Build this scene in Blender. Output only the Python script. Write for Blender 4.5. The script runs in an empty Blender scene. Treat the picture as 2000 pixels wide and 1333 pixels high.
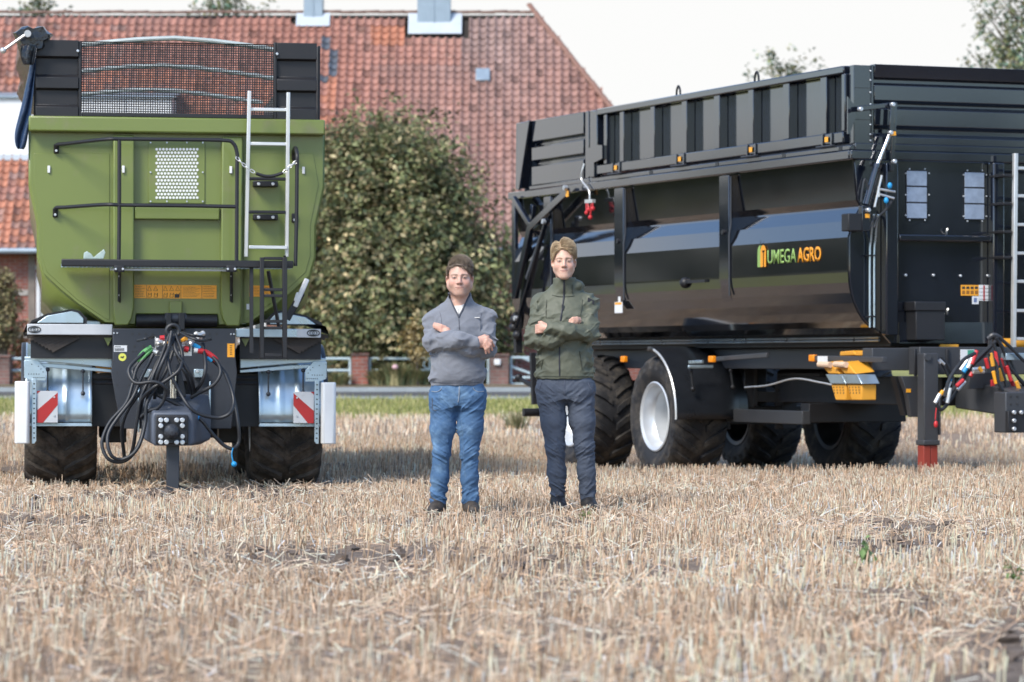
import bpy, math, random
import numpy as np
from mathutils import Vector, Matrix

R = math.radians
random.seed(7)
rng = np.random.default_rng(7)
scene = bpy.context.scene
COL = scene.collection

# ------------------------------------------------------------------ camera
F, CX, HY, CAM_H = 6600.0, 1000.0, 710.0, 1.04      # focal length in photo pixels, horizon row, eye height
cam_data = bpy.data.cameras.new('camera')
cam = bpy.data.objects.new('camera', cam_data)
COL.objects.link(cam)
cam.location = (0, 0, CAM_H)
cam.rotation_euler = (R(90), 0, 0)
cam_data.sensor_width = 36.0
cam_data.lens = 36.0 * F / 2000.0
cam_data.shift_y = (HY - 666.5) / 2000.0
cam_data.clip_start = 0.5
cam_data.clip_end = 3000
cam_data.dof.use_dof = True
cam_data.dof.focus_distance = 23.6
cam_data.dof.aperture_fstop = 3.9
scene.camera = cam

# ------------------------------------------------------------------ sky and sun
SUN_EL, SUN_AZ = 44.0, 38.0        # sun stands behind the camera, to the left
world = bpy.data.worlds.new('World')
scene.world = world
world.use_nodes = True
nt = world.node_tree
nt.nodes.clear()
N = nt.nodes.new
w_out = N('ShaderNodeOutputWorld'); w_bg = N('ShaderNodeBackground')
sky = N('ShaderNodeTexSky'); sky.sky_type = 'NISHITA'; sky.sun_disc = False
sky.sun_elevation = R(SUN_EL); sky.sun_rotation = R(180 + SUN_AZ)
sky.air_density = 1.0; sky.dust_density = 0.6; sky.ozone_density = 3.0
tc = N('ShaderNodeTexCoord'); sep = N('ShaderNodeSeparateXYZ')
nt.links.new(tc.outputs['Generated'], sep.inputs[0])
mp = N('ShaderNodeMapping'); mp.inputs['Scale'].default_value = (1, 1, 2.6)
nt.links.new(tc.outputs['Generated'], mp.inputs[0])
cl = N('ShaderNodeTexNoise'); cl.inputs['Scale'].default_value = 2.6; cl.inputs['Detail'].default_value = 7
cl.inputs['Roughness'].default_value = 0.55
nt.links.new(mp.outputs[0], cl.inputs['Vector'])
band = N('ShaderNodeMapRange'); band.interpolation_type = 'SMOOTHSTEP'   # haze bank: full at the horizon, gone overhead
band.inputs[1].default_value = 0.10; band.inputs[2].default_value = 0.40
band.inputs[3].default_value = 0.62; band.inputs[4].default_value = 0.0
nt.links.new(sep.outputs['Z'], band.inputs[0])
front = N('ShaderNodeMapRange'); front.interpolation_type = 'SMOOTHSTEP'   # the cloud bank stands in the half of the sky beyond the house; behind the camera it breaks up
front.inputs[1].default_value = 0.45; front.inputs[2].default_value = 0.93; front.inputs[3].default_value = 0.12; front.inputs[4].default_value = 1.0
nt.links.new(sep.outputs['Y'], front.inputs[0])
bm_ = N('ShaderNodeMath'); bm_.operation = 'MULTIPLY'; nt.links.new(band.outputs[0], bm_.inputs[0]); nt.links.new(front.outputs[0], bm_.inputs[1])
ad = N('ShaderNodeMath'); ad.operation = 'ADD'
nt.links.new(cl.outputs['Fac'], ad.inputs[0]); nt.links.new(bm_.outputs[0], ad.inputs[1])
cov = N('ShaderNodeMapRange'); cov.interpolation_type = 'SMOOTHSTEP'
cov.inputs[1].default_value = 0.60; cov.inputs[2].default_value = 0.86
nt.links.new(ad.outputs[0], cov.inputs[0])
mixw = N('ShaderNodeMix'); mixw.data_type = 'RGBA'
nt.links.new(cov.outputs[0], mixw.inputs['Factor'])
nt.links.new(sky.outputs[0], mixw.inputs[6])
mixw.inputs[7].default_value = (3.45, 3.45, 3.42, 1)
nt.links.new(mixw.outputs[2], w_bg.inputs[0])
w_bg.inputs[1].default_value = 0.15
nt.links.new(w_bg.outputs[0], w_out.inputs[0])

sun_data = bpy.data.lights.new('sun', 'SUN')
sun = bpy.data.objects.new('sun', sun_data)
COL.objects.link(sun)
sun_data.energy = 2.3
sun_data.angle = R(20)
sun_data.color = (1.0, 0.93, 0.82)
_sv = Vector((-math.sin(R(SUN_AZ)) * math.cos(R(SUN_EL)), -math.cos(R(SUN_AZ)) * math.cos(R(SUN_EL)), math.sin(R(SUN_EL))))
sun.rotation_euler = (-_sv).to_track_quat('-Z', 'Y').to_euler()
sun.location = _sv * 60

vs = scene.view_settings
vs.view_transform = 'Standard'; vs.look = 'None'; vs.exposure = 0.92; vs.gamma = 1.0
scene.cycles.use_denoising = True
scene.cycles.max_bounces = 6
scene.cycles.caustics_reflective = False; scene.cycles.caustics_refractive = False
scene.render.film_transparent = False

# ------------------------------------------------------------------ helpers
def at(px, py, d):
    """world point seen at photo pixel (px, py), d metres in front of the camera"""
    return Vector(((px - CX) * d / F, d, CAM_H + (HY - py) * d / F))

def lerp(a, b, t): return a + (b - a) * t
def sstep(a, b, x):
    t = np.clip((np.asarray(x, float) - a) / (b - a), 0, 1); return t * t * (3 - 2 * t)

class MB:
    """collects faces; build() links them as one mesh object"""
    def __init__(s): s.v = []; s.f = []
    def add(s, vs, fs):
        o = len(s.v); s.v += [tuple(p) for p in vs]; s.f += [tuple(i + o for i in f) for f in fs]; return s
    def box(s, x0, x1, y0, y1, z0, z1):
        return s.add([(x0,y0,z0),(x1,y0,z0),(x1,y1,z0),(x0,y1,z0),(x0,y0,z1),(x1,y0,z1),(x1,y1,z1),(x0,y1,z1)],
                     [(0,3,2,1),(4,5,6,7),(0,1,5,4),(1,2,6,5),(2,3,7,6),(3,0,4,7)])
    def prism(s, poly, vec):
        n = len(poly); a = [Vector(p) for p in poly]; w = Vector(vec)
        nr = Vector((0,0,0))
        for i in range(n): nr += a[i].cross(a[(i+1) % n])
        if nr.dot(w) > 0: a.reverse()
        b = [p + w for p in a]
        return s.add(a + b, [tuple(range(n)), tuple(range(2*n-1, n-1, -1))] + [(i, i+n, (i+1) % n + n, (i+1) % n) for i in range(n)])
    def bar(s, p0, p1, w, h, up=(0,0,1)):
        p0, p1 = Vector(p0), Vector(p1); t = (p1-p0).normalized(); up = Vector(up)
        x = t.cross(up)
        if x.length < 1e-4: x = t.cross(Vector((0,1,0)))
        x.normalize(); y = x.cross(t).normalized(); x *= w/2; y *= h/2
        return s.prism([p0-x-y, p0+x-y, p0+x+y, p0-x+y], p1-p0)
    def tube(s, path, r, n=8, closed=False, cap=True):
        P = [Vector(p) for p in path]; m = len(P)
        rr = r if hasattr(r, '__len__') else [r]*m
        T = []
        for i in range(m):
            if closed: t = P[(i+1) % m] - P[i-1]
            else: t = P[min(i+1, m-1)] - P[max(i-1, 0)]
            T.append(t.normalized() if t.length > 1e-9 else Vector((0,0,1)))
        ref = Vector((0,0,1)) if abs(T[0].z) < .9 else Vector((1,0,0))
        x = T[0].cross(ref).normalized(); vs = []
        for i in range(m):
            x = (x - T[i]*x.dot(T[i])).normalized(); y = T[i].cross(x)
            for k in range(n):
                a = 2*math.pi*k/n; vs.append(P[i] + (x*math.cos(a) + y*math.sin(a))*rr[i])
        fs = []
        for i in range(m if closed else m-1):
            j = (i+1) % m
            for k in range(n):
                l = (k+1) % n; fs.append((i*n+k, i*n+l, j*n+l, j*n+k))
        if cap and not closed:
            fs.append(tuple(range(n-1, -1, -1))); fs.append(tuple((m-1)*n + k for k in range(n)))
        return s.add(vs, fs)
    def cyl(s, p0, p1, r, n=16, r1=None): return s.tube([p0, p1], [r, r if r1 is None else r1], n)
    def lathe(s, prof, o, ax, n=32, cap=False):
        """prof: (radius, along) pairs around axis ax from o"""
        o = Vector(o); t = Vector(ax).normalized()
        x = t.cross(Vector((0,0,1)) if abs(t.z) < .9 else Vector((1,0,0))).normalized(); y = t.cross(x)
        vs = [o + t*a + (x*math.cos(2*math.pi*k/n) + y*math.sin(2*math.pi*k/n))*r for r, a in prof for k in range(n)]
        fs = [(i*n+k, i*n+(k+1) % n, (i+1)*n+(k+1) % n, (i+1)*n+k) for i in range(len(prof)-1) for k in range(n)]
        if cap: fs.append(tuple(range(n-1,-1,-1))); fs.append(tuple((len(prof)-1)*n+k for k in range(n)))
        return s.add(vs, fs)
    def ball(s, c, r, nu=12, nv=8):
        rx, ry, rz = r if hasattr(r, '__len__') else (r, r, r); c = Vector(c); vs = []; fs = []
        for j in range(nv+1):
            b = -math.pi/2 + math.pi*j/nv
            for i in range(nu):
                a = 2*math.pi*i/nu
                vs.append(c + Vector((rx*math.cos(b)*math.cos(a), ry*math.cos(b)*math.sin(a), rz*math.sin(b))))
        for j in range(nv):
            for i in range(nu): fs.append((j*nu+i, j*nu+(i+1) % nu, (j+1)*nu+(i+1) % nu, (j+1)*nu+i))
        return s.add(vs, fs)
    def build(s, name, mat, parent=None, smooth=35, bevel=0.0, seg=2):
        me = bpy.data.meshes.new(name)
        me.from_pydata(s.v, [], s.f); me.validate(verbose=False)
        return link(name, me, mat, parent, smooth, bevel, seg)

def link(name, me, mat, parent=None, smooth=35, bevel=0.0, seg=2):
    if mat is not None and not me.materials: me.materials.append(mat)
    if smooth and len(me.polygons):
        me.polygons.foreach_set('use_smooth', [True]*len(me.polygons))
        if smooth < 180: me.set_sharp_from_angle(angle=R(smooth))
    o = bpy.data.objects.new(name, me); COL.objects.link(o)
    if parent is not None: o.parent = parent
    if bevel:
        m = o.modifiers.new('bevel', 'BEVEL'); m.width = bevel; m.segments = seg; m.limit_method = 'ANGLE'; m.angle_limit = R(40)
        m.harden_normals = False
    return o

def np_mesh(name, verts, faces, attrs=None):
    """verts (n,3), faces (m,k) arrays -> mesh; attrs: dict of face-corner-free point colours (n,4)"""
    me = bpy.data.meshes.new(name); n, m, k = len(verts), len(faces), faces.shape[1]
    me.vertices.add(n); me.vertices.foreach_set('co', np.ascontiguousarray(verts, np.float32).ravel())
    me.loops.add(m*k); me.loops.foreach_set('vertex_index', np.ascontiguousarray(faces, np.int32).ravel())
    me.polygons.add(m); me.polygons.foreach_set('loop_start', np.arange(0, m*k, k, dtype=np.int32))
    me.update(calc_edges=True)
    for an, arr in (attrs or {}).items():
        a = me.color_attributes.new(an, 'FLOAT_COLOR', 'POINT')
        a.data.foreach_set('color', np.ascontiguousarray(arr, np.float32).ravel())
    return me

def tag(o, label=None, cat=None, group=None, kind=None):
    if label: o['label'] = label
    if cat: o['category'] = cat
    if group: o['group'] = group
    if kind: o['kind'] = kind
    return o
def empty(name, loc=(0,0,0), rz=0.0, rot=None):
    o = bpy.data.objects.new(name, None); COL.objects.link(o); o.empty_display_size = .2
    o.location = loc; o.rotation_euler = rot if rot else (0, 0, rz); return o

# ---- materials
def mat(name, col, rough=0.5, metal=0.0, var=0.12, vscale=6.0, bump=0.0, bscale=60.0, dirt=None, dscale=4.0, damt=0.5,
        spec=0.5, coat=0.0, attr=None, rvar=0.12, sss=0.0, trans=0.0, sheen=0.0):
    m = bpy.data.materials.new(name); m.use_nodes = True; t = m.node_tree; L = t.links.new; n = t.nodes.new
    b = t.nodes['Principled BSDF']; c = n('ShaderNodeTexCoord')
    b.inputs['Metallic'].default_value = metal; b.inputs['Specular IOR Level'].default_value = spec
    b.inputs['Coat Weight'].default_value = coat; b.inputs['Coat Roughness'].default_value = 0.08
    if sss: b.inputs['Subsurface Weight'].default_value = sss; b.inputs['Subsurface Radius'].default_value = (.012,.005,.003); b.inputs['Subsurface Scale'].default_value = 1
    if sheen: b.inputs['Sheen Weight'].default_value = sheen; b.inputs['Sheen Roughness'].default_value = .5
    nz = n('ShaderNodeTexNoise'); nz.inputs['Scale'].default_value = vscale; nz.inputs['Detail'].default_value = 6; nz.inputs['Roughness'].default_value = .6
    L(c.outputs['Object'], nz.inputs['Vector'])
    mr = n('ShaderNodeMapRange'); mr.inputs[1].default_value = .25; mr.inputs[2].default_value = .75
    mr.inputs[3].default_value = 1-var; mr.inputs[4].default_value = 1+var; L(nz.outputs['Fac'], mr.inputs[0])
    vm = n('ShaderNodeVectorMath'); vm.operation = 'SCALE'; L(mr.outputs[0], vm.inputs['Scale'])
    if attr:
        ca = n('ShaderNodeVertexColor'); ca.layer_name = attr; L(ca.outputs['Color'], vm.inputs[0])
    else: vm.inputs[0].default_value = col[:3]
    out = vm.outputs[0]
    if dirt:
        dz = n('ShaderNodeTexNoise'); dz.inputs['Scale'].default_value = dscale; dz.inputs['Detail'].default_value = 9; dz.inputs['Roughness'].default_value = .65
        L(c.outputs['Object'], dz.inputs['Vector'])
        dm = n('ShaderNodeMapRange'); dm.inputs[1].default_value = .62 - damt*.35; dm.inputs[2].default_value = .75; L(dz.outputs['Fac'], dm.inputs[0])
        mx = n('ShaderNodeMix'); mx.data_type = 'RGBA'; L(dm.outputs[0], mx.inputs['Factor']); L(out, mx.inputs[6]); mx.inputs[7].default_value = (*dirt[:3], 1)
        out = mx.outputs[2]
    L(out, b.inputs['Base Color'])
    rr = n('ShaderNodeMapRange'); rr.inputs[1].default_value = .3; rr.inputs[2].default_value = .7
    rr.inputs[3].default_value = max(.02, rough*(1-rvar)); rr.inputs[4].default_value = min(1, rough*(1+rvar)); L(nz.outputs['Fac'], rr.inputs[0]); L(rr.outputs[0], b.inputs['Roughness'])
    if bump:
        bz = n('ShaderNodeTexNoise'); bz.inputs['Scale'].default_value = bscale; bz.inputs['Detail'].default_value = 5; L(c.outputs['Object'], bz.inputs['Vector'])
        bp = n('ShaderNodeBump'); bp.inputs['Strength'].default_value = 1; bp.inputs['Distance'].default_value = bump; L(bz.outputs['Fac'], bp.inputs['Height']); L(bp.outputs[0], b.inputs['Normal'])
    if trans:
        tr = n('ShaderNodeBsdfTranslucent'); L(out, tr.inputs['Color']); ms = n('ShaderNodeMixShader'); ms.inputs[0].default_value = trans
        L(b.outputs[0], ms.inputs[1]); L(tr.outputs[0], ms.inputs[2]); L(ms.outputs[0], t.nodes['Material Output'].inputs['Surface'])
    return m
def srgb(r, g, b):
    f = lambda c: (c/255/12.92) if c <= 10 else ((c/255+.055)/1.055)**2.4
    return (f(r), f(g), f(b))

def catmull(P, k=6):
    P = [Vector(p) for p in P]; Q = [P[0]*2-P[1]] + P + [P[-1]*2-P[-2]]; out = []
    for i in range(1, len(Q)-2):
        for j in range(k):
            t = j/k; a, b, c, d = Q[i-1], Q[i], Q[i+1], Q[i+2]
            out.append(.5*((2*b) + (c-a)*t + (2*a-5*b+4*c-d)*t*t + (3*b-a-3*c+d)*t**3))
    return out + [P[-1]]

# ------------------------------------------------------------------ ground
def vnoise(x, y, s=1.0, seed=0):
    """smooth value noise for arrays"""
    x = np.asarray(x, float)*s + seed*17.3; y = np.asarray(y, float)*s + seed*9.1
    xi = np.floor(x); yi = np.floor(y); fx = x-xi; fy = y-yi; fx = fx*fx*(3-2*fx); fy = fy*fy*(3-2*fy)
    def h(a, b):
        q = np.sin(a*127.1 + b*311.7 + seed*74.7)*43758.5453; return q - np.floor(q)
    return (h(xi,yi)*(1-fx)+h(xi+1,yi)*fx)*(1-fy) + (h(xi,yi+1)*(1-fx)+h(xi+1,yi+1)*fx)*fy
def fnoise(x, y, s=1.0, o=4, seed=0):
    return sum(vnoise(x, y, s*2**k, seed+k)/2**k for k in range(o))/sum(1/2**k for k in range(o))

_gy = [-80, 42, 58, 68, 70, 75, 78, 85, 140, 900]
_gz = [0, 0, .144, .267, .30, .40, .50, .525, .6, 1.5]
def patch(x, y):
    """0..1: bare, churned soil"""
    x = np.asarray(x, float); y = np.asarray(y, float)
    n = fnoise(x, y*.45, .9, 4, 3)
    p = .8*sstep(.60, .69, n)
    p = np.maximum(p, .95*np.exp(-(((x+2.3)/1.1)**2 + ((y-27.6)/.55)**2)))
    p = np.maximum(p, .8*np.exp(-(((x+2.9)/2.6)**2 + ((y-26.3)/.5)**2)) * sstep(.30,.48,fnoise(x,y,1.3,3,8)))
    p = np.maximum(p, .9*np.exp(-(((x+3.0)/2.2)**2 + ((y-21.8)/.9)**2)) * sstep(.36,.50,fnoise(x,y,1.1,3,9)))
    p = np.maximum(p, .8*np.exp(-(((x+.9)/1.5)**2 + ((y-18.0)/.9)**2)) * sstep(.36,.50,fnoise(x,y,1.2,3,12)))
    p = np.maximum(p, .6*np.exp(-(((x-1.0)/1.6)**2 + ((y-17.0)/.8)**2)) * sstep(.40,.52,fnoise(x,y,1.2,3,15)))
    return np.clip(p, 0, 1) * (1-sstep(34, 40, y))
def ground_z(x, y):
    x = np.asarray(x, float); y = np.asarray(y, float)
    z = np.interp(y, _gy, _gz)
    z = z - .26*sstep(31, 37.5, y)*(1-sstep(41, 52, y))*sstep(-.8, 1.4, x)
    z = z + .05*(fnoise(x, y, .25, 2, 1)-.5)*sstep(6, 12, y)*(1-sstep(19, 22, y))
    near = (1-sstep(36, 50, y))*(1-.9*np.exp(-((x-.05)/1.3)**4 - ((y-23.3)/1.2)**4))
    p = patch(x, y)
    z = z + near*(.04*(fnoise(x, y, 1.6, 3, 5)-.5) + p*(.07*(fnoise(x, y, 3.5, 4, 6)-.42)))
    z = z + .05*np.exp(-(((x+2.5)/.45)**2 + ((y-27.8)/.25)**2))*(.2+fnoise(x, y, 5, 3, 4)) - .035*np.exp(-((x+2.75)/1.7)**4 - ((y-28.5)/2.2)**4)
    return z

_r = np.concatenate([np.linspace(-80, 6, 12), np.linspace(6.4, 12, 50), np.linspace(12.08, 46, 420), np.linspace(46.5, 100, 80), np.geomspace(105, 900, 20)])
_s = np.linspace(-1, 1, 230)
_S, _Y = np.meshgrid(_s, _r)
_X = _S*(2.2 + .19*np.maximum(_Y, 6)) ; 
_outer = np.concatenate([np.array([-900, -400, -200, -90, -50, -34])]), np.array([34, 50, 90, 200, 400, 900])
_X = np.concatenate([np.repeat(_outer[0][None], len(_r), 0) + np.minimum(_X[:, :1]+20, 0), _X, np.repeat(_outer[1][None], len(_r), 0) + np.maximum(_X[:, -1:]-20, 0)], 1)
_Y = np.repeat(_r[:, None], _X.shape[1], 1)
_Z = ground_z(_X, _Y)
_nr, _nc = _X.shape
_idx = np.arange(_nr*_nc).reshape(_nr, _nc)
_faces = np.stack([_idx[:-1,:-1], _idx[:-1,1:], _idx[1:,1:], _idx[1:,:-1]], -1).reshape(-1, 4)
_p = patch(_X, _Y)
_mask = np.stack([_p, sstep(54.5, 57, _Y + 1.2*(fnoise(_X, _Y, .8, 2, 2)-.5)), np.zeros_like(_p), np.ones_like(_p)], -1).reshape(-1, 4)
field_me = np_mesh('field', np.stack([_X, _Y, _Z], -1).reshape(-1, 3), _faces, {'mask': _mask})

def field_material():
    m = bpy.data.materials.new('field_soil'); m.use_nodes = True; t = m.node_tree; L = t.links.new; n = t.nodes.new
    b = t.nodes['Principled BSDF']; g = n('ShaderNodeTexCoord'); b.inputs['Roughness'].default_value = .95; b.inputs['Specular IOR Level'].default_value = .2
    va = n('ShaderNodeVertexColor'); va.layer_name = 'mask'; sp = n('ShaderNodeSeparateColor'); L(va.outputs[0], sp.inputs[0])
    def noise(sc, det=6):
        z = n('ShaderNodeTexNoise'); z.inputs['Scale'].default_value = sc; z.inputs['Detail'].default_value = det; z.inputs['Roughness'].default_value = .65
        L(g.outputs['Object'], z.inputs['Vector']); return z.outputs['Fac']
    def ramp(fac, c0, c1, a=.35, d=.65):
        r = n('ShaderNodeValToRGB'); r.color_ramp.elements[0].position = a; r.color_ramp.elements[1].position = d
        r.color_ramp.elements[0].color = (*c0, 1); r.color_ramp.elements[1].color = (*c1, 1); L(fac, r.inputs[0]); return r.outputs[0]
    def mix(f, a, c):
        x = n('ShaderNodeMix'); x.data_type = 'RGBA'
        if isinstance(f, float): x.inputs['Factor'].default_value = f
        else: L(f, x.inputs['Factor'])
        L(a, x.inputs[6]); L(c, x.inputs[7]); return x.outputs[2]
    soil = ramp(noise(9), (.10, .08, .066), (.22, .18, .15))
    straw = ramp(noise(34, 8), (.12, .09, .066), (.40, .30, .22), .38, .6)
    f1 = mix(sp.outputs[0], straw, soil)
    grass = ramp(noise(2.2), (.16, .18, .05), (.38, .35, .13), .3, .7)
    L(mix(sp.outputs[1], f1, grass), b.inputs['Base Color'])
    bp = n('ShaderNodeBump'); bp.inputs['Distance'].default_value = .03; L(noise(22, 8), bp.inputs['Height']); L(bp.outputs[0], b.inputs['Normal'])
    return m
field = tag(link('field', field_me, field_material(), smooth=180), 'harvested cereal field of brown soil and straw', None, None, 'structure')

# road with kerb, and the footway behind it
def strip(name, y0, y1, dz, m, thick=0.0, x0=-60, x1=60, n=60, rows=4):
    ys = np.linspace(y0, y1, rows+1); xs = np.linspace(x0, x1, n+1); X, Y = np.meshgrid(xs, ys)
    Z = np.interp(Y, _gy, _gz) + dz
    mb = MB(); I = lambda i, j: i*(n+1)+j
    v = [(X[i,j], Y[i,j], Z[i,j]) for i in range(rows+1) for j in range(n+1)]
    f = [(I(i,j), I(i,j+1), I(i+1,j+1), I(i+1,j)) for i in range(rows) for j in range(n)]
    if thick:
        k = len(v); v += [(X[0,j], Y[0,j], Z[0,j]-thick) for j in range(n+1)]; f += [(k+j, k+j+1, I(0,j+1), I(0,j)) for j in range(n)]
    mb.add(v, f); return tag(mb.build(name, m, smooth=20), kind='structure')
asphalt = mat('asphalt', (.075, .072, .07), .9, var=.25, vscale=2, bump=.004, bscale=80)
pale_stone = mat('kerb_stone', (.30, .33, .34), .8, var=.15, vscale=3, bump=.003)
earth = mat('leafy_verge', (.14, .10, .055), .95, var=.4, vscale=3, bump=.03, bscale=9, dirt=(.10, .11, .03), dscale=1.2)
strip('road', 70.3, 74.6, .02, asphalt)
strip('kerb', 69.9, 70.3, .05, pale_stone, .12)
strip('kerb_far', 74.6, 74.9, .11, pale_stone, .12)
strip('verge', 74.9, 84.9, .06, earth, 0.0, rows=10)
# ------------------------------------------------------------------ farmhouse
EAVE_Y, EAVE_Z, PITCH = 84.5, 3.9, R(50)
SLOPE = 5.4/math.cos(PITCH)
RX, HX, LX = .61, 5.3, -24.5          # ridge end, eave corner, left end
RIDGE_Y, RIDGE_Z = EAVE_Y + 5.4, EAVE_Z + 5.4*math.tan(PITCH)
def roof_at(x, s, up=0.0):
    return Vector((x, EAVE_Y + s*math.cos(PITCH) - up*math.sin(PITCH), EAVE_Z + s*math.sin(PITCH) + up*math.cos(PITCH)))
def roof_hit(px, py):
    """point of the front roof slope seen at a photo pixel: (x, distance up the slope)"""
    k = (HY-py)/F; T = math.tan(PITCH)
    d = (CAM_H - EAVE_Z + T*EAVE_Y)/(T - k)
    return (px-CX)*d/F, (d-EAVE_Y)/math.cos(PITCH)
def brick_mat(name, c1, c2, mortar, sc=1.0, vary=.5):
    m = bpy.data.materials.new(name); m.use_nodes = True; t = m.node_tree; L = t.links.new; n = t.nodes.new
    b = t.nodes['Principled BSDF']; b.inputs['Roughness'].default_value = .9
    c = n('ShaderNodeTexCoord'); s = n('ShaderNodeSeparateXYZ'); L(c.outputs['Object'], s.inputs[0])
    a = n('ShaderNodeMath'); L(s.outputs[0], a.inputs[0]); L(s.outputs[1], a.inputs[1])
    k = n('ShaderNodeCombineXYZ'); L(a.outputs[0], k.inputs[0]); L(s.outputs[2], k.inputs[1])
    br = n('ShaderNodeTexBrick'); L(k.outputs[0], br.inputs['Vector']); br.inputs['Scale'].default_value = 1
    br.inputs['Brick Width'].default_value = .25*sc; br.inputs['Row Height'].default_value = .083*sc; br.inputs['Mortar Size'].default_value = .009*sc
    br.inputs['Color1'].default_value = (*c1, 1); br.inputs['Color2'].default_value = (*c2, 1); br.inputs['Mortar'].default_value = (*mortar, 1); br.inputs['Bias'].default_value = -.1
    z = n('ShaderNodeTexNoise'); z.inputs['Scale'].default_value = 1.6; z.inputs['Detail'].default_value = 7; L(c.outputs['Object'], z.inputs['Vector'])
    mr = n('ShaderNodeMapRange'); mr.inputs[1].default_value = .3; mr.inputs[2].default_value = .7; mr.inputs[3].default_value = 1-vary*.5; mr.inputs[4].default_value = 1+vary*.4; L(z.outputs['Fac'], mr.inputs[0])
    vm = n('ShaderNodeVectorMath'); vm.operation = 'SCALE'; L(br.outputs['Color'], vm.inputs[0]); L(mr.outputs[0], vm.inputs['Scale']); L(vm.outputs[0], b.inputs['Base Color'])
    bp = n('ShaderNodeBump'); bp.inputs['Distance'].default_value = .012; bp.invert = True; L(br.outputs['Fac'], bp.inputs['Height']); L(bp.outputs[0], b.inputs['Normal'])
    return m
red_brick = brick_mat('red_brick', (.34, .11, .078), (.26, .09, .07), (.32, .26, .23))
grey_brick = brick_mat('weathered_brick', (.20, .10, .085), (.15, .09, .08), (.2, .18, .16), vary=.8)
timber = mat('weathered_timber', (.21, .175, .15), .85, var=.3, vscale=5, bump=.006, bscale=30)
pale_timber = mat('pale_timber', (.40, .37, .34), .85, var=.25, vscale=5, bump=.006, bscale=30)
white_paint = mat('white_paint', (.72, .73, .74), .5, var=.06, vscale=2)
window_glass = mat('window_glass', (.06, .085, .10), .06, var=.2, vscale=2)
curtain = mat('net_curtain', (.55, .60, .62), .9, var=.15, vscale=14)
zinc = mat('zinc_sheet', (.30, .37, .43), .45, metal=.35, var=.12, vscale=2.5, rvar=.25)
pale_zinc = mat('pale_flashing', (.50, .55, .60), .5, metal=.2, var=.10, vscale=2)
tile_mat = mat('clay_tile', (.4, .15, .08), .8, var=.22, vscale=7, bump=.006, bscale=40, attr='tc', dirt=(.10, .085, .06), dscale=3.2, damt=.08)
dark_void = mat('dark_underlay', (.03, .025, .022), .9)

house = empty('farmhouse', (-6, 90, .5))
tag(house, 'long red brick farmhouse with big orange pantiled roof behind the fence', 'house')
HM = Matrix.Translation((-6, 90, .5)).inverted()
def hb(mb, name, m, parent=house, **k):
    mb.v = [tuple(HM @ Vector(p)) for p in mb.v]; return mb.build(name, m, parent, **k)
WY0, WY1 = 85.0, 94.8
w = MB(); w.box(LX+.6, HX-.35, WY0, WY1, .2, EAVE_Z+.25); hb(w, 'wall', red_brick)
# left gable strip between wall head and rafters is closed by the roof slabs
rf = MB(); th = .10
A = [roof_at(LX, 0, -.06), roof_at(HX, 0, -.06), roof_at(RX, SLOPE, -.06), roof_at(LX, SLOPE, -.06)]
back = lambda p: Vector((p.x, 2*RIDGE_Y - p.y, p.z))
nrm = Vector((0, math.sin(PITCH), -math.cos(PITCH)))*th
rf.prism(A, nrm)
B = [back(p) for p in A]; rf.prism(B, Vector((0, -nrm.y, nrm.z)))
rf.add([A[1], B[1], A[2]], [(0, 1, 2)])
roof = hb(rf, 'roof', dark_void, smooth=0)

# pantiles
TW, TH_ = .2165, .242
def tile_shape():
    xs = np.linspace(-.02, TW+.006, 8); t = (xs+.02)/TW
    h = .042*np.cos(2*np.pi*(t-.2)) + .018*np.cos(4*np.pi*(t-.2))
    v = []
    for yy, lift in ((-.035, .044), (TH_*.5, .022), (TH_+.03, .0)):
        v += [(x, yy, z+lift+.012) for x, z in zip(xs, h)]
    v += [(x, -.035, z+.044-.035) for x, z in zip(xs, h)]
    k = len(xs); f = []
    for r in range(2): f += [(r*k+i, r*k+i+1, (r+1)*k+i+1, (r+1)*k+i) for i in range(k-1)]
    f += [(3*k+i, 3*k+i+1, i+1, i) for i in range(k-1)]
    return np.array(v), np.array(f)
TV, TF = tile_shape()
RM = np.array([[1,0,0],[0,math.cos(PITCH),-math.sin(PITCH)],[0,math.sin(PITCH),math.cos(PITCH)]])
def tile_colour(px, py, i, j):
    h = lambda k: (math.sin(i*12.9898 + j*78.233 + k*37.7)*43758.5453) % 1.0
    n = float(fnoise(np.array([i*.11]), np.array([j*.09]), 1.0, 3, 21)[0])
    red, grey, olive = np.array((.39, .165, .115)), np.array((.33, .21, .18)), np.array((.31, .20, .135))
    w = np.clip((px-600)/260, 0, 1)*.8
    if px > 1000: w = .72 - .35*np.clip((px-1000)/150, 0, 1)
    c = lerp(red, grey, np.clip(w + (n-.5)*1.1, 0, 1))
    c = lerp(c, olive, np.clip((n-.55)*2.2, 0, .6) if 650 < px < 900 else 0)
    if 735-645+640 < px < 905 and 30 < py < 135: c = lerp(c, red*1.12, .65)
    if 725 < px < 785 and 55 < py < 95: c = np.array((.50, .185, .095))
    if px < 660 and py > 150 and h(4) < .6: c = lerp(c, np.array((.50, .185, .095)), .8)
    if 622 < px < 662 and 80 < py < 176 and (px-622)/40*1.2 + (176-py)/96 < 1.65 and h(5) < .65: c = np.array((.095, .115, .15))
    if px < 240 and h(3) < .25: c = lerp(c, grey*.8, .7)
    c = lerp(c, np.full(3, c.mean()), .16)*(.80 + .22*h(1))*(.8 + .4*float(fnoise(np.array([i*.5]), np.array([j*.06]), 1.0, 3, 25)[0]))
    if h(2) < .05: c = c*.6
    return np.clip(c, .02, .62)
flash_zones = [(roof_hit(577, 55), roof_hit(645, 20)), (roof_hit(797, 70), roof_hit(902, 30)), (roof_hit(929, 165), roof_hit(957, 140)), (roof_hit(-120, 305), roof_hit(338, 190))]
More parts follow.
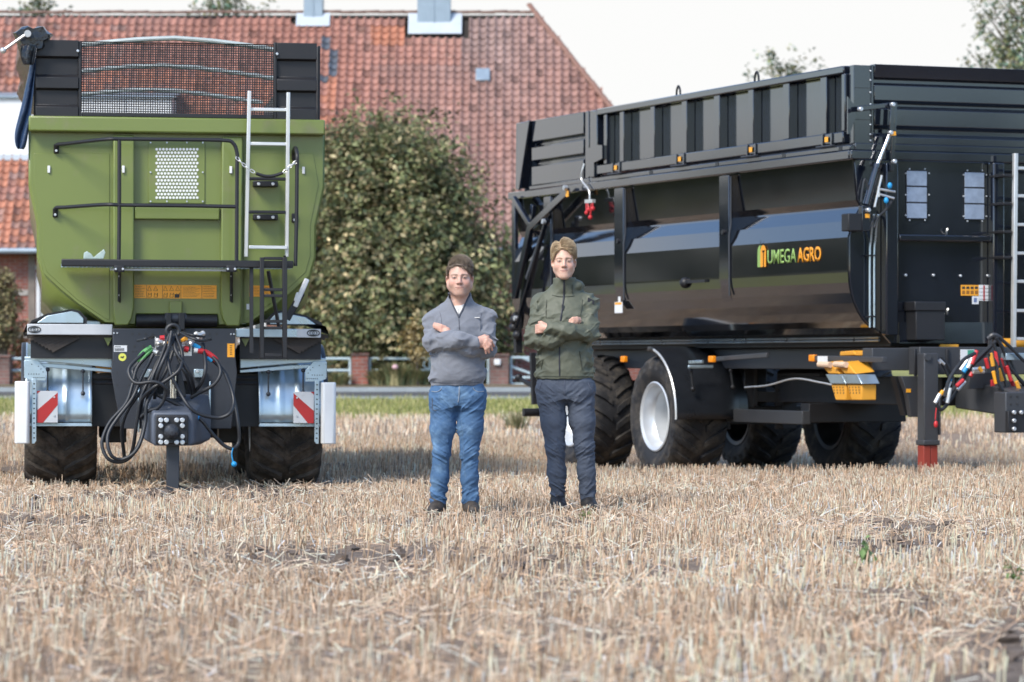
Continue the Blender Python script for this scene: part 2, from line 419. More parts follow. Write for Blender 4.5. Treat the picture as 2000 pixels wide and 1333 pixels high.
pieces, loose = [], []
for j in range(int(SLOPE/TH_)):
    for i in range(int((HX-LX)/TW)+1):
        x = LX + i*TW; s = j*TH_
        if x + TW*.55 > HX - (HX-RX)*((s+.12)/SLOPE): continue
        c0 = roof_at(x, s)
        px = CX + (x+.1)*F/c0.y; py = HY - (c0.z-CAM_H)*F/c0.y
        if any(a[0]-.1 < x+.1 < b[0]+.1 and a[1] < s+.1 < b[1]+.1 for a, b in flash_zones[:2]): continue
        if flash_zones[3][0][0] < x < flash_zones[3][1][0] and flash_zones[3][0][1] < s < flash_zones[3][1][1]: continue
        ji = np.array((random.uniform(-.006,.006), random.uniform(-.012,.012), random.uniform(-.003,.006)))
        ji[2] += .07*(float(fnoise(np.array([i*.06]), np.array([j*.08]), 1.0, 2, 27)[0])-.5); ji[1] += .03*math.sin(i*.21+j*.05) + .02*math.sin(i*.57)
        V = (TV + ji) @ RM.T + np.array(c0)
        (pieces if (905 < px < 1200 and 60 < py < 330) else loose).append((py, V, tile_colour(px, py, i, j)))
pieces.sort(key=lambda q: -q[0]); loose += pieces[300:]; pieces = pieces[:300]
hoff = np.array((-6, 90, .5))
for py, V, c in pieces:
    me = np_mesh('roof_tile', V-hoff, TF, {'tc': np.tile(np.append(c, 1), (len(V), 1))}); link('roof_tile', me, tile_mat, roof, smooth=60)
V = np.concatenate([q[1] for q in loose]) - hoff
Fc = np.concatenate([TF + k*len(TV) for k in range(len(loose))]); Cc = np.repeat(np.array([np.append(q[2], 1) for q in loose]), len(TV), 0)
tag(link('tile_mass', np_mesh('tile_mass', V, Fc, {'tc': Cc}), tile_mat, roof, smooth=60), kind='stuff')
# ridge and hip caps
ridge_mat = mat('ridge_clay', (.26, .14, .105), .85, var=.35, vscale=3, bump=.006, dirt=(.12, .12, .09), dscale=3, damt=.45)
def cap_mesh(ln, r0=.085, r1=.097):
    mb = MB(); n = 7; v = []
    for t, r in ((0, r0), (ln, r1)):
        v += [(t, r*math.cos(math.pi*k/(n-1)), r*math.sin(math.pi*k/(n-1))*.8) for k in range(n)]
    v += [(ln, .85*p[1], .85*p[2]) for p in v[n:2*n]]
    f = [(k, n+k, n+k+1, k+1) for k in range(n-1)] + [(n+k, 2*n+k, 2*n+k+1, n+k+1) for k in range(n-1)]
    me = bpy.data.meshes.new('ridge_tile'); me.from_pydata(v, [], f); me.materials.append(ridge_mat); me.polygons.foreach_set('use_smooth', [True]*len(f)); return me
def caps(p0, p1, ln):
    p0, p1 = Vector(p0), Vector(p1); t = (p1-p0); k = int(t.length/ln); t.normalize()
    me = cap_mesh(ln+.03); y = Vector((0,0,1)).cross(t).normalized(); z = t.cross(y)
    for i in range(k+1):
        o = bpy.data.objects.new('ridge_tile', me); COL.objects.link(o); o.parent = roof
        M = Matrix((t, y, z)).transposed().to_4x4(); M.translation = p0 + t*ln*i - Vector(hoff) + Vector((random.uniform(-.01,.01), 0, .02+random.uniform(-.012,.012)))
        o.matrix_local = M
caps((-17.5, RIDGE_Y, RIDGE_Z+.0), (RX-.2, RIDGE_Y, RIDGE_Z+.0), .34)
caps(roof_at(HX, 0, .02), roof_at(RX, SLOPE, .02), .30)
# chimneys clad in sheet metal, with lead aprons
def chimney(px0, px1, pyb, fl):
    x0, s0 = roof_hit(px0, pyb); x1, _ = roof_hit(px1, pyb); p = roof_at(x0, s0)
    m = MB(); m.box(x0, x1, p.y, p.y+.75, p.z-.4, 13.2); m.box(x0-.04, x1+.04, p.y-.04, p.y+.79, 13.2, 13.3)
    c = hb(m, 'chimney', zinc, roof, bevel=.01)
    m = MB(); m.box((x0+x1)/2-.012, (x0+x1)/2+.012, p.y-.02, p.y+.01, p.z-.1, 13.2); hb(m, 'seam', zinc, roof)
    a, sa = roof_hit(fl[0], fl[3]); b, _ = roof_hit(fl[1], fl[3]); _, sb = roof_hit(fl[0], fl[2]); sb = min(sb, SLOPE-.02)
    q = [roof_at(a, sa, .05), roof_at(b, sa, .05), roof_at(b, sb, .05), roof_at(a, sb, .05)]
    m = MB(); m.prism(q, Vector((0, -math.sin(PITCH), math.cos(PITCH)))*.03); hb(m, 'flashing', pale_zinc, roof, bevel=.008)
chimney(593, 630, 42, (578, 644, 22, 55)); chimney(815, 880, 53, (797, 902, 30, 70))
xv, sv = roof_hit(929, 163); xw, sw = roof_hit(957, 140)
m = MB(); m.prism([roof_at(xv, sv, .03), roof_at(xw, sv, .03), roof_at(xw, sw, .03), roof_at(xv, sw, .03)], Vector((0, -math.sin(PITCH), math.cos(PITCH)))*.10)
hb(m, 'roof_hatch', zinc, roof, bevel=.02)
# white boarded dormer on the left
dx0, dx1 = (-120-CX)*86.5/F, (336-CX)*86.5/F; dz0, dz1 = 6.25, CAM_H + (HY-192)*86.5/F
m = MB(); m.box(dx0, dx1, 86.5, 88.6, dz0, dz1); dorm = hb(m, 'dormer', white_paint, house)
m = MB(); m.prism([(dx0-.1, 86.38, dz1), (dx1+.1, 86.38, dz1), (dx1+.1, 89.0, dz1+.35), (dx0-.1, 89.0, dz1+.35)], (0, 0, .05)); hb(m, 'dormer_roof', zinc, dorm)
for k in range(5):
    a = lerp(dx0, dx1, k/5)+.012; b = lerp(dx0, dx1, (k+1)/5)-.012
    m = MB(); m.box(a, b, 86.47, 86.497, dz0+.12, dz1-.03); hb(m, 'cladding_panel', white_paint, dorm, bevel=.006)
m = MB(); m.box(dx0-.05, dx1+.05, 86.40, 86.498, dz0-.02, dz0+.115); hb(m, 'apron', pale_zinc, dorm)
# gutter
m = MB(); m.tube([(LX, EAVE_Y-.08, EAVE_Z-.05), (HX, EAVE_Y-.08, EAVE_Z-.05)], .075, 10); hb(m, 'gutter', zinc)
m = MB(); m.box(LX+.3, HX-.2, EAVE_Y+.02, WY0-.01, EAVE_Z-.02, EAVE_Z+.06); hb(m, 'soffit', timber)
# timber framing of the left bays
X_ = lambda px, d=85.0: (px-CX)*d/F
Z_ = lambda py, d=85.0: CAM_H + (HY-py)*d/F
posts = [X_(62) + k*1.72 for k in range(-2, 4)]
for k, x in enumerate(posts):
    m = MB(); m.box(x-.09, x+.09, WY0-.035, WY0+.05, .35, EAVE_Z-.03); hb(m, 'timber_post', timber, bevel=.008)
for k in range(len(posts)-1):
    for zz in (Z_(572), Z_(655)):
        if k == 2 and zz > 1.8: continue
        m = MB(); m.box(posts[k]+.093, posts[k+1]-.093, WY0-.03, WY0+.05, zz-.07, zz+.07); hb(m, 'timber_rail', pale_timber, bevel=.008)
def window(x0, x1, z0, z1, cols=2, rows=2, cm=curtain):
    m = MB(); fw = .085
    m.box(x0, x0+fw, WY0-.05, WY0+.04, z0, z1); m.box(x1-fw, x1, WY0-.05, WY0+.04, z0, z1)
    m.box(x0+fw, x1-fw, WY0-.048, WY0+.04, z0, z0+fw); m.box(x0+fw, x1-fw, WY0-.048, WY0+.04, z1-fw, z1)
    for k in range(1, cols): xx = lerp(x0, x1, k/cols); m.box(xx-.04, xx+.04, WY0-.046, WY0+.04, z0+fw, z1-fw)
    f = hb(m, 'window', white_paint, bevel=.006)
    for k in range(cols):
        a = lerp(x0+fw, x1-fw, k/cols); b = lerp(x0+fw, x1-fw, (k+1)/cols)
        for r in range(rows):
            q0 = lerp(z0+fw, z1-fw, r/rows); q1 = lerp(z0+fw, z1-fw, (r+1)/rows)
            m = MB(); m.box(a+.02, b-.02, WY0-.02, WY0-.012, q0+.02, q1-.02); hb(m, 'pane', cm, f)
    m = MB(); m.box(x0-.05, x1+.05, WY0-.12, WY0+.02, z0-.07, z0-.003); hb(m, 'sill', white_paint, f)
window(posts[2]+.12, posts[3]-.12, Z_(655)+.12, Z_(532))
m = MB(); m.box(posts[2]+.093, posts[3]-.093, WY0-.03, WY0+.05, Z_(523)-.06, Z_(523)+.06); hb(m, 'timber_rail', pale_timber, bevel=.008)
for a, b in ((640, 690), (775, 832), (470, 520)):
    window(X_(a), X_(b), Z_(664), Z_(585), cm=window_glass)

# ------------------------------------------------------------------ fence, pillars, gate along the road
rail_paint = mat('pale_blue_paint', (.42, .52, .56), .5, var=.12, vscale=3)
FD = 78.0
fx = lambda px: (px-CX)*FD/F
fz = lambda py: CAM_H + (HY-py)*FD/F
gz = lambda x, y: float(np.interp(y, _gy, _gz)) + .06
def pillar(px0, px1, pyt, label, m, cap=True):
    x0, x1 = fx(px0), fx(px1); o = empty('brick_pillar', ((x0+x1)/2, FD, gz(0, FD))); tag(o, label, 'pillar', 'brick pillars along the road fence')
    w = (x1-x0)/2; h = fz(pyt) - o.location.z
    b = MB(); b.box(-w, w, -w, w, -.2, h-.06); b.build('shaft', m, o)
    b = MB(); b.box(-w-.03, w+.03, -w-.03, w+.03, h-.06, h); b.build('cap', grey_brick, o, bevel=.01); return o
pillar(688, 719, 690, 'red brick fence pillar between green trailer and man in grey sweater', red_brick)
pl2 = pillar(957, 993, 691, 'grey weathered brick gate pillar with a white square plate, behind the men', grey_brick)
b = MB(); b.box(fx(965)-pl2.location.x, fx(978)-pl2.location.x, -.275, -.225, fz(714)-pl2.location.z, fz(702)-pl2.location.z); b.build('plate', white_paint, pl2, bevel=.02)
pillar(-30, 22, 694, 'grey brick fence pillar at the left picture edge below the hedge', grey_brick)
def fence(px0, px1, label, posts, ring=None):
    x0, x1 = fx(px0), fx(px1); o = empty('tube_fence', ((x0+x1)/2, FD, gz(0, FD))); tag(o, label, 'fence', 'pale tube fence panels along the road')
    L = lambda px, py: (fx(px)-o.location.x, 0, fz(py)-o.location.z)
    for py in (701, 724):
        b = MB(); b.tube([L(px0, py), L(px1, py)], .032, 10); b.build('rail', rail_paint, o)
    for p in posts:
        b = MB(); b.tube([L(p, 700), (L(p, 0)[0], 0, -.1)], .035, 10); b.build('post', rail_paint, o)
    if ring:
        c = Vector(L(ring, 712)); b = MB(); b.tube([c + Vector((.10*math.cos(a*math.pi/8), -.005, .10*math.sin(a*math.pi/8))) for a in range(16)], .02, 8, True); b.build('ring', rail_paint, o)
fence(23, 685, 'pale blue tube fence panel running behind the green trailer', (60, 220, 380, 540, 684))
fence(721, 955, 'pale blue tube fence panel behind the man in grey sweater', (722, 840, 954), 836)
gt = empty('field_gate', (fx(1095), FD, gz(0, FD))); tag(gt, 'pale blue tubular gate with diagonal braces beside the grey pillar', 'gate')
G = lambda px, py: (fx(px)-gt.location.x, 0, fz(py)-gt.location.z)
for a, c, nm in (((997, 699), (1195, 699), 'rail'), ((997, 738), (1195, 738), 'rail'), ((997, 751), (1195, 751), 'rail'), ((998, 697), (998, 753), 'stile'), ((1194, 697), (1194, 753), 'stile'),
                 ((997, 716), (1095, 751), 'brace'), ((1020, 699), (1110, 738), 'brace'), ((1195, 716), (1110, 751), 'brace')):
    b = MB(); b.tube([G(*a), G(*c)], .03, 10); b.build(nm, rail_paint, gt)
# ------------------------------------------------------------------ trees and shrubs
def leaf_cloud(name, centers, normals, size, cols, seed=0, aspect=.62, fold=.22):
    """one small folded leaf per centre (two quads)"""
    g = np.random.default_rng(seed); n = len(centers)
    nz = normals/np.linalg.norm(normals, axis=1, keepdims=True)
    a = g.normal(size=(n, 3)); t = a - (a*nz).sum(1, keepdims=True)*nz; t /= np.linalg.norm(t, axis=1, keepdims=True); b = np.cross(nz, t)
    s = (size*g.uniform(.65, 1.3, n))[:, None]
    base = centers - t*s*.5; tip = centers + t*s*.5 - nz*s*.12
    l = centers + b*s*aspect*.5 + nz*s*fold*.5; r = centers - b*s*aspect*.5 + nz*s*fold*.5
    v = np.stack([base, r, tip, l], 1).reshape(-1, 3)
    i = np.arange(n)[:, None]*4; f = np.concatenate([i + np.array([[0, 1, 2]]), i + np.array([[0, 2, 3]])], 0)
    return np_mesh(name, v, f, {'lc': np.repeat(np.concatenate([cols, np.ones((n, 1))], 1), 4, 0)})
leaf_mat = mat('leaf', (.1, .12, .04), .55, var=.15, vscale=3, attr='lc', trans=.25, spec=.3)
bark = mat('bark', (.10, .08, .06), .9, var=.35, vscale=8, bump=.01, bscale=25)
def palette(n, g, colours, weights):
    c = np.array(colours)[g.choice(len(colours), n, p=np.array(weights)/sum(weights))]
    return c*g.uniform(.7, 1.3, (n, 1))

def tree(name, label, base, height, width, zc0, limbs, per, leaf, pal, wts, seed, lean=(0, 0), group=None, spread=.16, up=.5, cat='tree', envelope=None, trunk_r=None, dropdir=None):
    """tapered trunk, limbs reaching to an uneven envelope, leaves gathered round the outer limbs"""
    g = np.random.default_rng(seed); o = empty(name, base); tag(o, label, cat, group)
    tr = MB(); hr = trunk_r or height*.018
    path = [Vector((lean[0]*t + .05*math.sin(t*5), lean[1]*t, -.3 + t*(height*.86+.3))) for t in np.linspace(0, 1, 7)]
    tr.tube(path, [lerp(hr, hr*.18, k/6) for k in range(7)], 8); tr.build('trunk', bark, o)
    env = envelope or (lambda t: math.sin(math.pi*min(1, (t*.92+.08))**.8)**.6)
    bm = MB(); C = []; Nn = []; K = []
    for k in range(limbs):
        t = (k+.5)/limbs; az = k*2.39996 + g.uniform(-.3, .3)
        zt = lerp(zc0, height, t**.75); tt = (zt-zc0)/max(.01, height-zc0)
        rad = width*.5*env(tt)*g.uniform(.60, 1.14)
        end = Vector((math.cos(az)*rad + lean[0]*tt, math.sin(az)*rad + lean[1]*tt, zt))
        z0 = max(.15, zt - rad*up - g.uniform(.05, .25)*height*.3)
        st = Vector((lean[0]*z0/height, lean[1]*z0/height, z0)); mid = st.lerp(end, .5) + Vector((g.normal()*.08, g.normal()*.08, -.10*rad))
        r0 = hr*.35*(1-.6*tt)
        bm.tube([st, mid, end], [r0, r0*.6, r0*.2], 5, cap=False)
        m = int(per*(.4 + .6*rad/(width*.5)))
        q = g.beta(2.2, 1.0, m); P = np.array([((1-a)**2*np.array(st) + 2*a*(1-a)*np.array(mid) + a*a*np.array(end)) for a in q])
        # twigs: leaves bunch into tufts
        tuft = g.normal(size=(max(2, m//14), 3))*spread*width*.5; ti = g.integers(0, len(tuft), m); tb = g.uniform(.55, 1.55, len(tuft))*g.uniform(.8, 1.2)
        P = P*.22 + (np.array(st)*0 + P[g.integers(0, m, len(tuft))][ti])*.78 + tuft[ti] + g.normal(size=(m, 3))*leaf*.8
        out = P - np.array((lean[0]*tt, lean[1]*tt, zc0 + (height-zc0)*.35)); out /= np.linalg.norm(out, axis=1, keepdims=True)+1e-6
        C.append(P); K.append(tb[ti]); Nn.append(out*.6 + np.array((0, 0, .5)) + g.normal(size=(m, 3))*.55)
    bm.build('limb', bark, o)
    C = np.concatenate(C); Nn = np.concatenate(Nn); K = np.concatenate(K); keep = C[:, 2] > .05; C, Nn, K = C[keep], Nn[keep], K[keep]
    link('crown', leaf_cloud('crown', C, Nn, leaf, palette(len(C), g, pal, wts)*K[:, None], seed), leaf_mat, o, smooth=0)
    return o

gpt = lambda px, d: Vector(((px-CX)*d/F, d, gz(0, d) - .05))
OL, DK, TAN, YEL, TEAL = (.195, .21, .095), (.085, .11, .058), (.36, .305, .17), (.44, .35, .19), (.10, .16, .12)
# broad hornbeam in front of the house
tree('hornbeam_tree', 'dense bushy olive green tree in front of the brick farmhouse', gpt(800, 80.5), 6.15, 5.9, .25, 360, 215, .15,
     [OL, DK, TAN, YEL], [5, 2.2, 2.6, .6], 11, lean=(-.75, 0), spread=.13, up=.6,
     envelope=lambda t: (1-abs((t-.36)/.72)**2.0)**.62 if abs((t-.36)/.72) < 1 else .05, trunk_r=.12)
tree('young_tree', 'thin yellow leaved sapling with bare stems left of the grey sweater man', gpt(812, 77.2), 1.55, .75, .70, 46, 30, .085, [YEL, (.30, .21, .07), OL], [4, 3, 1], 12, spread=.16, trunk_r=.03)
tree('hedge_bush', 'tall straw coloured bush at the left picture edge beside the house', gpt(6, 80.2), 2.75, 1.0, .9, 90, 60, .085, [TAN, (.30, .25, .12), OL, (.16, .12, .07)], [4, 3, 2, 2], 13, spread=.14, trunk_r=.12)
tree('orange_shrub', 'low orange autumn shrub under the brick wall at left', gpt(44, 80.6), 1.25, .75, .1, 50, 45, .06, [(.34, .15, .05), (.24, .14, .06), OL], [4, 3, 2], 14, cat='shrub')
# far trees whose tops show above roof and trailer
for nm, lb, px, d, hgt, wd, sd, lf, n, pr in (
    ('far_tree', 'sparse teal green treetop above the black trailer middle', 1528, 128, 12.0, 5.4, 21, .20, 150, 42),
    ('far_tree', 'tall leafy tree at the top right picture corner', 2048, 118, 15.5, 6.4, 22, .19, 190, 95),
    ('far_tree', 'treetop above the roof ridge left of the narrow chimney', 440, 118, 13.6, 6.5, 23, .19, 150, 60),
    ('far_tree', 'small treetop above the roof ridge at far left', 75, 118, 13.45, 4.2, 24, .19, 110, 50)):
    t = tree(nm, lb, (gpt(px, d)), hgt, wd, hgt*.42, n, pr, lf, [(.19, .21, .10), (.13, .20, .15), (.22, .20, .10)], [3, 3, 2], sd, group='trees behind the house and field', spread=.13, up=.7)
# bed of grassy flowering plants behind the fence
def tuft_plant(name, label, px, d, h, w, n, pal, wts, seed, flowers=0, group=None, cat='plant', width=.035):
    g = np.random.default_rng(seed); o = empty(name, gpt(px, d)); tag(o, label, cat, group)
    a = g.uniform(0, 2*np.pi, n); r = g.uniform(0, .35, n)*w; hh = h*g.uniform(.5, 1.05, n); lean = g.uniform(.15, .9, n)*w*.7
    b0 = np.stack([np.cos(a)*r, np.sin(a)*r, np.zeros(n)], 1); dr = np.stack([np.cos(a), np.sin(a), np.zeros(n)], 1); sd = np.stack([-np.sin(a), np.cos(a), np.zeros(n)], 1)
    rows = []
    for t, wd in ((0, 1), (.4, .95), (.75, .7), (1, .05)):
        c = b0 + dr*(lean*t**1.8)[:, None] + np.array((0, 0, 1))*(hh*(t - .28*t**3))[:, None]
        rows += [c - sd*width*wd*.5, c + sd*width*wd*.5]
    v = np.stack(rows, 1).reshape(-1, 3); i = np.arange(n)[:, None]*8
    f = np.concatenate([i + np.array([[2*k, 2*k+1, 2*k+3, 2*k+2]]) for k in range(3)], 0)
    link('foliage', np_mesh('foliage', v, f, {'lc': np.repeat(np.concatenate([palette(n, g, pal, wts), np.ones((n, 1))], 1), 8, 0)}), leaf_mat, o, smooth=0)
    for k in range(flowers):
        q = Vector((g.normal()*w*.5, g.normal()*w*.3 - .1, h*g.uniform(.3, .8))); b = MB(); b.ball(q, (.07, .07, .06), 8, 6); b.build('flower', mat('petal', (.6, .38, .40), .6, var=.3), o)
    return o
STRAW = (.36, .32, .17); SAGE = (.20, .23, .12)
for k, (px, d, h, w, fl) in enumerate(((742, 77.5, .60, .62, 0), (775, 77.3, .80, .74, 2), (806, 77.4, .62, .60, 1), (830, 77.6, .55, .45, 0), (664, 77.5, .46, .5, 1))):
    tuft_plant('garden_plant', ('tall arching straw coloured grass clump behind the fence', 'tallest pale grassy clump behind the fence with pink blooms', 'pale leafy clump beside the grey sweater man with one bloom',
               'small leafy clump half hidden by the grey sweater man', 'low leafy plant between green trailer and red pillar')[k], px, d, h, w, 260, [STRAW, SAGE, OL], [4, 3, 1], 40+k, fl, 'garden plants behind the fence', width=.045)

# woods outside the frame (they show only as reflections in the black paint)
def wood(name, label, p0, p1, h, n, seed):
    g = np.random.default_rng(seed); k = 26; C = []
    for i in range(k):
        t = (i+g.uniform(-.3, .3))/k; c = np.array((lerp(p0[0], p1[0], t), lerp(p0[1], p1[1], t), h*g.uniform(.35, .55))); m = n//k
        q = g.normal(size=(m, 3)); q /= np.linalg.norm(q, axis=1, keepdims=True); C.append(c + q*np.array((h*.42, h*.42, c[2]))*g.uniform(.6, 1.1, (m, 1)))
    C = np.concatenate(C); C[:, 2] = np.maximum(C[:, 2], .3)
    o = link(name, leaf_cloud(name, C, g.normal(size=C.shape)+np.array((0, 0, .4)), .75, palette(len(C), g, [OL, DK, (.11, .12, .06)], [2, 3, 2]), seed), leaf_mat, smooth=0); tag(o, label, 'wood', None, 'stuff')
wood('wood', 'far dark wood beyond the left side of the farm', (-42, 98), (-80, 35), 7.0, 16000, 31)
wood('wood', 'far dark wood behind the right side of the field', (45, 25), (75, -60), 8.0, 16000, 32)
# ------------------------------------------------------------------ shared trailer materials and helpers
green_paint = mat('green_paint', (.158, .200, .046), .36, var=.05, vscale=1.5, coat=.25, rvar=.3, dirt=(.19, .185, .09), dscale=2.2, damt=.22)
black_paint = mat('black_paint', (.010, .011, .014), .16, var=.15, vscale=2, rvar=.3, coat=.3)
matt_black = mat('matt_black', (.013, .013, .015), .5, var=.2, vscale=3)
chassis_grey = mat('chassis_grey', (.033, .037, .046), .45, var=.12, vscale=3)
galv = mat('galvanised_steel', (.46, .56, .62), .33, metal=.75, var=.16, vscale=5, rvar=.3)
alu = mat('aluminium', (.70, .70, .68), .35, metal=.6, var=.08, vscale=4)
chrome = mat('chrome_rod', (.75, .76, .78), .15, metal=1)
bolt_mat = mat('zinc_bolt', (.62, .64, .66), .35, metal=.7)
rubber = mat('tyre_rubber', (.014, .014, .016), .6, var=.25, vscale=7, bump=.002, bscale=90)
muddy = mat('muddy_rubber', (.028, .024, .020), .9, var=.4, vscale=9, bump=.008, bscale=45, dirt=(.15, .12, .095), dscale=7, damt=.65)
worn_rubber = mat('worn_rubber', (.014, .014, .016), .7, var=.3, vscale=7, bump=.003, bscale=60, dirt=(.10, .085, .068), dscale=5, damt=.45)
hose_mat = mat('hose_rubber', (.020, .022, .026), .45, var=.15)
white_plastic = mat('white_plastic', (.78, .79, .78), .45, var=.04)
refl_red = mat('reflective_red', (.40, .022, .022), .35, var=.08)
refl_white = mat('reflective_white', (.52, .54, .56), .3, var=.08)
orange_film = mat('orange_sticker', (.92, .40, .03), .4, var=.05)
yellow_plastic = mat('yellow_plastic', (.72, .33, .03), .5, var=.08)
white_film = mat('white_sticker', (.75, .76, .76), .4, var=.04)
print_dark = mat('dark_print', (.03, .03, .03), .5)
blue_plastic = mat('blue_plastic', (.02, .30, .62), .4)
red_plastic = mat('red_plastic', (.55, .03, .035), .4)
green_rubber = mat('green_sleeve', (.10, .33, .10), .5)
yellow_film = mat('yellow_sticker', (.70, .70, .12), .4)
silver_rim = mat('silver_rim', (.62, .65, .68), .35, metal=.35, var=.05)

class Frame:
    """pixel -> local point on a plane of a rotated thing"""
    def __init__(s, M): s.M = M; s.I = M.inverted(); s.o = s.I @ Vector((0, 0, CAM_H))
    def ray(s, px, py): return s.I.to_3x3() @ Vector(((px-CX)/F, 1, (HY-py)/F))
    def v(s, px, py, v): d = s.ray(px, py); return s.o + d*((v-s.o.y)/d.y)
    def u(s, px, py, u): d = s.ray(px, py); return s.o + d*((u-s.o.x)/d.x)
    def fbox(s, mb, px0, py0, px1, py1, v0, v1):
        a, b = s.v(px0, py0, v0), s.v(px1, py1, v0); return mb.box(a.x, b.x, min(v0, v1), max(v0, v1), b.z, a.z)
    def poly(s, pts, v): return [s.v(px, py, v) for px, py in pts]

def make_wheel(parent, c, Rr, W, rim_r, tyre_m, rim_m, side=-1, lugs=20, rot=0.0):
    """agricultural wheel, axle along local x; side = -1 when the dish of the rim looks to -x"""
    wo = empty('wheel', c); wo.parent = parent; wo.rotation_euler = (rot, 0, 0)
    h = W/2
    prof = [(rim_r, -h*.72), (rim_r+.03, -h*.86), (lerp(rim_r, Rr, .45), -h*1.0), (lerp(rim_r, Rr, .75), -h*.98), (Rr-.055, -h*.88), (Rr-.035, -h*.6), (Rr-.028, 0),
            (Rr-.035, h*.6), (Rr-.055, h*.88), (lerp(rim_r, Rr, .75), h*.98), (lerp(rim_r, Rr, .45), h), (rim_r+.03, h*.86), (rim_r, h*.72)]
    m = MB(); m.lathe(prof, (0, 0, 0), (1, 0, 0), 56)
    for k in range(lugs):
        for sg in (-1, 1):
            a0 = 2*math.pi*(k + (.5 if sg > 0 else 0))/lugs; st = []
            for q, (x, da, r) in enumerate(((.03, 0, Rr), (h*.38, .11, Rr+.002), (h*.72, .20, Rr-.008), (h*.93, .26, Rr-.045), (h*1.0, .29, Rr-.10))):
                st.append((sg*x, a0 + da, r))
            vs = []; wd = .034/Rr
            for x, a, r in st:
                for aa, rr in ((a-wd, r), (a+wd, r), (a+wd*1.5, r-.06), (a-wd*1.5, r-.06)):
                    vs.append((x, -rr*math.cos(aa), rr*math.sin(aa)))
            fs = [(0, 1, 2, 3), (16, 19, 18, 17)]
            for i in range(4):
                for j in range(4): fs.append((i*4+j, i*4+(j+1) % 4, (i+1)*4+(j+1) % 4, (i+1)*4+j))
            m.add(vs, fs if sg > 0 else [f[::-1] for f in fs])
    m.build('tyre', tyre_m, wo, smooth=40)
    s = side; m = MB()
    m.lathe([(rim_r+.035, s*h*.90), (rim_r+.02, s*h*.93), (rim_r-.01, s*h*.86), (rim_r-.02, s*h*.55), (rim_r-.045, s*h*.45), (rim_r-.05, s*h*.1), (rim_r-.06, -s*h*.05), (rim_r*.55, -s*h*.12), (.13, -s*h*.10), (.12, s*h*.12), (.10, s*h*.16), (.0, s*h*.17)], (0, 0, 0), (1, 0, 0), 48)
    m.lathe([(rim_r+.035, -s*h*.90), (rim_r-.01, -s*h*.86), (rim_r-.03, -s*h*.3), (rim_r-.06, -s*h*.06), (.15, -s*h*.13)], (0, 0, 0), (1, 0, 0), 48)
    m.build('rim', rim_m, wo, smooth=35)
    m = MB()
    for k in range(10):
        a = 2*math.pi*k/10; m.cyl((s*h*-.11, .175*math.cos(a), .175*math.sin(a)), (s*h*-.02, .175*math.cos(a), .175*math.sin(a)), .016, 6)
    m.build('wheel_nut', bolt_mat, wo)
    return wo
def bolts(F_, pts, v, r, parent, m=None, name='bolt', dep=.02):
    for px, py in pts:
        p = F_.v(px, py, v); b = MB(); b.cyl(p, p + Vector((0, -dep, 0)), r, 10); b.build(name, m or bolt_mat, parent, bevel=r*.2, seg=1)

# ------------------------------------------------------------------ green tipping trailer
gt_ = empty('tipping_trailer', ((345-CX)*28.6/F, 28.6, 0), rot=(0, R(.25), R(8)))
tag(gt_, 'green tipping trailer seen from the front with black mesh top and hanging hoses', 'trailer')
GM = Matrix.LocRotScale(gt_.location, gt_.rotation_euler.to_quaternion(), None)
gf = Frame(GM); gp = gf.v
def gbox(name, m, px0, py0, px1, py1, v0, v1, par=gt_, bevel=.006):
    b = MB(); gf.fbox(b, px0, py0, px1, py1, v0, v1); return b.build(name, m, par, bevel=bevel)
def gpoly(name, m, pts, v, th, par=gt_, bevel=.006):
    b = MB(); b.prism(gf.poly(pts, v), (0, th, 0)); return b.build(name, m, par, bevel=bevel)

# tub: front wall, chamfered lower corners, long shell behind
Pl = [(59, 245), (59, 360), (75, 436), (75, 498), (85, 535), (118, 566), (150, 592), (205, 630)]
Tl = [(59, 245), (59, 360), (75, 436), (75, 498), (85, 535), (85, 584), (106, 607), (205, 634)]
fl = [gp(*q, 0) for q in Pl]; tl = [gp(*q, 0) for q in Tl]
cu = (gp(56, 245, 0).x + gp(635, 250, 0).x)/2
mir = lambda p: Vector((2*cu-p.x, p.y, p.z))
front = fl + [gp(264, 634, 0), gp(266, 613, 0), mir(gp(266, 613, 0)), mir(gp(264, 634, 0))] + [mir(p) for p in reversed(fl)]
b = MB(); b.prism(front, (0, .04, 0)); body = b.build('front_wall', green_paint, gt_, bevel=.006)
ring = lambda pts, v: [Vector((p.x, v, p.z)) for p in pts]
sect = [ring(fl, .042), ring(tl, .40), ring(tl, 7.2)]
b = MB()
for sd in (0, 1):
    S = [[mir(p) if sd else p for p in s] for s in sect]; n = len(fl); o = len(b.v)
    b.add([p for s in S for p in s], [((r*n+i, (r+1)*n+i, (r+1)*n+i+1, r*n+i+1) if not sd else (r*n+i, r*n+i+1, (r+1)*n+i+1, (r+1)*n+i)) for r in range(2) for i in range(n-1)])
b.add([sect[1][-1], mir(sect[1][-1]), mir(sect[2][-1]), sect[2][-1]], [(0, 1, 2, 3)])
b.add([p for p in sect[2]] + [mir(p) for p in reversed(sect[2])], [tuple(range(2*len(fl)))])
tub = b.build('tub', green_paint, gt_, smooth=30); so = tub.modifiers.new('s', 'SOLIDIFY'); so.thickness = .03; so.offset = 0
gbox('top_beam', green_paint, 56, 226, 635, 264, -.13, -.002, bevel=.014)
for sg in (0, 1):
    q = [(221, 264.6), (262, 264.6), (262, 600), (258, 622), (250, 636), (224, 636), (221, 610)]
    pts = gf.poly(q, -.085)
    if sg: pts = [mir(p) for p in pts]
    b = MB(); b.prism(pts, (0, .083, 0)); b.build('pillar', green_paint, gt_, bevel=.012)
gbox('cross_ledge', green_paint, 262.5, 402, 429, 430, -.07, -.002, bevel=.01)
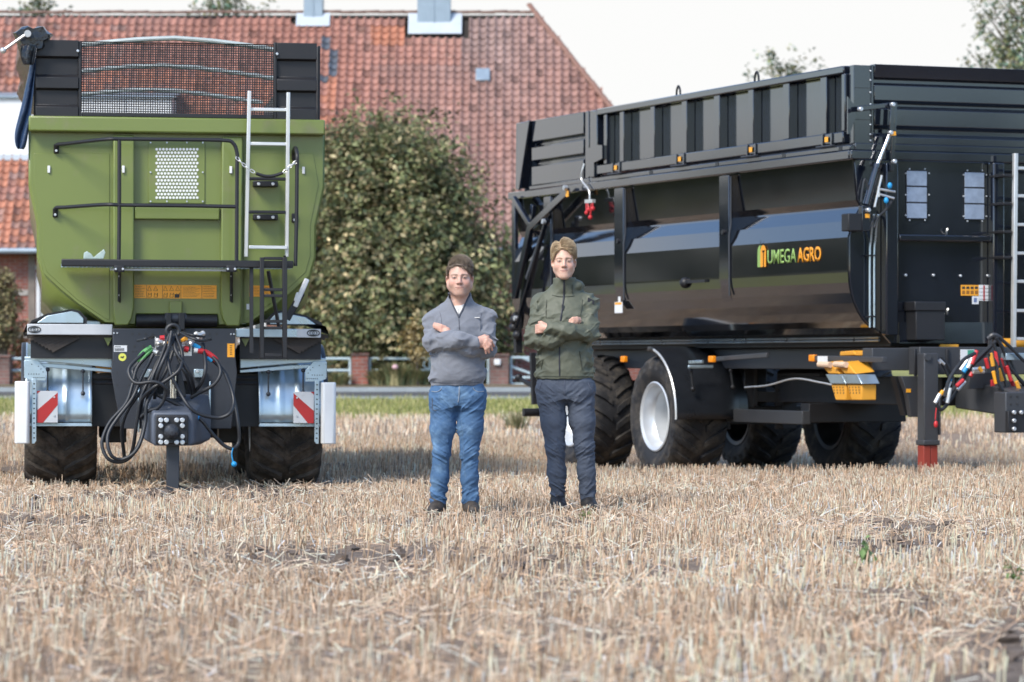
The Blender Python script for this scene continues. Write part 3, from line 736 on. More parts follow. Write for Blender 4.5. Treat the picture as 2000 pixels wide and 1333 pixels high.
gbox('lower_gusset', green_paint, 331, 588, 356, 613, -.05, -.002, bevel=.008)
# panel creases on the lower front
gpoly('side_panel', green_paint, [(78, 300), (214, 300), (214, 626), (205, 622), (150, 585), (92, 532), (82, 500), (82, 440), (66, 362), (66, 300)], -.006, .005, bevel=.003)
gpoly('side_panel', green_paint, [(476, 300), (612, 300), (622, 362), (606, 440), (606, 500), (597, 532), (540, 585), (486, 622), (476, 626)], -.006, .005, bevel=.003)
# perforated inspection window: white cells in a hexagonal raster
cells = MB(); rr = .0185
for r in range(15):
    for c in range(13 if r % 2 == 0 else 12):
        p = gp(306 + c*6.6 + (3.3 if r % 2 else 0), 292 + r*6.75, -.012)
        cells.prism([p + Vector((.0122*math.sin(k*math.pi/3), 0, .0122*math.cos(k*math.pi/3))) for k in range(6)], (0, -.004, 0))
tag(cells.build('window_cells', white_plastic, gt_, smooth=0), kind='stuff')
gbox('window_plate', green_paint, 290, 276, 400, 398, -.010, -.003, bevel=.003)
bolts(gf, [(294, 279), (326, 279), (365, 279), (396, 279), (294, 337), (396, 337), (294, 394), (326, 394), (365, 394), (396, 394)], -.012, .008, gt_, dep=.01)
for q in ((95.5, 331), (241, 331), (451, 332), (593, 333)):
    gbox('reflector', white_film, q[0]-2.6, q[1]-7, q[0]+2.6, q[1]+7, -.105 if 220 < q[0] < 470 else -.022, -.088 if 220 < q[0] < 470 else -.009, bevel=.003)

# top extension: corrugated black side boards, wire mesh, bows, tarpaulin
def board(px0, px1, py0, py1):
    a, c = gp(px0, py0, -.05), gp(px1, py1, -.05); z1, z0 = a.z, c.z; hgt = z1-z0; prof = []
    for t, v in ((0, -.06), (.14, -.06), (.17, -.015), (.36, -.015), (.38, -.06), (.52, -.06), (.56, -.015), (.77, -.015), (.79, -.06), (1, -.06)):
        prof.append((v, z0+hgt*t))
    pts = [Vector((a.x, v, z)) for v, z in prof] + [Vector((a.x, .02, z1)), Vector((a.x, .02, z0))]
    b = MB(); b.prism(pts, (c.x-a.x, 0, 0)); return b.build('top_board', matt_black, gt_, bevel=.004)
board(70, 153, 78, 231); board(541, 618, 84, 235)
gbox('edge_post', matt_black, 153.5, 80, 159, 232, -.05, .02); gbox('edge_post', matt_black, 535, 83, 540.5, 236, -.05, .02)
b = MB(); a0, a1 = gp(157, 83, -.02), gp(537, 86, -.02); gf.fbox(b, 159.3, 82, 534.7, 87, -.04, .01); b.build('top_rail', matt_black, gt_, bevel=.004)
gbox('lower_rail', matt_black, 159.3, 219, 534.7, 233, -.04, .01)
b = MB(); zt, zb = gp(300, 86, -.015).z, gp(300, 221, -.015).z
for k in range(82): x = lerp(a0.x, a1.x, (k+.5)/82); b.box(x-.0042, x+.0042, -.018, -.014, zb, zt)
for k in range(29): z = lerp(zb, zt, (k+.5)/29); b.box(a0.x, a1.x, -.0225, -.0185, z-.0042, z+.0042)
b.build('wire_mesh', matt_black, gt_, smooth=0)
for px in (152, 541):
    bolts(gf, [(px, 100 if px < 300 else 106)], -.06, .012, gt_)
bow_mat = mat('bow_tube', (.50, .54, .50), .4, metal=.3)
for v, dy in ((.75, 0), (3.45, 0), (6.3, 0)):
    zc = gp(345, 74, .75).z; zs = gp(158, 99, .75).z; pts = []
    for t in np.linspace(-1, 1, 15):
        k = max(0, 1-abs(t)*1.05); z = zs + (zc-zs)*(1-abs(t)**1.35 if abs(t) > .25 else 1-.25**1.35*(.25+.75*abs(t)/.25)); pts.append((cu + t*1.13, v, z))
    b = MB(); b.tube(pts, .022, 10); b.build('roof_bow', bow_mat, gt_)
# side boards of the top extension running back
b = MB()
for sd in (0, 1):
    e = Vector((gp(66, 78, 0).x + .012, 0, 0)); e = mir(e) if sd else e
    zt_, zb_ = gp(80, 80, 0).z, gp(80, 226, 0).z; b.box(e.x-.01, e.x+.01, .03, 6.9, zb_, zt_)
b.build('side_extension', matt_black, gt_)
tarp = mat('tarpaulin', (.011, .013, .018), .22, var=.3, vscale=6, bump=.02, bscale=9)
blue_tarp = mat('blue_tarpaulin', (.018, .038, .085), .3, var=.3, vscale=5, bump=.02, bscale=8)
c0 = gp(64, 74, -.12); P = []; rad = []
b = MB(); nn = 20; vs_ = []
steps = np.concatenate([np.linspace(-.12, .5, 8), np.linspace(.9, 7, 12)])
for i, v in enumerate(steps):
    for k in range(nn):
        a = 2*math.pi*k/nn; r = .125*(1 + .16*math.sin(3*a + v*2) + .12*math.sin(7*a - v*9)) * (.85 if i == 0 else 1)
        vs_.append((c0.x + r*math.cos(a)*1.12, v, c0.z + r*math.sin(a)*.92))
fs_ = [(i*nn+k, i*nn+(k+1) % nn, (i+1)*nn+(k+1) % nn, (i+1)*nn+k) for i in range(len(steps)-1) for k in range(nn)] + [tuple(range(nn))[::-1]]
b.add(vs_, fs_); b.build('tarp_roll', tarp, gt_, smooth=50)
b = MB(); b.tube(gf.poly([(54, 66), (44, 72), (6, 99)], -.2), .013, 8); b.ball(gp(6, 99, -.2), .026); b.build('crank_handle', alu, gt_)
b = MB(); b.cyl(gp(54, 66, -.23), gp(54, 66, -.1), .03, 12); b.build('crank_hub', bolt_mat, gt_)
def cloth(name, m, rows, v, par=gt_, wav=.03):
    b = MB(); K = 7; vs2 = []
    for i, (l, r, y) in enumerate(rows):
        for k in range(K):
            t = k/(K-1); p = gp(lerp(l, r, t), y, v); vs2.append((p.x, p.y + wav*math.sin(t*9 + i*.7) + .02*i*0, p.z))
    b.add(vs2, [(i*K+k, i*K+k+1, (i+1)*K+k+1, (i+1)*K+k) for i in range(len(rows)-1) for k in range(K-1)])
    o = b.build(name, m, par, smooth=180); s_ = o.modifiers.new('s', 'SOLIDIFY'); s_.thickness = .012
    s2 = o.modifiers.new('d', 'SUBSURF'); s2.levels = s2.render_levels = 2; return o
cloth('tarp_end', blue_tarp, [(60, 72, 96), (59, 71, 125), (53, 68, 160), (45, 65, 200), (36, 60, 235), (28, 54, 262), (29, 50, 284), (33, 45, 292)], -.02)
cloth('tarp_flap', tarp, [(40, 75, 88), (38, 72, 108), (46, 68, 128)], -.14)

# platform, rails, ladders
deck_z = gp(300, 524, -.55).z
gbox('platform_edge', matt_black, 120, 506, 573, 524, -.56, -.52, bevel=.008)
b = MB(); xa, xb = gp(120, 520, -.55).x, gp(573, 520, -.55).x
for k in range(56): x = lerp(xa, xb, (k+.5)/56); b.box(x-.004, x+.004, -.52, -.05, deck_z+.012, deck_z+.035)
for k in range(6): v = lerp(-.5, -.08, k/5); b.box(xa, xb, v-.003, v+.003, deck_z+.0125, deck_z+.0345)
b.build('grating', galv, gt_, smooth=0)
gbox('grating_edge', refl_white, 215, 524.5, 452, 530.5, -.50, -.49, bevel=.002)
for px in (233, 452):
    b = MB(); b.prism([gp(px, 525, -.5), gp(px, 592, -.09), gp(px, 566, -.09), gp(px, 525, -.12)], (.012, 0, 0)); b.build('platform_bracket', matt_black, gt_, bevel=.003)
    gbox('bracket_foot', matt_black, px-10, 519, px+10, 532, -.575, -.561); bolts(gf, [(px-7, 526), (px+7, 526)], -.577, .010, gt_)
    gbox('bracket_strap', matt_black, px-3, 532, px+3, 590, -.100, -.088); bolts(gf, [(px, 540), (px, 577)], -.102, .008, gt_)
def rail(name, pts, r=.016, m=matt_black, par=gt_):
    b = MB(); b.tube(catmull([gp(*q) for q in pts], 5), r, 8); return b.build(name, m, par)
rail('handrail', [(110, 297, -.03), (110, 284, -.06), (130, 281, -.15), (205, 272.5, -.5), (240, 272, -.53), (345, 273, -.53), (435, 274.5, -.53), (455, 280, -.53), (463, 300, -.53), (463, 330, -.53), (462, 516, -.53)])
rail('handrail', [(108, 420, -.03), (109, 407, -.06), (130, 405, -.15), (205, 400, -.5), (240, 401, -.53), (345, 402, -.53), (460, 404, -.53)])
rail('rail_post', [(233, 274, -.53), (233, 400, -.53), (232, 522, -.53)])
rail('handrail', [(574, 312, -.05), (573, 297, -.1), (577, 289, -.3), (580, 300, -.5), (580, 330, -.52), (579, 430, -.52), (577, 520, -.52)])
for q in ((110, 290), (108, 415), (575, 303), (575, 425)):
    gbox('rail_foot', matt_black, q[0]-5, q[1]-8, q[0]+5, q[1]+10, -.035, -.007); bolts(gf, [(q[0], q[1]+5)], -.036, .011, gt_)
lad = []
for a, c in (((487, 178), (480.5, 502)), ((563, 181), (560, 502))):
    p0, p1 = gp(*a, -.36), gp(*c, -.30); b = MB(); b.bar(p0, p1, .030, .05, (0, 1, 0)); b.build('ladder_rail', alu, gt_, bevel=.004)
for py in (214, 281, 483):
    p0, p1 = gp(486, py, -.34), gp(561, py+1, -.34); b = MB(); b.bar(p0, p1, .032, .028, (0, 0, 1)); b.build('ladder_rung', alu, gt_, bevel=.004)
for py in (352, 417):
    gbox('ladder_bracket', matt_black, 486, py-6, 558, py+1, -.35, -.30); gbox('ladder_bracket_foot', matt_black, 495, py+1.3, 543, py+13, -.12, -.008)
    bolts(gf, [(505, py+8), (533, py+8)], -.122, .014, gt_)
for x0, x1 in ((508, 516), (552, 561)):
    b = MB(); b.prism([gp(x0, 503, -.66), gp(x1, 503, -.66), gp(x1, 700, -.66), gp(x0, 700, -.66)], (0, .06, 0)); b.build('step_rail', matt_black, gt_, bevel=.004)
for py in (505, 566, 578, 628, 641, 694):
    gbox('step_rung', matt_black, 516.3, py-3, 551.7, py+3, -.655, -.605, bevel=.003)
b = MB(); b.bar(gp(491, 520, -.5), gp(491, 690, -.55), .03, .03); b.build('step_strut', matt_black, gt_); b = MB(); b.bar(gp(524, 530, -.4), gp(545, 640, -.25), .025, .02); b.build('step_strut', matt_black, gt_)
b = MB(); b.bar(gp(556, 500, -.5), gp(556, 610, -.3), .02, .02); b.build('step_strut', matt_black, gt_)
# safety chain across the ladder: steel links at both ends, rubber sleeve between
ch = [Vector(p) for p in catmull([gp(462, 308, -.54), gp(478, 324, -.55), gp(500, 339, -.56), (gp(525, 345, -.56)), gp(552, 338, -.55), gp(566, 326, -.54), gp(579, 316, -.53)], 8)]
b = MB(); b.tube(ch[16:33], .014, 8); b.build('chain_sleeve', matt_black, gt_)
for seg in (ch[0:17:3], ch[33::3]):
    for q in range(len(seg)-1):
        m_ = (seg[q]+seg[q+1])/2; t_ = (seg[q+1]-seg[q]).normalized(); n_ = Vector((0, 1, 0)) if q % 2 else t_.cross(Vector((0, 1, 0))).normalized()
        b = MB(); b.tube([m_ + t_*.024*math.cos(a*math.pi/5) + n_*.011*math.sin(a*math.pi/5) for a in range(10)], .0045, 6, True); b.build('chain_link', alu, gt_)
# a pale plastic wrapper lying on the platform
b = MB(); P3 = gf.poly([(163, 506), (164, 494), (170, 491), (178, 496), (183, 503), (190, 497), (203, 487), (206, 494), (202, 506)], -.40)
b.prism(P3, (0, .09, 0)); wr = b.build('plastic_wrapper', mat('clear_wrapper', (.55, .66, .62), .3, var=.3, vscale=20, trans=.3), smooth=0, bevel=.004)
wr.matrix_world = GM; tag(wr, 'crumpled pale plastic wrapper lying on the green trailer platform', 'wrapper')
# stickers
def sticker(name, m, px0, py0, px1, py1, v, marks=None, th=.002):
    o = gbox(name, m, px0, py0, px1, py1, v-th, v, bevel=0)
    if marks:
        b = MB()
        for q in marks:
            if len(q) == 4: gf.fbox(b, *q, v-th-.0015, v-th)
            else: b.tube([gp(*w, v-th-.0006) for w in q[0]], .0022, 4, closed=True)
        b.build('print', print_dark, o, smooth=0)
    return o
mk = [(286, 557, 286.6, 583), (317, 557, 317.6, 583), (353, 558, 353.6, 584), (394, 558, 394.6, 584), (394.6, 570, 422, 570.5)]
for k in range(7): mk.append((264, 560+k*3.2, 264+16+random.uniform(-4, 4), 560.7+k*3.2))
for k in range(8): mk.append((357, 561+k*2.6, 357+30+random.uniform(-8, 4), 561.6+k*2.6))
for k in range(7): mk.append((397, 560+k*3.3, 397+20+random.uniform(-6, 3), 560.7+k*3.3))
for c in (292, 304, 323, 335, 347):
    mk.append(([(c-4, 568), (c, 559.5), (c+4, 568)],)); mk.append(([(c-3.5, 581), (c-2, 573), (c+1, 576), (c+4, 572.5), (c+3, 581)],))
mk += [(341, 575, 350, 582)]
sticker('warning_sticker', orange_film, 262, 556.5, 423, 584, -.004, mk)
sticker('warning_sticker', orange_film, 487, 558, 530, 580, -.008, [(490, 561+k*3, 525-random.uniform(0, 8), 561.8+k*3) for k in range(6)])
gbox('small_sticker', white_film, 481.5, 594, 487, 605, -.010, -.0075, bevel=0)

# lower front: plate, bars with eye emblem, side brackets
plate = gpoly('front_plate', chassis_grey, [(220, 642), (460, 642), (460, 700), (463, 727), (452, 838), (382, 838), (380, 745), (300, 745), (298, 838), (236, 838), (217, 727), (220, 700)], -.12, .025)
gbox('plate_backing', matt_black, 296, 740, 384, 860, .0, .05)
for q in [(259, 653), (272, 653), (285, 653), (298, 653), (410, 653), (423, 653), (263, 677), (281, 677), (259, 687), (266, 687), (422, 688), (229, 728), (229, 753), (252, 752), (425, 752), (222, 706)]:
    p = gp(*q, -.1206); b = MB(); b.cyl(p, p + Vector((0, -.002, 0)), .011 if q[1] < 680 else .006, 10); b.build('hole', print_dark, plate, smooth=0)
bolts(gf, [(222.5, 651), (229, 651), (451, 653), (457, 653)], -.121, .008, gt_, dep=.008)
sticker('barcode_sticker', white_film, 222.5, 675, 248, 687.5, -.1205, [(224, 677, 236, 678.6)] + [(224+k*1.9, 680.5, 225.1+k*1.9, 686) for k in range(10)])
sticker('warning_sticker', orange_film, 444, 671.5, 458, 698, -.1205, [(449, 675+k*3.4, 453, 676.2+k*3.4) for k in range(6)])
c = gp(239, 698, -.121); b = MB(); b.cyl(c, c + Vector((0, -.002, 0)), .033, 24); o_ = b.build('round_sticker', yellow_film, gt_, smooth=0)
b = MB(); b.prism([c + Vector((dx, -.0035, dz)) for dx, dz in ((-.018, -.006), (-.012, .008), (-.002, .003), (.008, .010), (.017, .006), (.010, -.004), (.004, -.012), (-.006, -.005))], (0, .001, 0)); b.build('print', print_dark, o_, smooth=0)
for q, e in (((53, 633, 219.5, 655), 67), ((460.5, 642, 626, 660), 612)):
    br = gbox('light_bar', refl_white if q[0] < 100 else galv, *q, -.08, -.05)
    py = (q[1]+q[3])/2; c = gp(e, py, -.0815)
    if q[0] > 100: gbox('light_bar_end', refl_white, 580, 643, 626.5, 659.5, -.084, -.0805, bevel=0); c.y = -.085
    b = MB(); el = lambda rx, rz, k: c + Vector((rx*math.cos(k*math.pi/10), -.001, rz*math.sin(k*math.pi/10)))
    b.tube([el(.052, .026, k) for k in range(20)], .0045, 5, True); b.tube([el(.03, .019, k) for k in range(20)], .0035, 5, True); b.tube([el(.008, .012, k) for k in range(20)], .003, 5, True)
    b.build('eye_emblem', print_dark, br)
for sg in (0, 1):
    def PL(pts, v): r = gf.poly(pts, v); return [mir(p) for p in r] if sg else r
    b = MB(); b.prism(PL([(72, 631), (92, 617), (140, 608), (152, 611), (163, 622), (163, 631.5)], -.045), (0, .012, 0)); b.build('gusset_plate', galv, gt_, bevel=.004)
    b = MB(); b.prism(PL([(45, 652), (62, 626), (92, 613), (140, 604), (156, 608), (170, 622), (170, 633), (52, 634)], -.03), (0, .03, 0)); b.build('gusset_backing', matt_black, gt_)
    b = MB()
    for k in range(9):
        t = k/9; p0, p1 = PL([(lerp(46, 108, t), lerp(655, 690, t))], .0)[0], PL([(lerp(100, 160, t), lerp(645, 660, t))], .0)[0]; b.bar(p0, p1, .028, .018, (0, 1, 0))
    b.build('side_flap', mat('brown_flap', (.05, .04, .033), .7, var=.4, vscale=9), gt_)
    b = MB(); b.box(*sorted((PL([(60, 656)], .03)[0].x, PL([(221, 690)], .03)[0].x)), .03, .06, gp(60, 700, .03).z, gp(60, 645, .03).z); b.build('side_backing', matt_black, gt_)
    b = MB(); b.prism(PL([(203, 660), (219, 660), (211, 676)], -.02), (0, .03, 0)); b.build('green_tab', green_paint, gt_)
    # fender arm, bracket, marker, warning board
    b = MB(); b.prism(PL([(48, 697), (219, 698), (219, 719), (120, 709), (48, 705)], .10), (0, .06, 0)); b.build('fender_arm', galv, gt_, bevel=.005)
    b = MB(); b.prism(PL([(75, 709.5), (120, 712), (219, 722), (219, 728), (75, 717)], .12), (0, .06, 0)); b.build('fender_arm_flange', galv, gt_, bevel=.004)
    b = MB(); b.prism(PL([(47, 704), (74, 704), (90, 722), (90, 744), (62, 744), (47, 738)], .08), (0, .015, 0)); brk = b.build('marker_bracket', galv, gt_, bevel=.003)
    b = MB()
    for qx, qy in [(56+5*i, 731) for i in range(5)] + [(66+4*i, 738) for i in range(6)] + [(75, 716), (80, 721), (84, 727), (62, 712)]:
        p = PL([(qx, qy)], .079)[0]; b.cyl(p, p + Vector((0, -.002, 0)), .005, 6)
    tag(b.build('bracket_holes', print_dark, brk, smooth=0), kind='stuff')
    b = MB(); b.prism(PL([(62, 740), (71, 740), (71, 862), (67, 867), (62, 867)], .06), (0, .018, 0)); mp_ = b.build('marker_post', galv, gt_, bevel=.003)
    b = MB()
    for k in range(12):
        p = PL([(66.5, 750 + k*9.6)], .059)[0]; b.box(p.x-.007, p.x+.007, p.y-.002, p.y, p.z-.005, p.z+.005)
    tag(b.build('post_slots', print_dark, mp_, smooth=0), kind='stuff')
    p0, p1 = PL([(29, 745)], .05)[0], PL([(58, 867)], .05)[0]; x0, x1 = sorted((p0.x, p1.x)); b = MB()
    b.prism([Vector((x0, .09, p1.z)), Vector((x0, .03, p1.z)), Vector((x0+.02, .01, p1.z)), Vector((x1-.02, .01, p1.z)), Vector((x1, .03, p1.z)), Vector((x1, .09, p1.z))], (0, 0, p0.z-p1.z)); b.build('marker_panel', white_plastic, gt_, bevel=.01)
    W_ = [(72, 764), (113, 764), (113, 826), (72, 826)]
    b = MB(); b.prism(PL(W_, .075), (0, .006, 0)); wb = b.build('warning_board', refl_white, gt_, bevel=.002)
    for tri in ([(72, 826), (72, 802), (113, 767), (113, 791), (84, 826)], [(72, 764), (79, 764), (72, 770)]):
        b = MB(); b.prism(PL(tri, .0735), (0, .001, 0)); b.build('red_stripe', refl_red, wb, smooth=0)
    for q in ((106, 776), (106, 812)):
        p = PL([q], .074)[0]; b = MB(); b.cyl(p, p + Vector((0, -.006, 0)), .008, 8); b.build('rivet', bolt_mat, wb)
    for q in ((93, 722), (162, 725)):
        p0, p1 = PL([q], .13)[0], PL([(q[0], q[1]+44)], .13)[0]; b = MB(); b.tube([p0, p1], .007, 8); b.ball(p0, .02, 8, 6); b.ball(p1, .02, 8, 6); b.build('fender_stay', chassis_grey, gt_)
    # curved galvanised fender with pressed ribs
    x0, x1 = sorted((PL([(50, 760)], .16)[0].x, PL([(180, 760)], .16)[0].x)); wz = .60; wv = .16+.74; b = MB(); na = 22; prof = []
    xs = np.linspace(x0, x1, 27)
    for i in range(na+1):
        a = R(lerp(-6, 150, i/na)); 
        for j, x in enumerate(xs):
            t = (x-x0)/(x1-x0); rib = .014*max(0, 1-abs(t-.33)*22) + .014*max(0, 1-abs(t-.62)*22) + .01*(1 if t < .03 or t > .97 else 0)
            Rr = (.74 + rib) if a > R(40) or True else .74
            # front skirt hangs straight below axle height
            prof.append((x, wv - Rr*math.cos(a), wz + Rr*.82*math.sin(a)))
    K = len(xs); b.add(prof, [(i*K+j, (i+1)*K+j, (i+1)*K+j+1, i*K+j+1) for i in range(na) for j in range(K-1)])
    fo = b.build('fender', galv, gt_, smooth=50); s_ = fo.modifiers.new('s', 'SOLIDIFY'); s_.thickness = .004
    zb_ = gp(100, 830, .16).z; b = MB(); b.box(x0+.004, x1-.004, wv-.745, wv-.735, zb_, wz-.07); b.box(x0, x1, wv-.76, wv-.73, zb_-.012, zb_+.004); b.build('fender_skirt', galv, gt_, bevel=.002)
    e0, e1 = PL([(41, 760)], .2)[0].x, PL([(52, 760)], .2)[0].x; e0, e1 = sorted((e0, e1)); b = MB()
    arc = [(wv - r_*math.cos(R(a_)), wz + r_*.82*math.sin(R(a_))) for r_, rg in ((.752, range(-12, 151, 9)), (.66, range(150, -13, -9))) for a_ in rg]
    b.prism([Vector((e0, y_, z_)) for y_, z_ in arc], (e1-e0, 0, 0)); b.build('fender_edge', chassis_grey, gt_, bevel=.012)
    uw = PL([(119, 900)], .25)[0].x
    make_wheel(gt_, (uw, wv+.02, .605), .65, .62, .34, muddy, silver_rim, 1 if sg else -1, rot=.1)
    make_wheel(gt_, (uw, wv+1.95, .605), .65, .62, .34, muddy, silver_rim, 1 if sg else -1, rot=.3)
    # steering rods left and right of the plate
    b = MB(); b.cyl(PL([(182, 738)], .3)[0], PL([(222, 738)], .3)[0], .02, 8); b.cyl(PL([(182, 748)], .3)[0], PL([(222, 748)], .3)[0], .016, 8); b.build('steering_rod', chassis_grey, gt_)
gpoly('chock_holder', yellow_plastic, [(185, 666), (219.5, 666), (219.5, 728), (187, 728)], .14, .05, bevel=.01)
gpoly('chock_slot', print_dark, [(195, 674), (203, 674), (203, 694), (195, 694)], .137, .002); gpoly('chock_slot', print_dark, [(207, 674), (215, 674), (215, 694), (207, 694)], .137, .002)
b = MB()
for sd in (-.42, .42): b.box(cu+sd-.06, cu+sd+.06, .06, 7.0, .92, 1.22)
for v in (.5, 2.0, 3.6, 5.2, 6.9): b.box(cu-.36, cu+.36, v-.06, v+.06, .95, 1.18)
b.build('chassis_rail', matt_black, gt_, bevel=.01)
for v in (.92, 2.87):
    b = MB(); b.box(cu-.95, cu+.95, v-.08, v+.08, .52, .70); b.box(cu-.6, cu-.4, v-.14, v+.14, .35, .52); b.box(cu+.4, cu+.6, v-.14, v+.14, .35, .52); b.cyl((cu-.5, v, .5), (cu-.5, v, .95), .1, 16); b.cyl((cu+.5, v, .5), (cu+.5, v, .95), .1, 16); b.build('axle', matt_black, gt_, bevel=.01)
b = MB(); b.box(cu-.75, cu+.75, .3, .36, .5, .95); b.build('rear_bulkhead', matt_black, gt_)
b = MB(); b.cyl(gp(266, 627, .02), gp(424, 627, .02), .055, 20); b.build('front_cylinder', matt_black, gt_)
gbox('clevis', matt_black, 325, 612, 335, 645, -.22, -.10); gbox('clevis', matt_black, 349, 612, 361, 645, -.22, -.10)
b = MB(); b.cyl(gp(322, 622, -.16), gp(364, 622, -.16), .045, 16); b.build('clevis_pin', chassis_grey, gt_)
for q, m_ in ((((576, 600), (600, 545)), white_plastic), (((560, 625), (590, 572)), matt_black), (((578, 590), (584, 572)), white_plastic)):
    b = MB(); b.bar(gp(*q[0], -.04), gp(*q[1], -.03), .045 if m_ is white_plastic else .06, .02, (0, 1, 0)); b.build('locking_lever', m_, gt_, bevel=.012)
b = MB(); b.box(*sorted((gp(127, 0, .2).x, gp(200, 0, .2).x)), .16, .3, gp(130, 637, .2).z, gp(130, 626, .2).z); b.build('folded_ladder', galv, gt_, bevel=.01)

# drawbar head, jack, hitch
db = MB(); q0 = gf.poly([(283, 770), (408, 770), (412, 800), (412, 858), (392, 868), (300, 868), (280, 858), (279, 800)], -.30); q1 = gf.poly([(300, 806), (374, 806), (378, 815), (378, 866), (372, 871), (302, 871), (297, 866), (297, 815)], -1.0)
db.add(q0 + q1, [tuple(range(8)), tuple(range(15, 7, -1))] + [(i, i+8, (i+1) % 8+8, (i+1) % 8) for i in range(8)]); db.build('drawbar_head', mat('drawbar_grey', (.085, .10, .13), .5, var=.15, vscale=5), gt_, bevel=.015)
gpoly('hitch_plate', matt_black, [(306, 811), (366, 811), (368, 814), (368, 868), (304, 868), (304, 814)], -1.045, .04, bevel=.01)
bolts(gf, [(314, 821), (325, 821), (345, 821), (356, 821), (314, 832), (356, 832), (314, 853), (356, 853), (314, 864), (325, 864), (345, 864), (356, 864)], -1.045, .0205, gt_, dep=.03)
c = gp(335, 843, -1.05); b = MB(); b.lathe([(.062, 0), (.06, .03), (.05, .07), (.03, .095), (.001, .10)], c, (0, -1, 0), 24); b.build('hitch_ball', chassis_grey, gt_)
jk = MB(); p = gp(338, 868, -.93); z_ = -.05; jk.box(p.x-.052, p.x+.052, -.93, -.82, z_, gp(338, 862, -.93).z); jk.build('jack_leg', chassis_grey, gt_, bevel=.008)
b = MB(); b.cyl(gp(338, 778, -.62), gp(338, 728, -.62), .028, 16); b.build('jack_cylinder', chrome, gt_)
for q in ([(318, 776), (331, 712), (334, 712), (330, 776)], [(346, 776), (346, 712), (352, 712), (364, 776)]): gpoly('jack_bracket', chassis_grey, q, -.60, .12)
gbox('chain_lug', galv, 280, 721, 300, 738, -.20, -.13); gbox('chain_lug', galv, 379, 721, 400, 738, -.20, -.13)
for q in ((293, 725), (386, 726)): bolts(gf, [q], -.201, .012, gt_)
for px in (271, 410): gbox('plate_edge', galv, px-1.5, 745, px+1.5, 845, -.16, -.122)
# hoses
Z3 = lambda x, y: (200 + x/3.92, 620 + y/3.92)
HO = [[(530,110),(500,220),(430,330),(330,520),(200,700),(150,850),(160,1000),(170,1085)],
      [(535,120),(480,240),(390,420),(300,600),(270,760),(250,900),(235,1000),(215,1060)],
      [(380,260),(270,380),(230,520),(180,660),(60,800),(5,920),(0,1000),(40,1080),(110,1110),(190,1090),(260,1010),(310,880),(320,720),(370,600),(450,470)],
      [(390,280),(300,460),(230,620),(110,780),(50,880),(40,970),(70,1060),(140,1090),(230,1050),(290,960),(330,800),(340,660),(420,520),(490,400),(540,260)],
      [(320,270),(215,370),(205,440),(260,505),(400,495),(480,540),(480,610),(430,690),(350,720),(280,775)],
      [(330,290),(250,380),(235,430),(300,530),(450,610),(620,690),(760,790),(840,890),(930,980),(1000,1005),(1045,950),(1040,820),(1010,640),(960,470),(900,380),(830,320)],
      [(780,265),(870,330),(905,420),(860,510),(760,570),(680,615)],
      [(545,130),(560,250),(620,350),(680,460),(700,560)],
      [(560,130),(610,280),(590,400),(480,490),(390,540),(310,620),(280,740)],
      [(530,110),(500,300),(530,450),(590,570),(660,680),(740,740),(880,770),(970,740),(1005,660),(990,560),(940,430)],
      [(545,200),(600,360),(650,460),(690,600)], [(770,200),(790,380),(760,500),(700,580)], [(515,130),(440,330),(380,470),(350,600),(330,690)], [(550,150),(480,300),(420,450),(400,620)],
      [(600,120),(680,160),(760,180),(830,170)], [(400,150),(330,165),(270,178)], [(580,110),(700,140),(780,150)]]
for k, h in enumerate(HO):
    n = len(h); g_ = random.Random(k); v0 = -.62 - .05*(k % 5)
    pts = [gp(*Z3(*q), v0 - .18*math.sin(math.pi*i/(n-1)) + g_.uniform(-.02, .02)) for i, q in enumerate(h)]
    b = MB(); b.tube(catmull(pts, 6), .0155 if k < 14 else .011, 8); b.build('hose', hose_mat, gt_, smooth=60)
def sleeve(m, pts, r=.021, v=-.72): b = MB(); b.tube(catmull([gp(*Z3(*q), v) for q in pts], 5), r, 10); b.build('hose_sleeve', m, gt_)
sleeve(green_rubber, [(262, 335), (318, 268), (378, 228)]); sleeve(green_rubber, [(285, 345), (335, 290), (382, 245)], .016)
sleeve(red_plastic, [(625, 240), (660, 248)], .026); sleeve(red_plastic, [(730, 255), (790, 268), (840, 300), (872, 332)], .024); sleeve(blue_plastic, [(685, 205), (748, 238)], .018); sleeve(blue_plastic, [(800, 308), (840, 335)], .018)
sleeve(white_plastic, [(700, 253), (730, 256)], .023); sleeve(red_plastic, [(440, 160), (475, 158)], .022)
for q in ((425, 180), (455, 200), (470, 175), (630, 170), (660, 185), (640, 210), (690, 175), (720, 130), (380, 250), (768, 125)):
    g_ = random.Random(q[0]); p = gp(*Z3(*q), -.70); b = MB(); b.cyl(p, p + Vector((g_.uniform(-.06, .06), -.05, g_.uniform(-.05, .02))), .02, 8); b.ball(p, .024, 8, 6); b.build('coupling', alu, gt_)
for q in ((485, 215), (612, 180)): p = gp(*Z3(*q), -.74); b = MB(); b.cyl(p, p + Vector((.03, -.03, .02)), .02, 8); b.build('coupling_cap', yellow_plastic, gt_)
tray = MB(); gf.fbox(tray, *Z3(402, 262), *Z3(684, 296), -.69, -.66); gf.fbox(tray, *Z3(402, 150), *Z3(410, 262), -.69, -.66); gf.fbox(tray, *Z3(676, 150), *Z3(684, 262), -.69, -.66); tray.build('hose_tray', alu, gt_)
c = gp(*Z3(540, 105), -.72); b = MB(); b.tube([c + Vector((.052*math.cos(a*math.pi/9), 0, .05*math.sin(a*math.pi/9))) for a in range(18)], .018, 8, True); b.build('hose_ring', hose_mat, gt_)
for q in ((728, 770), (1008, 1125)): b = MB(); b.ball(gp(*Z3(*q), -.8), .024); b.build('pull_knob', blue_plastic, gt_)
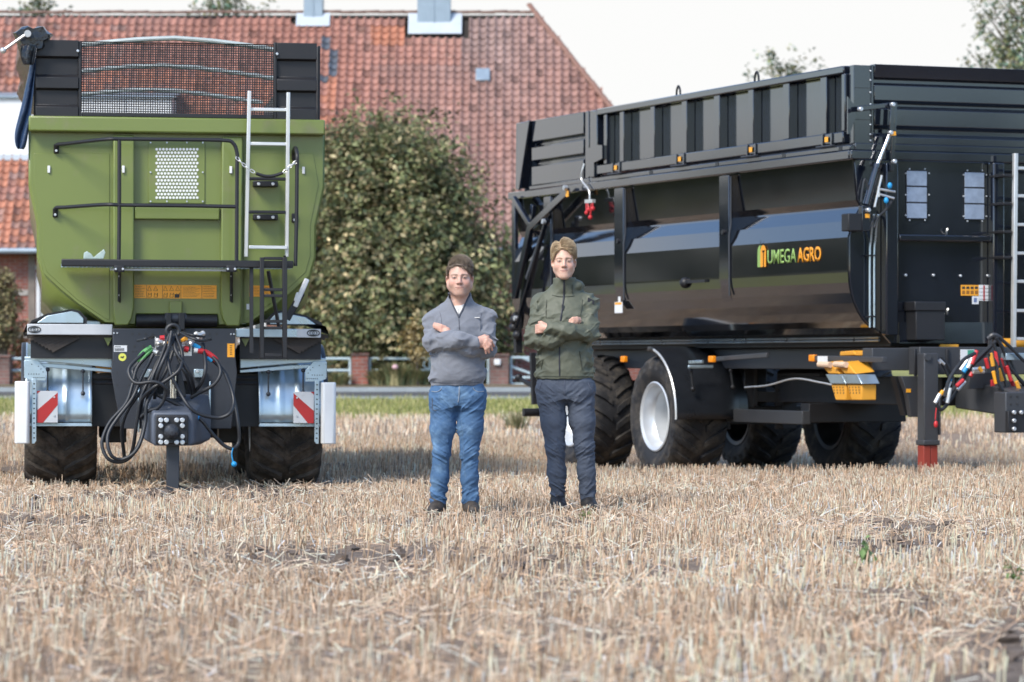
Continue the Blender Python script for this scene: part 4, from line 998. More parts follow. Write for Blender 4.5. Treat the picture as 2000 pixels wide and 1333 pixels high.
b = MB(); b.tube(catmull([gp(*Z3(*q), -.8) for q in ((1000, 1000), (990, 1050), (1003, 1120))], 4), .006, 6); b.tube(catmull([gp(*Z3(*q), -.8) for q in ((680, 690), (662, 695), (675, 715), (722, 765))], 4), .006, 6); b.build('pull_cord', blue_plastic, gt_)
for q in ((632, 660),): p = gp(*Z3(*q), -.5); b = MB(); [b.tube([p + Vector((.02*math.cos(a*math.pi/4), .02*math.sin(a*math.pi/4), z)) for a in range(8)], .004, 5, True) for z in (-.03, -.02, -.01, 0, .01)]; b.build('spring', alu, gt_)
# ------------------------------------------------------------------ black tipping trailer
bt = empty('tipping_trailer', ((1665-CX)*33.0/F, 33.0, 0), rz=R(22))
tag(bt, 'long black tipping trailer with UMEGAAGRO lettering seen at an angle', 'trailer')
BM = Matrix.LocRotScale(bt.location, bt.rotation_euler.to_quaternion(), None)
bf = Frame(BM); bv = bf.v; bu = bf.u
gloss_black = mat('gloss_black_paint', (.009, .012, .020), .10, var=.15, vscale=1.5, rvar=.35, coat=1.0, spec=.6, bump=.0004, bscale=1.3)
gloss_black.node_tree.nodes['Principled BSDF'].inputs['Coat IOR'].default_value = 1.45
tub_black = mat('tub_black_paint', (.007, .008, .011), .08, var=.15, vscale=1.5, rvar=.35, coat=1.0, spec=.6, bump=.0004, bscale=1.3)
tub_black.node_tree.nodes['Principled BSDF'].inputs['Coat IOR'].default_value = 1.58
frame_grey = mat('frame_grey', (.045, .047, .052), .42, var=.12, vscale=3)
LEN, WID = 8.82, 2.55
def bbox(name, m, px0, py0, px1, py1, v0, v1, par=bt, bevel=.006):
    b = MB(); bf.fbox(b, px0, py0, px1, py1, v0, v1); return b.build(name, m, par, bevel=bevel)
def sbox(name, m, px0, px1, z0, z1, u0, u1, par=bt, bevel=.006):
    """box on the long side: pixel columns give its ends along the trailer"""
    va, vb = bu(px0, 500, u0).y, bu(px1, 500, u0).y; b = MB(); b.box(min(u0, u1), max(u0, u1), min(va, vb), max(va, vb), z0, z1); return b.build(name, m, par, bevel=bevel)
def lbox(name, m, u0, u1, v0, v1, z0, z1, par=bt, bevel=.008):
    b = MB(); b.box(u0, u1, v0, v1, z0, z1); return b.build(name, m, par, bevel=bevel)
def vpx(px, u=0.0): return bu(px, 500, u).y

# tub: profile of the long side (u outward negative, z up)
prof = [(.02, 3.03), (.055, 2.64), (.10, 2.575), (.015, 2.43), (-.034, 2.27), (-.034, 1.95), (-.033, 1.93), (-.026, 1.83), (-.008, 1.73), (.025, 1.63), (.072, 1.54), (.13, 1.46), (.20, 1.40), (.32, 1.345), (.46, 1.325)]
b = MB(); n = len(prof)
for sd in (0, 1):
    f = (lambda u: WID-u) if sd else (lambda u: u)
    b.add([(f(u), v, z) for v in (.02, LEN-.05) for u, z in prof], [((i, i+1, n+i+1, n+i) if sd else (i, n+i, n+i+1, i+1)) for i in range(n-1)])
b.add([(prof[-1][0], .02, prof[-1][1]), (WID-prof[-1][0], .02, prof[-1][1]), (WID-prof[-1][0], LEN-.05, prof[-1][1]), (prof[-1][0], LEN-.05, prof[-1][1])], [(0, 3, 2, 1)])
tubb = b.build('tub', tub_black, bt, smooth=0); s_ = tubb.modifiers.new('s', 'SOLIDIFY'); s_.thickness = .02; s_.offset = 0
for v in (0, LEN-.06):
    b = MB(); pts = [Vector((u+.001, v, z)) for u, z in prof[:-1]]; pts = pts + [Vector((.43, v, 1.235)), Vector((WID-.43, v, 1.235))] + [Vector((WID-p.x, v, p.z)) for p in reversed(pts)]
    b.prism(pts, (0, .04, 0)); b.build('front_wall' if v == 0 else 'tailgate', gloss_black, bt, bevel=.006)
# ribs down the side
for px0, px1 in ((1200, 1218), (1405, 1424), (1062, 1076)):
    va, vb = vpx(px1, -.05), vpx(px0, -.05)
    pts = [Vector((u, va, z)) for u, z in ((-.055, 3.02), (-.055, 1.95), (-.02, 1.72), (.06, 1.55), (.18, 1.42), (.30, 1.40), (.30, 1.55), (.16, 1.75), (.14, 3.02))]
    b = MB(); b.prism(pts, (0, vb-va, 0)); b.build('side_rib', gloss_black, bt, bevel=.008)
    p = Vector((-.055, (va+vb)/2, 2.42)); b = MB(); b.cyl(p, p + Vector((-.02, 0, 0)), .028, 14); b.build('rib_plug', matt_black, bt)
    b = MB(); b.tube([(-.035, va-.012, 3.0), (-.035, va-.012, 2.5), (-.055, va-.012, 2.38), (-.05, va-.012, 1.75)], .010, 6); b.build('rib_pipe', chassis_grey, bt)
# rails round the tub
lbox('side_rail', gloss_black, -.07, .05, -.05, LEN+.02, 3.03, 3.118); lbox('side_rail_ledge', gloss_black, -.05, .05, -.04, LEN*.93, 3.121, 3.17)
lbox('front_rail', gloss_black, -.06, WID+.06, -.09, -.003, 3.031, 3.117); lbox('front_rail_ledge', gloss_black, .0, WID, -.06, -.003, 3.119, 3.19)
lbox('far_rail', gloss_black, WID-.05, WID+.07, .0, LEN, 3.031, 3.118)
# hinged upper side
zT = 3.955
va, vb = vpx(1655), vpx(1172)
lbox('hatch_top_tube', gloss_black, -.045, .05, va, vb, zT-.075, zT, bevel=.012)
lbox('hatch_bottom_tube', gloss_black, -.05, .045, va, vb, 3.20, 3.31, bevel=.01)
lbox('hatch_end', gloss_black, -.04, .05, vpx(1650), vpx(1657), 3.312, zT-.077, bevel=.01)
lbox('hatch_end', gloss_black, -.04, .05, vb-.002, vpx(1162), 3.19, zT-.01, bevel=.01)
for px0, px1 in ((1210, 1218), (1270, 1278), (1331, 1341), (1394, 1405), (1461, 1471), (1529, 1541), (1602, 1614), (1179, 1185)):
    sbox('hatch_rib', gloss_black, px0, px1, 3.312, zT-.077, -.03, .07, bevel=.006)
lbox('hatch_sheet', gloss_black, .071, .085, vpx(1652), vpx(1165), 3.20, zT-.02, bevel=0)
for px in (1203, 1328, 1467, 1615):
    v = vpx(px, -.06)
    lbox('hatch_hinge', gloss_black, -.066, -.052, v-.11, v-.08, 3.17, 3.31, bevel=.003); lbox('hatch_hinge', gloss_black, -.066, -.052, v+.08, v+.11, 3.17, 3.31, bevel=.003)
    lbox('hinge_pin', chassis_grey, -.10, -.055, v-.17, v+.17, 3.172, 3.19, bevel=.006); lbox('hinge_label', orange_film, -.068, -.064, v-.035, v+.035, 3.225, 3.275, bevel=0)
for px in (1271, 1400, 1530, 1641):
    sbox('ledge_slot', print_dark, px-3, px+3, 3.125, 3.165, -.054, -.0505, bevel=0)
for px in (1325, 1478):
    v = vpx(px); b = MB(); b.tube(catmull([(0, v-.05, zT-.01), (0, v-.04, zT+.06), (0, v, zT+.10), (0, v+.04, zT+.06), (0, v+.05, zT-.01)], 5), .012, 8); b.build('lifting_eye', matt_black, bt)
# rear upper board, corrugated, with raked end
va, vb = vpx(1141), vpx(1040)
pf = [(-.01, 3.18), (-.01, 3.40), (.05, 3.425), (.05, 3.445), (-.01, 3.475), (-.01, 3.63), (.05, 3.655), (.05, 3.675), (-.01, 3.705), (-.01, zT), (.09, zT), (.09, 3.18)]
b = MB(); b.prism([Vector((u, va, z)) for u, z in pf], (0, vb-va, 0)); b.build('upper_board', gloss_black, bt, bevel=.004)
v2, v3 = vpx(1012), vpx(1010)
b = MB(); b.prism([Vector((-.03, vb+.003, zT)), Vector((-.03, v2, zT)), Vector((-.03, v2+.02, 3.16)), Vector((-.03, vb+.35, 3.16))], (.12, 0, 0)); b.build('raked_end', gloss_black, bt, bevel=.008)
b = MB(); b.prism([Vector((-.055, vb-.03, zT)), Vector((-.055, vb+.06, zT)), Vector((-.055, vb+.40, 3.14)), Vector((-.055, vb+.30, 3.14))], (.03, 0, 0)); b.build('raked_edge', gloss_black, bt, bevel=.006)
sbox('upper_post', gloss_black, 1143, 1150, 3.175, zT-.004, -.02, .06); sbox('upper_post', gloss_black, 1152, 1161, 3.175, zT-.004, -.03, .05)
lbox('inner_board', matt_black, WID-.1, WID-.02, .1, LEN-.1, 3.1, zT-.03, bevel=0)
lbox('rear_board', matt_black, .1, WID-.12, LEN-.15, LEN-.1, 3.1, zT-.03, bevel=0)
# front upper wall, corrugated sheets
pf = [(-.05, 3.19), (-.05, 3.26), (.0, 3.29), (.0, 3.335), (-.05, 3.37), (-.05, 3.53), (.0, 3.56), (.0, 3.585), (-.05, 3.615), (-.05, 3.76), (.0, 3.785), (.0, 3.82), (-.05, 3.84), (-.06, zT+.01), (.05, zT+.01), (.05, 3.19)]
ua = bv(1706, 300, -.03).x
b = MB(); b.prism([Vector((ua, v, z)) for v, z in pf], (WID-ua, 0, 0)); b.build('front_board', gloss_black, bt, bevel=.004)
bbox('corner_post', gloss_black, 1667.5, 127, 1704, 281, -.035, .06, bevel=.004); bbox('corner_lip', gloss_black, 1702.5, 127, 1706, 281, -.05, -.0355, bevel=.002)
for py in (172, 234): bbox('corner_groove', print_dark, 1669, py-1, 1699, py+1, -.038, -.0352, bevel=0)
bolts(bf, [(1699.5, y) for y in (139, 157, 181, 204, 226, 244, 263, 275)], -.036, .009, bt, dep=.012)
# front wall: posts, ledge, windows, box, stickers
bbox('front_post', gloss_black, 1731, 318, 1755, 655, -.11, -.001, bevel=.012); bbox('front_post', gloss_black, 1940, 318, 1962, 660, -.11, -.001, bevel=.012)
bbox('front_ledge', gloss_black, 1757, 458, 1938, 473, -.10, -.001, bevel=.012)
b = MB(); b.prism([bv(1757, 630, -.02), bv(1938, 630, -.02), bv(1938, 671, -.03), bv(1757, 671, -.03)], (0, .025, 0)); b.build('front_skirt', gloss_black, bt)
for x0, x1, y0, y1 in ((1771, 1811, 333, 428), (1884, 1923, 336, 430)):
    wf = bbox('window_frame', matt_black, x0-.5, y0-.5, x1+.5, y1+.5, -.012, -.001, bevel=.002)
    glassy = mat('acrylic_pane', (.26, .32, .42), .12, var=.25, vscale=9, spec=1.0)
    for k in range(3): ya = lerp(y0, y1, k/3); bbox('pane', glassy, x0+.5, ya+1, x1-.5, ya+(y1-y0)/3-1, -.022, -.0125, par=wf, bevel=.003)
    bolts(bf, [(x0+5, y0-2.5), (x1-5, y0-2.5), (x0+5, y1+2.5), (x1-5, y1+2.5), (x0-2.5, y0+6), (x1+3, y0+6), (x0-2.5, y0+48), (x1+3, y0+48), (x0-2.5, y1-7), (x1+3, y1-7)], -.002, .008, bt, dep=.012)
bolts(bf, [(1768, 538), (1822, 538), (1875, 539), (1928, 539)], -.002, .014, bt, dep=.02)
for q in ((1849, 452), (1850, 608)):
    b = MB(); b.tube(catmull([bv(q[0], q[1]+6, -.02), bv(q[0], q[1], -.05), bv(q[0]+1, q[1]-5, -.05), bv(q[0]+2, q[1]-2, -.06)], 4), .009, 6); b.build('hook', alu, bt)
dbx = bbox('document_box', matt_black, 1789, 594, 1846, 665, -.22, -.005, bevel=.01); bbox('box_lid', matt_black, 1787, 589, 1848, 608, -.235, -.004, par=dbx, bevel=.01)
def bstick(name, m, q, marks=(), mm=None, v=-.002):
    o = bbox(name, m, *q, v-.004, v, bevel=0)
    for k in marks: bbox('print', k[1], *k[0], v-.0055, v-.0042, par=o, bevel=0)
bstick('warning_sticker', orange_film, (1877, 557, 1911.5, 578), [((1879+8.4*k, 560, 1885+8.4*k, 565), print_dark) for k in range(4)] + [((1879+8.4*k, 568, 1885+8.4*k, 575), mat('brown_print', (.3, .12, .02), .5)) for k in range(4)])
bstick('chart_sticker', white_film, (1912, 557, 1939, 588), [((1920.5, 558, 1923.5, 587), refl_red), ((1931, 558, 1932.5, 587), orange_film), ((1935.5, 558, 1937.5, 587), blue_plastic)] + [((1913, 563.5+7*k, 1938, 564.5+7*k), print_dark) for k in range(4)])
bstick('small_sticker', white_film, (1899, 579, 1911.5, 594.5), [((1902, 582, 1908, 591), mat('blue_print', (.15, .2, .35), .5))])
for px in (1700, 1708.5):
    b = MB(); b.tube(catmull([bv(px+7, 420, -.20), bv(px+3, 445, -.10), bv(px+1, 470, -.06), bv(px-1, 500, -.05), bv(px-1, 640, -.05)], 4), .011, 8); b.build('oil_pipe', galv, bt)
for py in (498, 617): bbox('pipe_clamp', matt_black, 1694, py, 1712, py+3, -.07, -.02, bevel=.002)
for q, l in (((1983, 300), (1979, 696)), ((2078, 302), (2076, 700))):
    b = MB(); b.bar(bv(*q, -.30), bv(*l, -.30), .04, .05, (0, 1, 0)); b.build('ladder_rail', alu, bt, bevel=.005)
for py in (329, 383, 439, 495, 550, 607, 662):
    b = MB(); b.bar(bv(1984, py, -.30), bv(2077, py+1, -.30), .03, .03); b.build('ladder_rung', alu, bt, bevel=.004)
for py in (340, 395, 450, 500): bbox('ladder_bracket', matt_black, 1960, py, 1977, py+6, -.31, -.02)
# lifting arm and ram at the front corner
def arm(name, m, a, c, w, t, v): b = MB(); b.bar(bv(*a, v), bv(*c, v), w, t, (0, 1, 0)); return b.build(name, m, bt, bevel=.006)
arm('hatch_link', gloss_black, (1674, 213), (1741, 205), .05, .03, -.16); arm('hatch_lever', gloss_black, (1744, 200), (1740, 262), .055, .03, -.20); arm('hatch_lever', gloss_black, (1748, 200), (1741, 335), .04, .03, -.14)
b = MB(); b.prism([bv(1656, 189, -.1), bv(1672, 210, -.1), bv(1672, 228, -.1), bv(1660, 262, -.1), bv(1656, 262, -.1)], (0, .02, 0)); b.build('hatch_bracket', gloss_black, bt)
for q in ((1678, 214), (1741, 205), (1737, 260), (1744, 316), (1693, 411)): bolts(bf, [q], -.20, .022, bt, dep=.05, name='pivot_pin')
b = MB(); b.cyl(bv(1737, 264, -.17), bv(1712, 326, -.17), .020, 14); b.build('ram_rod', chrome, bt)
b = MB(); b.cyl(bv(1713, 324, -.17), bv(1692, 400, -.17), .036, 16); b.cyl(bv(1714.5, 321, -.17), bv(1712, 329, -.17), .043, 16); b.build('ram_barrel', gloss_black, bt)
bbox('ram_foot', gloss_black, 1684, 402, 1700, 452, -.2, -.12); bbox('ram_box', matt_black, 1657, 417, 1684, 452, -.2, -.05, bevel=.01); bbox('ram_label', orange_film, 1690, 418, 1699, 426, -.203, -.2005, bevel=0); bbox('lever_label', orange_film, 1741, 257, 1750, 265, -.245, -.218, bevel=0)
b = MB()
for a, c in (((1722, 343), (1708, 405)), ((1718, 370), (1748, 375)), ((1718, 380), (1746, 388)), ((1716, 365), (1716, 385))): b.cyl(bv(*a, -.2), bv(*c, -.2), .012, 8)
b.build('valve', alu, bt)
for q in ((1738, 363), (1731, 392)): b = MB(); b.ball(bv(*q, -.22), (.024, .024, .032)); b.build('valve_knob', blue_plastic, bt)
for pts in (((1746, 385), (1735, 405), (1715, 425), (1707, 445)), ((1742, 390), (1728, 412), (1706, 430), (1700, 445)), ((1700, 390), (1690, 350), (1684, 375), (1682, 395))):
    b = MB(); b.tube(catmull([bv(*q, -.18) for q in pts], 5), .011, 6); b.build('hose', hose_mat, bt)
# rear: tailgate lift arms, valve with red handles
def sarm(name, a, c, w, u=-.12, m=None, t=.05): b = MB(); b.bar(bu(*a, u), bu(*c, u), w, t, (1, 0, 0)); return b.build(name, m or gloss_black, bt, bevel=.006)
sarm('lift_arm', (1004, 388), (1036, 440), .07); sarm('lift_arm', (1110, 374), (1036, 444), .09, -.13); sarm('lift_arm', (1037, 440), (1006, 580), .11, -.12); sarm('lift_arm', (1068, 428), (1008, 640), .035, -.16); sarm('lift_arm', (1066, 440), (1030, 545), .05, -.14, chassis_grey)
sarm('tailgate_edge', (1006, 385), (1006, 585), .10, -.02); sarm('tailgate_post', (1042, 400), (1016, 640), .08, -.03)
for q in ((1107, 367), (1065, 433), (1010, 622)): p = bu(*q, -.17); b = MB(); b.cyl(p, p + Vector((-.04, 0, 0)), .03, 12); b.build('pivot_pin', bolt_mat, bt)
p = bu(1108, 379, -.165); b = MB(); b.box(p.x-.004, p.x, p.y-.04, p.y+.04, p.z-.035, p.z+.035); b.build('arm_label', orange_film, bt, smooth=0)
b = MB()
for q in ((1005, 625), (1003, 640), (1010, 655)): b.ball(bu(*q, -.14), (.06, .07, .06), 8, 6)
b.bar(bu(1010, 610, -.1), bu(1012, 690, -.1), .08, .08, (1, 0, 0)); b.build('tailgate_latch', matt_black, bt)
for a, c in (((1148, 395), (1150, 410)), ((1155, 398), (1153, 425)), ((1145, 395), (1146, 416)), ((1158, 396), (1158, 408))):
    b = MB(); b.cyl(bu(*a, -.12), bu(*c, -.12), .010, 6); b.ball(bu(*c, -.12), .028, 8, 6); b.build('pull_handle', red_plastic, bt)
b = MB(); b.bar(bu(1145, 394, -.11), bu(1160, 393, -.11), .04, .04, (1, 0, 0)); b.tube(catmull([bu(1141, 320, -.08), bu(1137, 335, -.1), bu(1136, 352, -.1), bu(1150, 372, -.1), bu(1152, 392, -.1)], 5), .010, 6); b.build('rear_valve', alu, bt)
b = MB(); b.prism([bu(1146, 292, -.07), bu(1160, 283, -.07), bu(1176, 284, -.07), bu(1176, 310, -.07), bu(1160, 318, -.07), bu(1160, 345, -.07), bu(1148, 345, -.07)], (.06, 0, 0)); b.build('hatch_rear_bracket', gloss_black, bt)
# tags on the side
p0, p1 = bu(1201, 612, -.058), bu(1216, 590, -.058); b = MB(); b.box(-.062, -.0575, p1.y, p0.y, p0.z, p1.z); tg = b.build('paper_tag', white_film, bt, smooth=0)
p = bu(1210, 585, -.058); b = MB(); b.box(-.062, -.0575, p.y-.03, p.y+.03, p.z-.04, p.z+.03); b.build('tag_loop', white_film, tg, smooth=0); b = MB(); b.box(-.064, -.0623, p1.y+.02, p0.y-.01, p1.z-.03, p1.z-.006); b.build('print', orange_film, tg, smooth=0)
b = MB(); b.bar(bu(1330, 552, -.05), bu(1380, 549, -.05), .03, .04, (1, 0, 0)); b.ball(bu(1338, 553, -.05), .06, 10, 6); b.build('drain_valve', matt_black, bt)
# lettering on the tub
def text_mesh(body, bold):
    cu_ = bpy.data.curves.new('text', 'FONT'); cu_.body = body; cu_.resolution_u = 4; cu_.offset = bold; o = bpy.data.objects.new('text', cu_); COL.objects.link(o)
    dg = bpy.context.evaluated_depsgraph_get(); me = bpy.data.meshes.new_from_object(o.evaluated_get(dg)); bpy.data.objects.remove(o); bpy.data.curves.remove(cu_); return me
letter_green = mat('letter_green', (.28, .45, .12), .4); letter_orange = mat('letter_orange', (.85, .34, .02), .4)
def lettering(txt, m, pxa, pxb, pyb, hgt, bold):
    U = -.052; me = text_mesh(txt, bold); v = np.empty(len(me.vertices)*3, np.float32); me.vertices.foreach_get('co', v); v = v.reshape(-1, 3)
    w = v[:, 0].max()-v[:, 0].min(); a, c = bu(pxa, pyb, U), bu(pxb, pyb, U); hh = v[:, 1].max()
    t = (v[:, 0]-v[:, 0].min())/w; nv = np.stack([np.full(len(v), U), a.y + (c.y-a.y)*t, a.z + v[:, 1]/hh*hgt], 1)
    me.vertices.foreach_set('co', nv.astype(np.float32).ravel()); me.update(); o = link('lettering', me, m, bt, smooth=0); s_ = o.modifiers.new('s', 'SOLIDIFY'); s_.thickness = .003; return o
lettering('UMEGA', letter_green, 1498.5, 1555, 516, .142, .012); lettering('AGRO', letter_orange, 1557, 1603, 512, .142, .030)
U = -.050
def arch(px0, px1, m, uu, cut=None):
    a, c = bu(px0, 522, uu), bu(px1, 521, uu); z0 = bu(1488, 522, uu).z; z1 = z0 + .225; mid = (a.y+c.y)/2; hw = abs(a.y-c.y)/2
    pts = [Vector((uu, mid+hw, z0)), Vector((uu, mid-hw, z0))] + [Vector((uu, mid-hw*math.cos(k*math.pi/8), z1-.07+.07*math.sin(k*math.pi/8))) for k in range(9)]
    b = MB(); b.prism(pts, (-.003, 0, 0)); return b.build('logo_arch', m, bt, smooth=0)
arch(1480, 1491, letter_green, U); lo = arch(1485.6, 1496.2, letter_orange, U-.005)
a = bu(1491, 500, U-.010); b = MB(); b.box(U-.0115, U-.010, a.y-.008, a.y+.008, bu(1491, 522, U-.01).z, a.z+.05); b.prism([a + Vector((0, -.035, .055)), a + Vector((0, .035, .055)), a + Vector((0, .008, .03)), a + Vector((0, -.008, .03))], (-.0015, 0, 0)); b.build('logo_slot', gloss_black, lo, smooth=0)
a = bu(1485, 500, U-.0045); b = MB(); b.box(U-.0048, U-.0042, a.y-.012, a.y-.002, bu(1491, 522, U-.01).z, a.z+.16); b.build('logo_slot', gloss_black, lo, smooth=0)

# chassis
lbox('chassis_rail', frame_grey, .62, .76, .1, LEN-.1, .98, 1.20); lbox('chassis_rail', frame_grey, WID-.76, WID-.62, .1, LEN-.1, .98, 1.20)
lbox('sub_frame', matt_black, .5, WID-.5, .15, LEN-.2, 1.204, 1.32)
for v in (1.2, 3.2, 5.9, 8.4): lbox('cross_member', matt_black, .765, WID-.765, v, v+.15, 1.0, 1.17)
b = MB()
for z in (1.295, 1.265): b.tube([(.40, .2, z), (.40, LEN-1.2, z)], .012, 6)
b.build('pipe_run', galv, bt)
lbox('front_plate', frame_grey, .55, WID-.55, -.35, -.13, .93, 1.20); lbox('front_cross', frame_grey, .15, WID-.15, -.125, .08, .97, 1.19)
for px in (1789, 1852): bbox('plate_edge', matt_black, px-3, 682, px+3, 735, -.37, -.352)
bbox('data_plate', white_film, 1876, 683, 1903, 706, -.356, -.3515, bevel=0); bbox('data_print', mat('green_print', (.05, .3, .2), .5), 1890, 684, 1902, 698, -.3585, -.3565, bevel=0)
b = MB(); b.prism([bv(1760, 735, -.3), bv(1795, 735, -.3), bv(1795, 815, -.3), bv(1780, 815, -.3), bv(1772, 770, -.3)], (0, .08, 0)); b.build('spring_hanger', frame_grey, bt, bevel=.008)
bbox('hanger_label', orange_film, 1769+1, 760, 1779, 767, -.304, -.3008, bevel=0)
b = MB(); b.prism([bv(1748, 735, -.2), bv(1762, 735, -.2), bv(1777, 812, -.2), bv(1768, 812, -.2)], (0, .1, 0)); b.build('spring_hanger', matt_black, bt)
# drawbar and hitch
uc = 1.275
b = MB()
za0, za1, zb0, zb1 = .60, .90, .50, .74
A = [(uc-.25, -.2, za0), (uc+.25, -.2, za0), (uc+.25, -.2, za1), (uc-.25, -.2, za1)]; Bq = [(uc-.12, -1.45, zb0), (uc+.12, -1.45, zb0), (uc+.12, -1.45, zb1), (uc-.12, -1.45, zb1)]
b.add(A + Bq, [(0, 3, 2, 1), (4, 5, 6, 7), (0, 1, 5, 4), (1, 2, 6, 5), (2, 3, 7, 6), (3, 0, 4, 7)]); b.build('drawbar', frame_grey, bt, bevel=.015)
hb_ = bbox('hitch_head', frame_grey, 1964, 766, 2060, 845, -1.62, -1.40, bevel=.012); bbox('hitch_plate', matt_black, 1969, 803, 2060, 845, -1.68, -1.625, par=hb_)
bolts(bf, [(1979, 806), (1993, 806), (1979, 822), (1979, 838), (2040, 806), (2040, 838)], -1.685, .02, bt, dep=.03)
for q in ((1974, 775), (1987, 775), (1974, 790), (1987, 790)): p = bv(*q, -1.622); b = MB(); b.cyl(p, p+Vector((0, -.003, 0)), .011, 8); b.build('hole', print_dark, hb_, smooth=0)
ja, jc = bv(1805, 690, -.55), bv(1833, 866, -.55)
b = MB(); b.box(ja.x, jc.x, -.55, -.41, jc.z, ja.z); b.box(ja.x-.012, jc.x+.012, -.562, -.40, jc.z-.02, jc.z+.03); jk = b.build('jack_leg', frame_grey, bt, bevel=.01)
b = MB(); b.box(ja.x-.002, (ja.x+jc.x)/2-.004, -.545, -.42, -.06, jc.z-.021); b.box((ja.x+jc.x)/2+.002, jc.x-.002, -.54, -.42, -.06, jc.z-.021); b.build('jack_foot', mat('red_oxide', (.26, .035, .02), .55, var=.15, vscale=6), bt, bevel=.006)
p = bv(1811, 698, -.552); b = MB(); b.cyl(p, p + Vector((0, -.02, 0)), .035, 16); b.build('jack_pin', frame_grey, bt)
bbox('jack_side', frame_grey, 1834, 775, 1838, 850, -.55, -.45)
b = MB(); b.tube(catmull([bv(1827, 820, -.6), bv(1828, 805, -.6), bv(1830, 792, -.6)], 4), .006, 6); b.ball(bv(1828, 829, -.6), (.022, .02, .035)); b.build('pull_handle', red_plastic, bt)
for a in (((1830, 698), (1845, 720), (1855, 745), (1852, 770)), ((1838, 698), (1852, 715), (1862, 740), (1860, 765))):
    b = MB(); b.tube(catmull([bv(*q, -.5) for q in a], 5), .013, 8); b.build('hose', hose_mat, bt)
for q in ((1826, 700), (1834, 702)): p = bv(*q, -.52); b = MB(); b.cyl(p, p + Vector((.06, 0, -.05)), .014, 8); b.build('coupling', alu, bt)
# coloured hose bundle
hz = [([(1945, 665), (1925, 690), (1895, 720), (1865, 770), (1840, 800), (1828, 790)], hose_mat), ([(1945, 668), (1915, 695), (1885, 730), (1860, 765), (1843, 785)], hose_mat), ([(1950, 665), (1965, 690), (1990, 740), (2020, 770)], hose_mat), ([(1945, 660), (1958, 680), (1975, 720), (2010, 760)], hose_mat),
      ([(1940, 670), (1950, 700), (1962, 740), (1968, 765)], hose_mat), ([(1950, 658), (1975, 680), (2000, 705), (2040, 730)], hose_mat), ([(1930, 690), (1945, 710), (1950, 745), (1960, 768)], hose_mat), ([(1905, 690), (1880, 705), (1855, 740), (1845, 775)], hose_mat)]
for k, (h, m_) in enumerate(hz): b = MB(); b.tube(catmull([bv(*q, -.75 - .04*k) for q in h], 6), .018, 8); b.build('hose', m_, bt)
b = MB(); b.bar(bv(1935, 655, -.6), bv(1928, 740, -.6), .03, .03); b.tube(catmull([bv(1930, 662, -.72), bv(1940, 655, -.75), bv(1952, 660, -.75), bv(1955, 668, -.75)], 4), .025, 8); b.build('hose_stand', frame_grey, bt)
gs = random.Random(5)
for (x0, y0, x1, y1), m_ in (((1898, 712, 1908, 685), red_plastic), ((1890, 720, 1900, 700), alu), ((1882, 728, 1893, 712), blue_plastic), ((1876, 724, 1890, 704), alu), ((1895, 736, 1899, 728), red_plastic), ((1925, 700, 1930, 720), red_plastic), ((1935, 690, 1940, 716), yellow_plastic), ((1945, 685, 1948, 715), red_plastic), ((1955, 700, 1962, 730), red_plastic), ((1966, 715, 1975, 745), red_plastic), ((1972, 735, 1982, 760), red_plastic), ((1985, 745, 1992, 764), yellow_plastic), ((1950, 720, 1958, 745), yellow_plastic),
                           ((1900, 722, 1922, 720), alu), ((1900, 727, 1922, 726), alu), ((1868, 755, 1882, 742), red_plastic), ((1846, 765, 1856, 745), white_plastic), ((1851, 750, 1857, 740), blue_plastic), ((1826, 788, 1836, 770), alu), ((1850, 788, 1856, 758), alu), ((1870, 762, 1885, 745), alu), ((1940, 725, 1946, 750), orange_film), ((1836, 772, 1842, 764), orange_film), ((1912, 718, 1918, 726), yellow_plastic)):
    b = MB(); vv = gs.uniform(-1.0, -.8); b.cyl(bv(x0, y0, vv), bv(x1, y1, vv), .020, 10); b.build('coupling', m_, bt, bevel=.004)
bbox('hose_bracket', frame_grey, 1893, 728, 1940, 760, -.68, -.62); bbox('pull_tag', red_plastic, 1936, 742, 1944, 756, -.8, -.78)
# yellow hydraulic pipes at the far right front
for y, x0 in ((672, 1958), (716, 1985)): b = MB(); b.cyl(bv(x0, y, -.1), bv(2080, y, -.1), .055, 12); b.build('yellow_pipe', yellow_plastic, bt)
bbox('yellow_strip', yellow_plastic, 1837, 673, 1873, 679, -.14, -.11); bbox('walk_bar', galv, 1965, 690, 2080, 704, -.9, -.8)
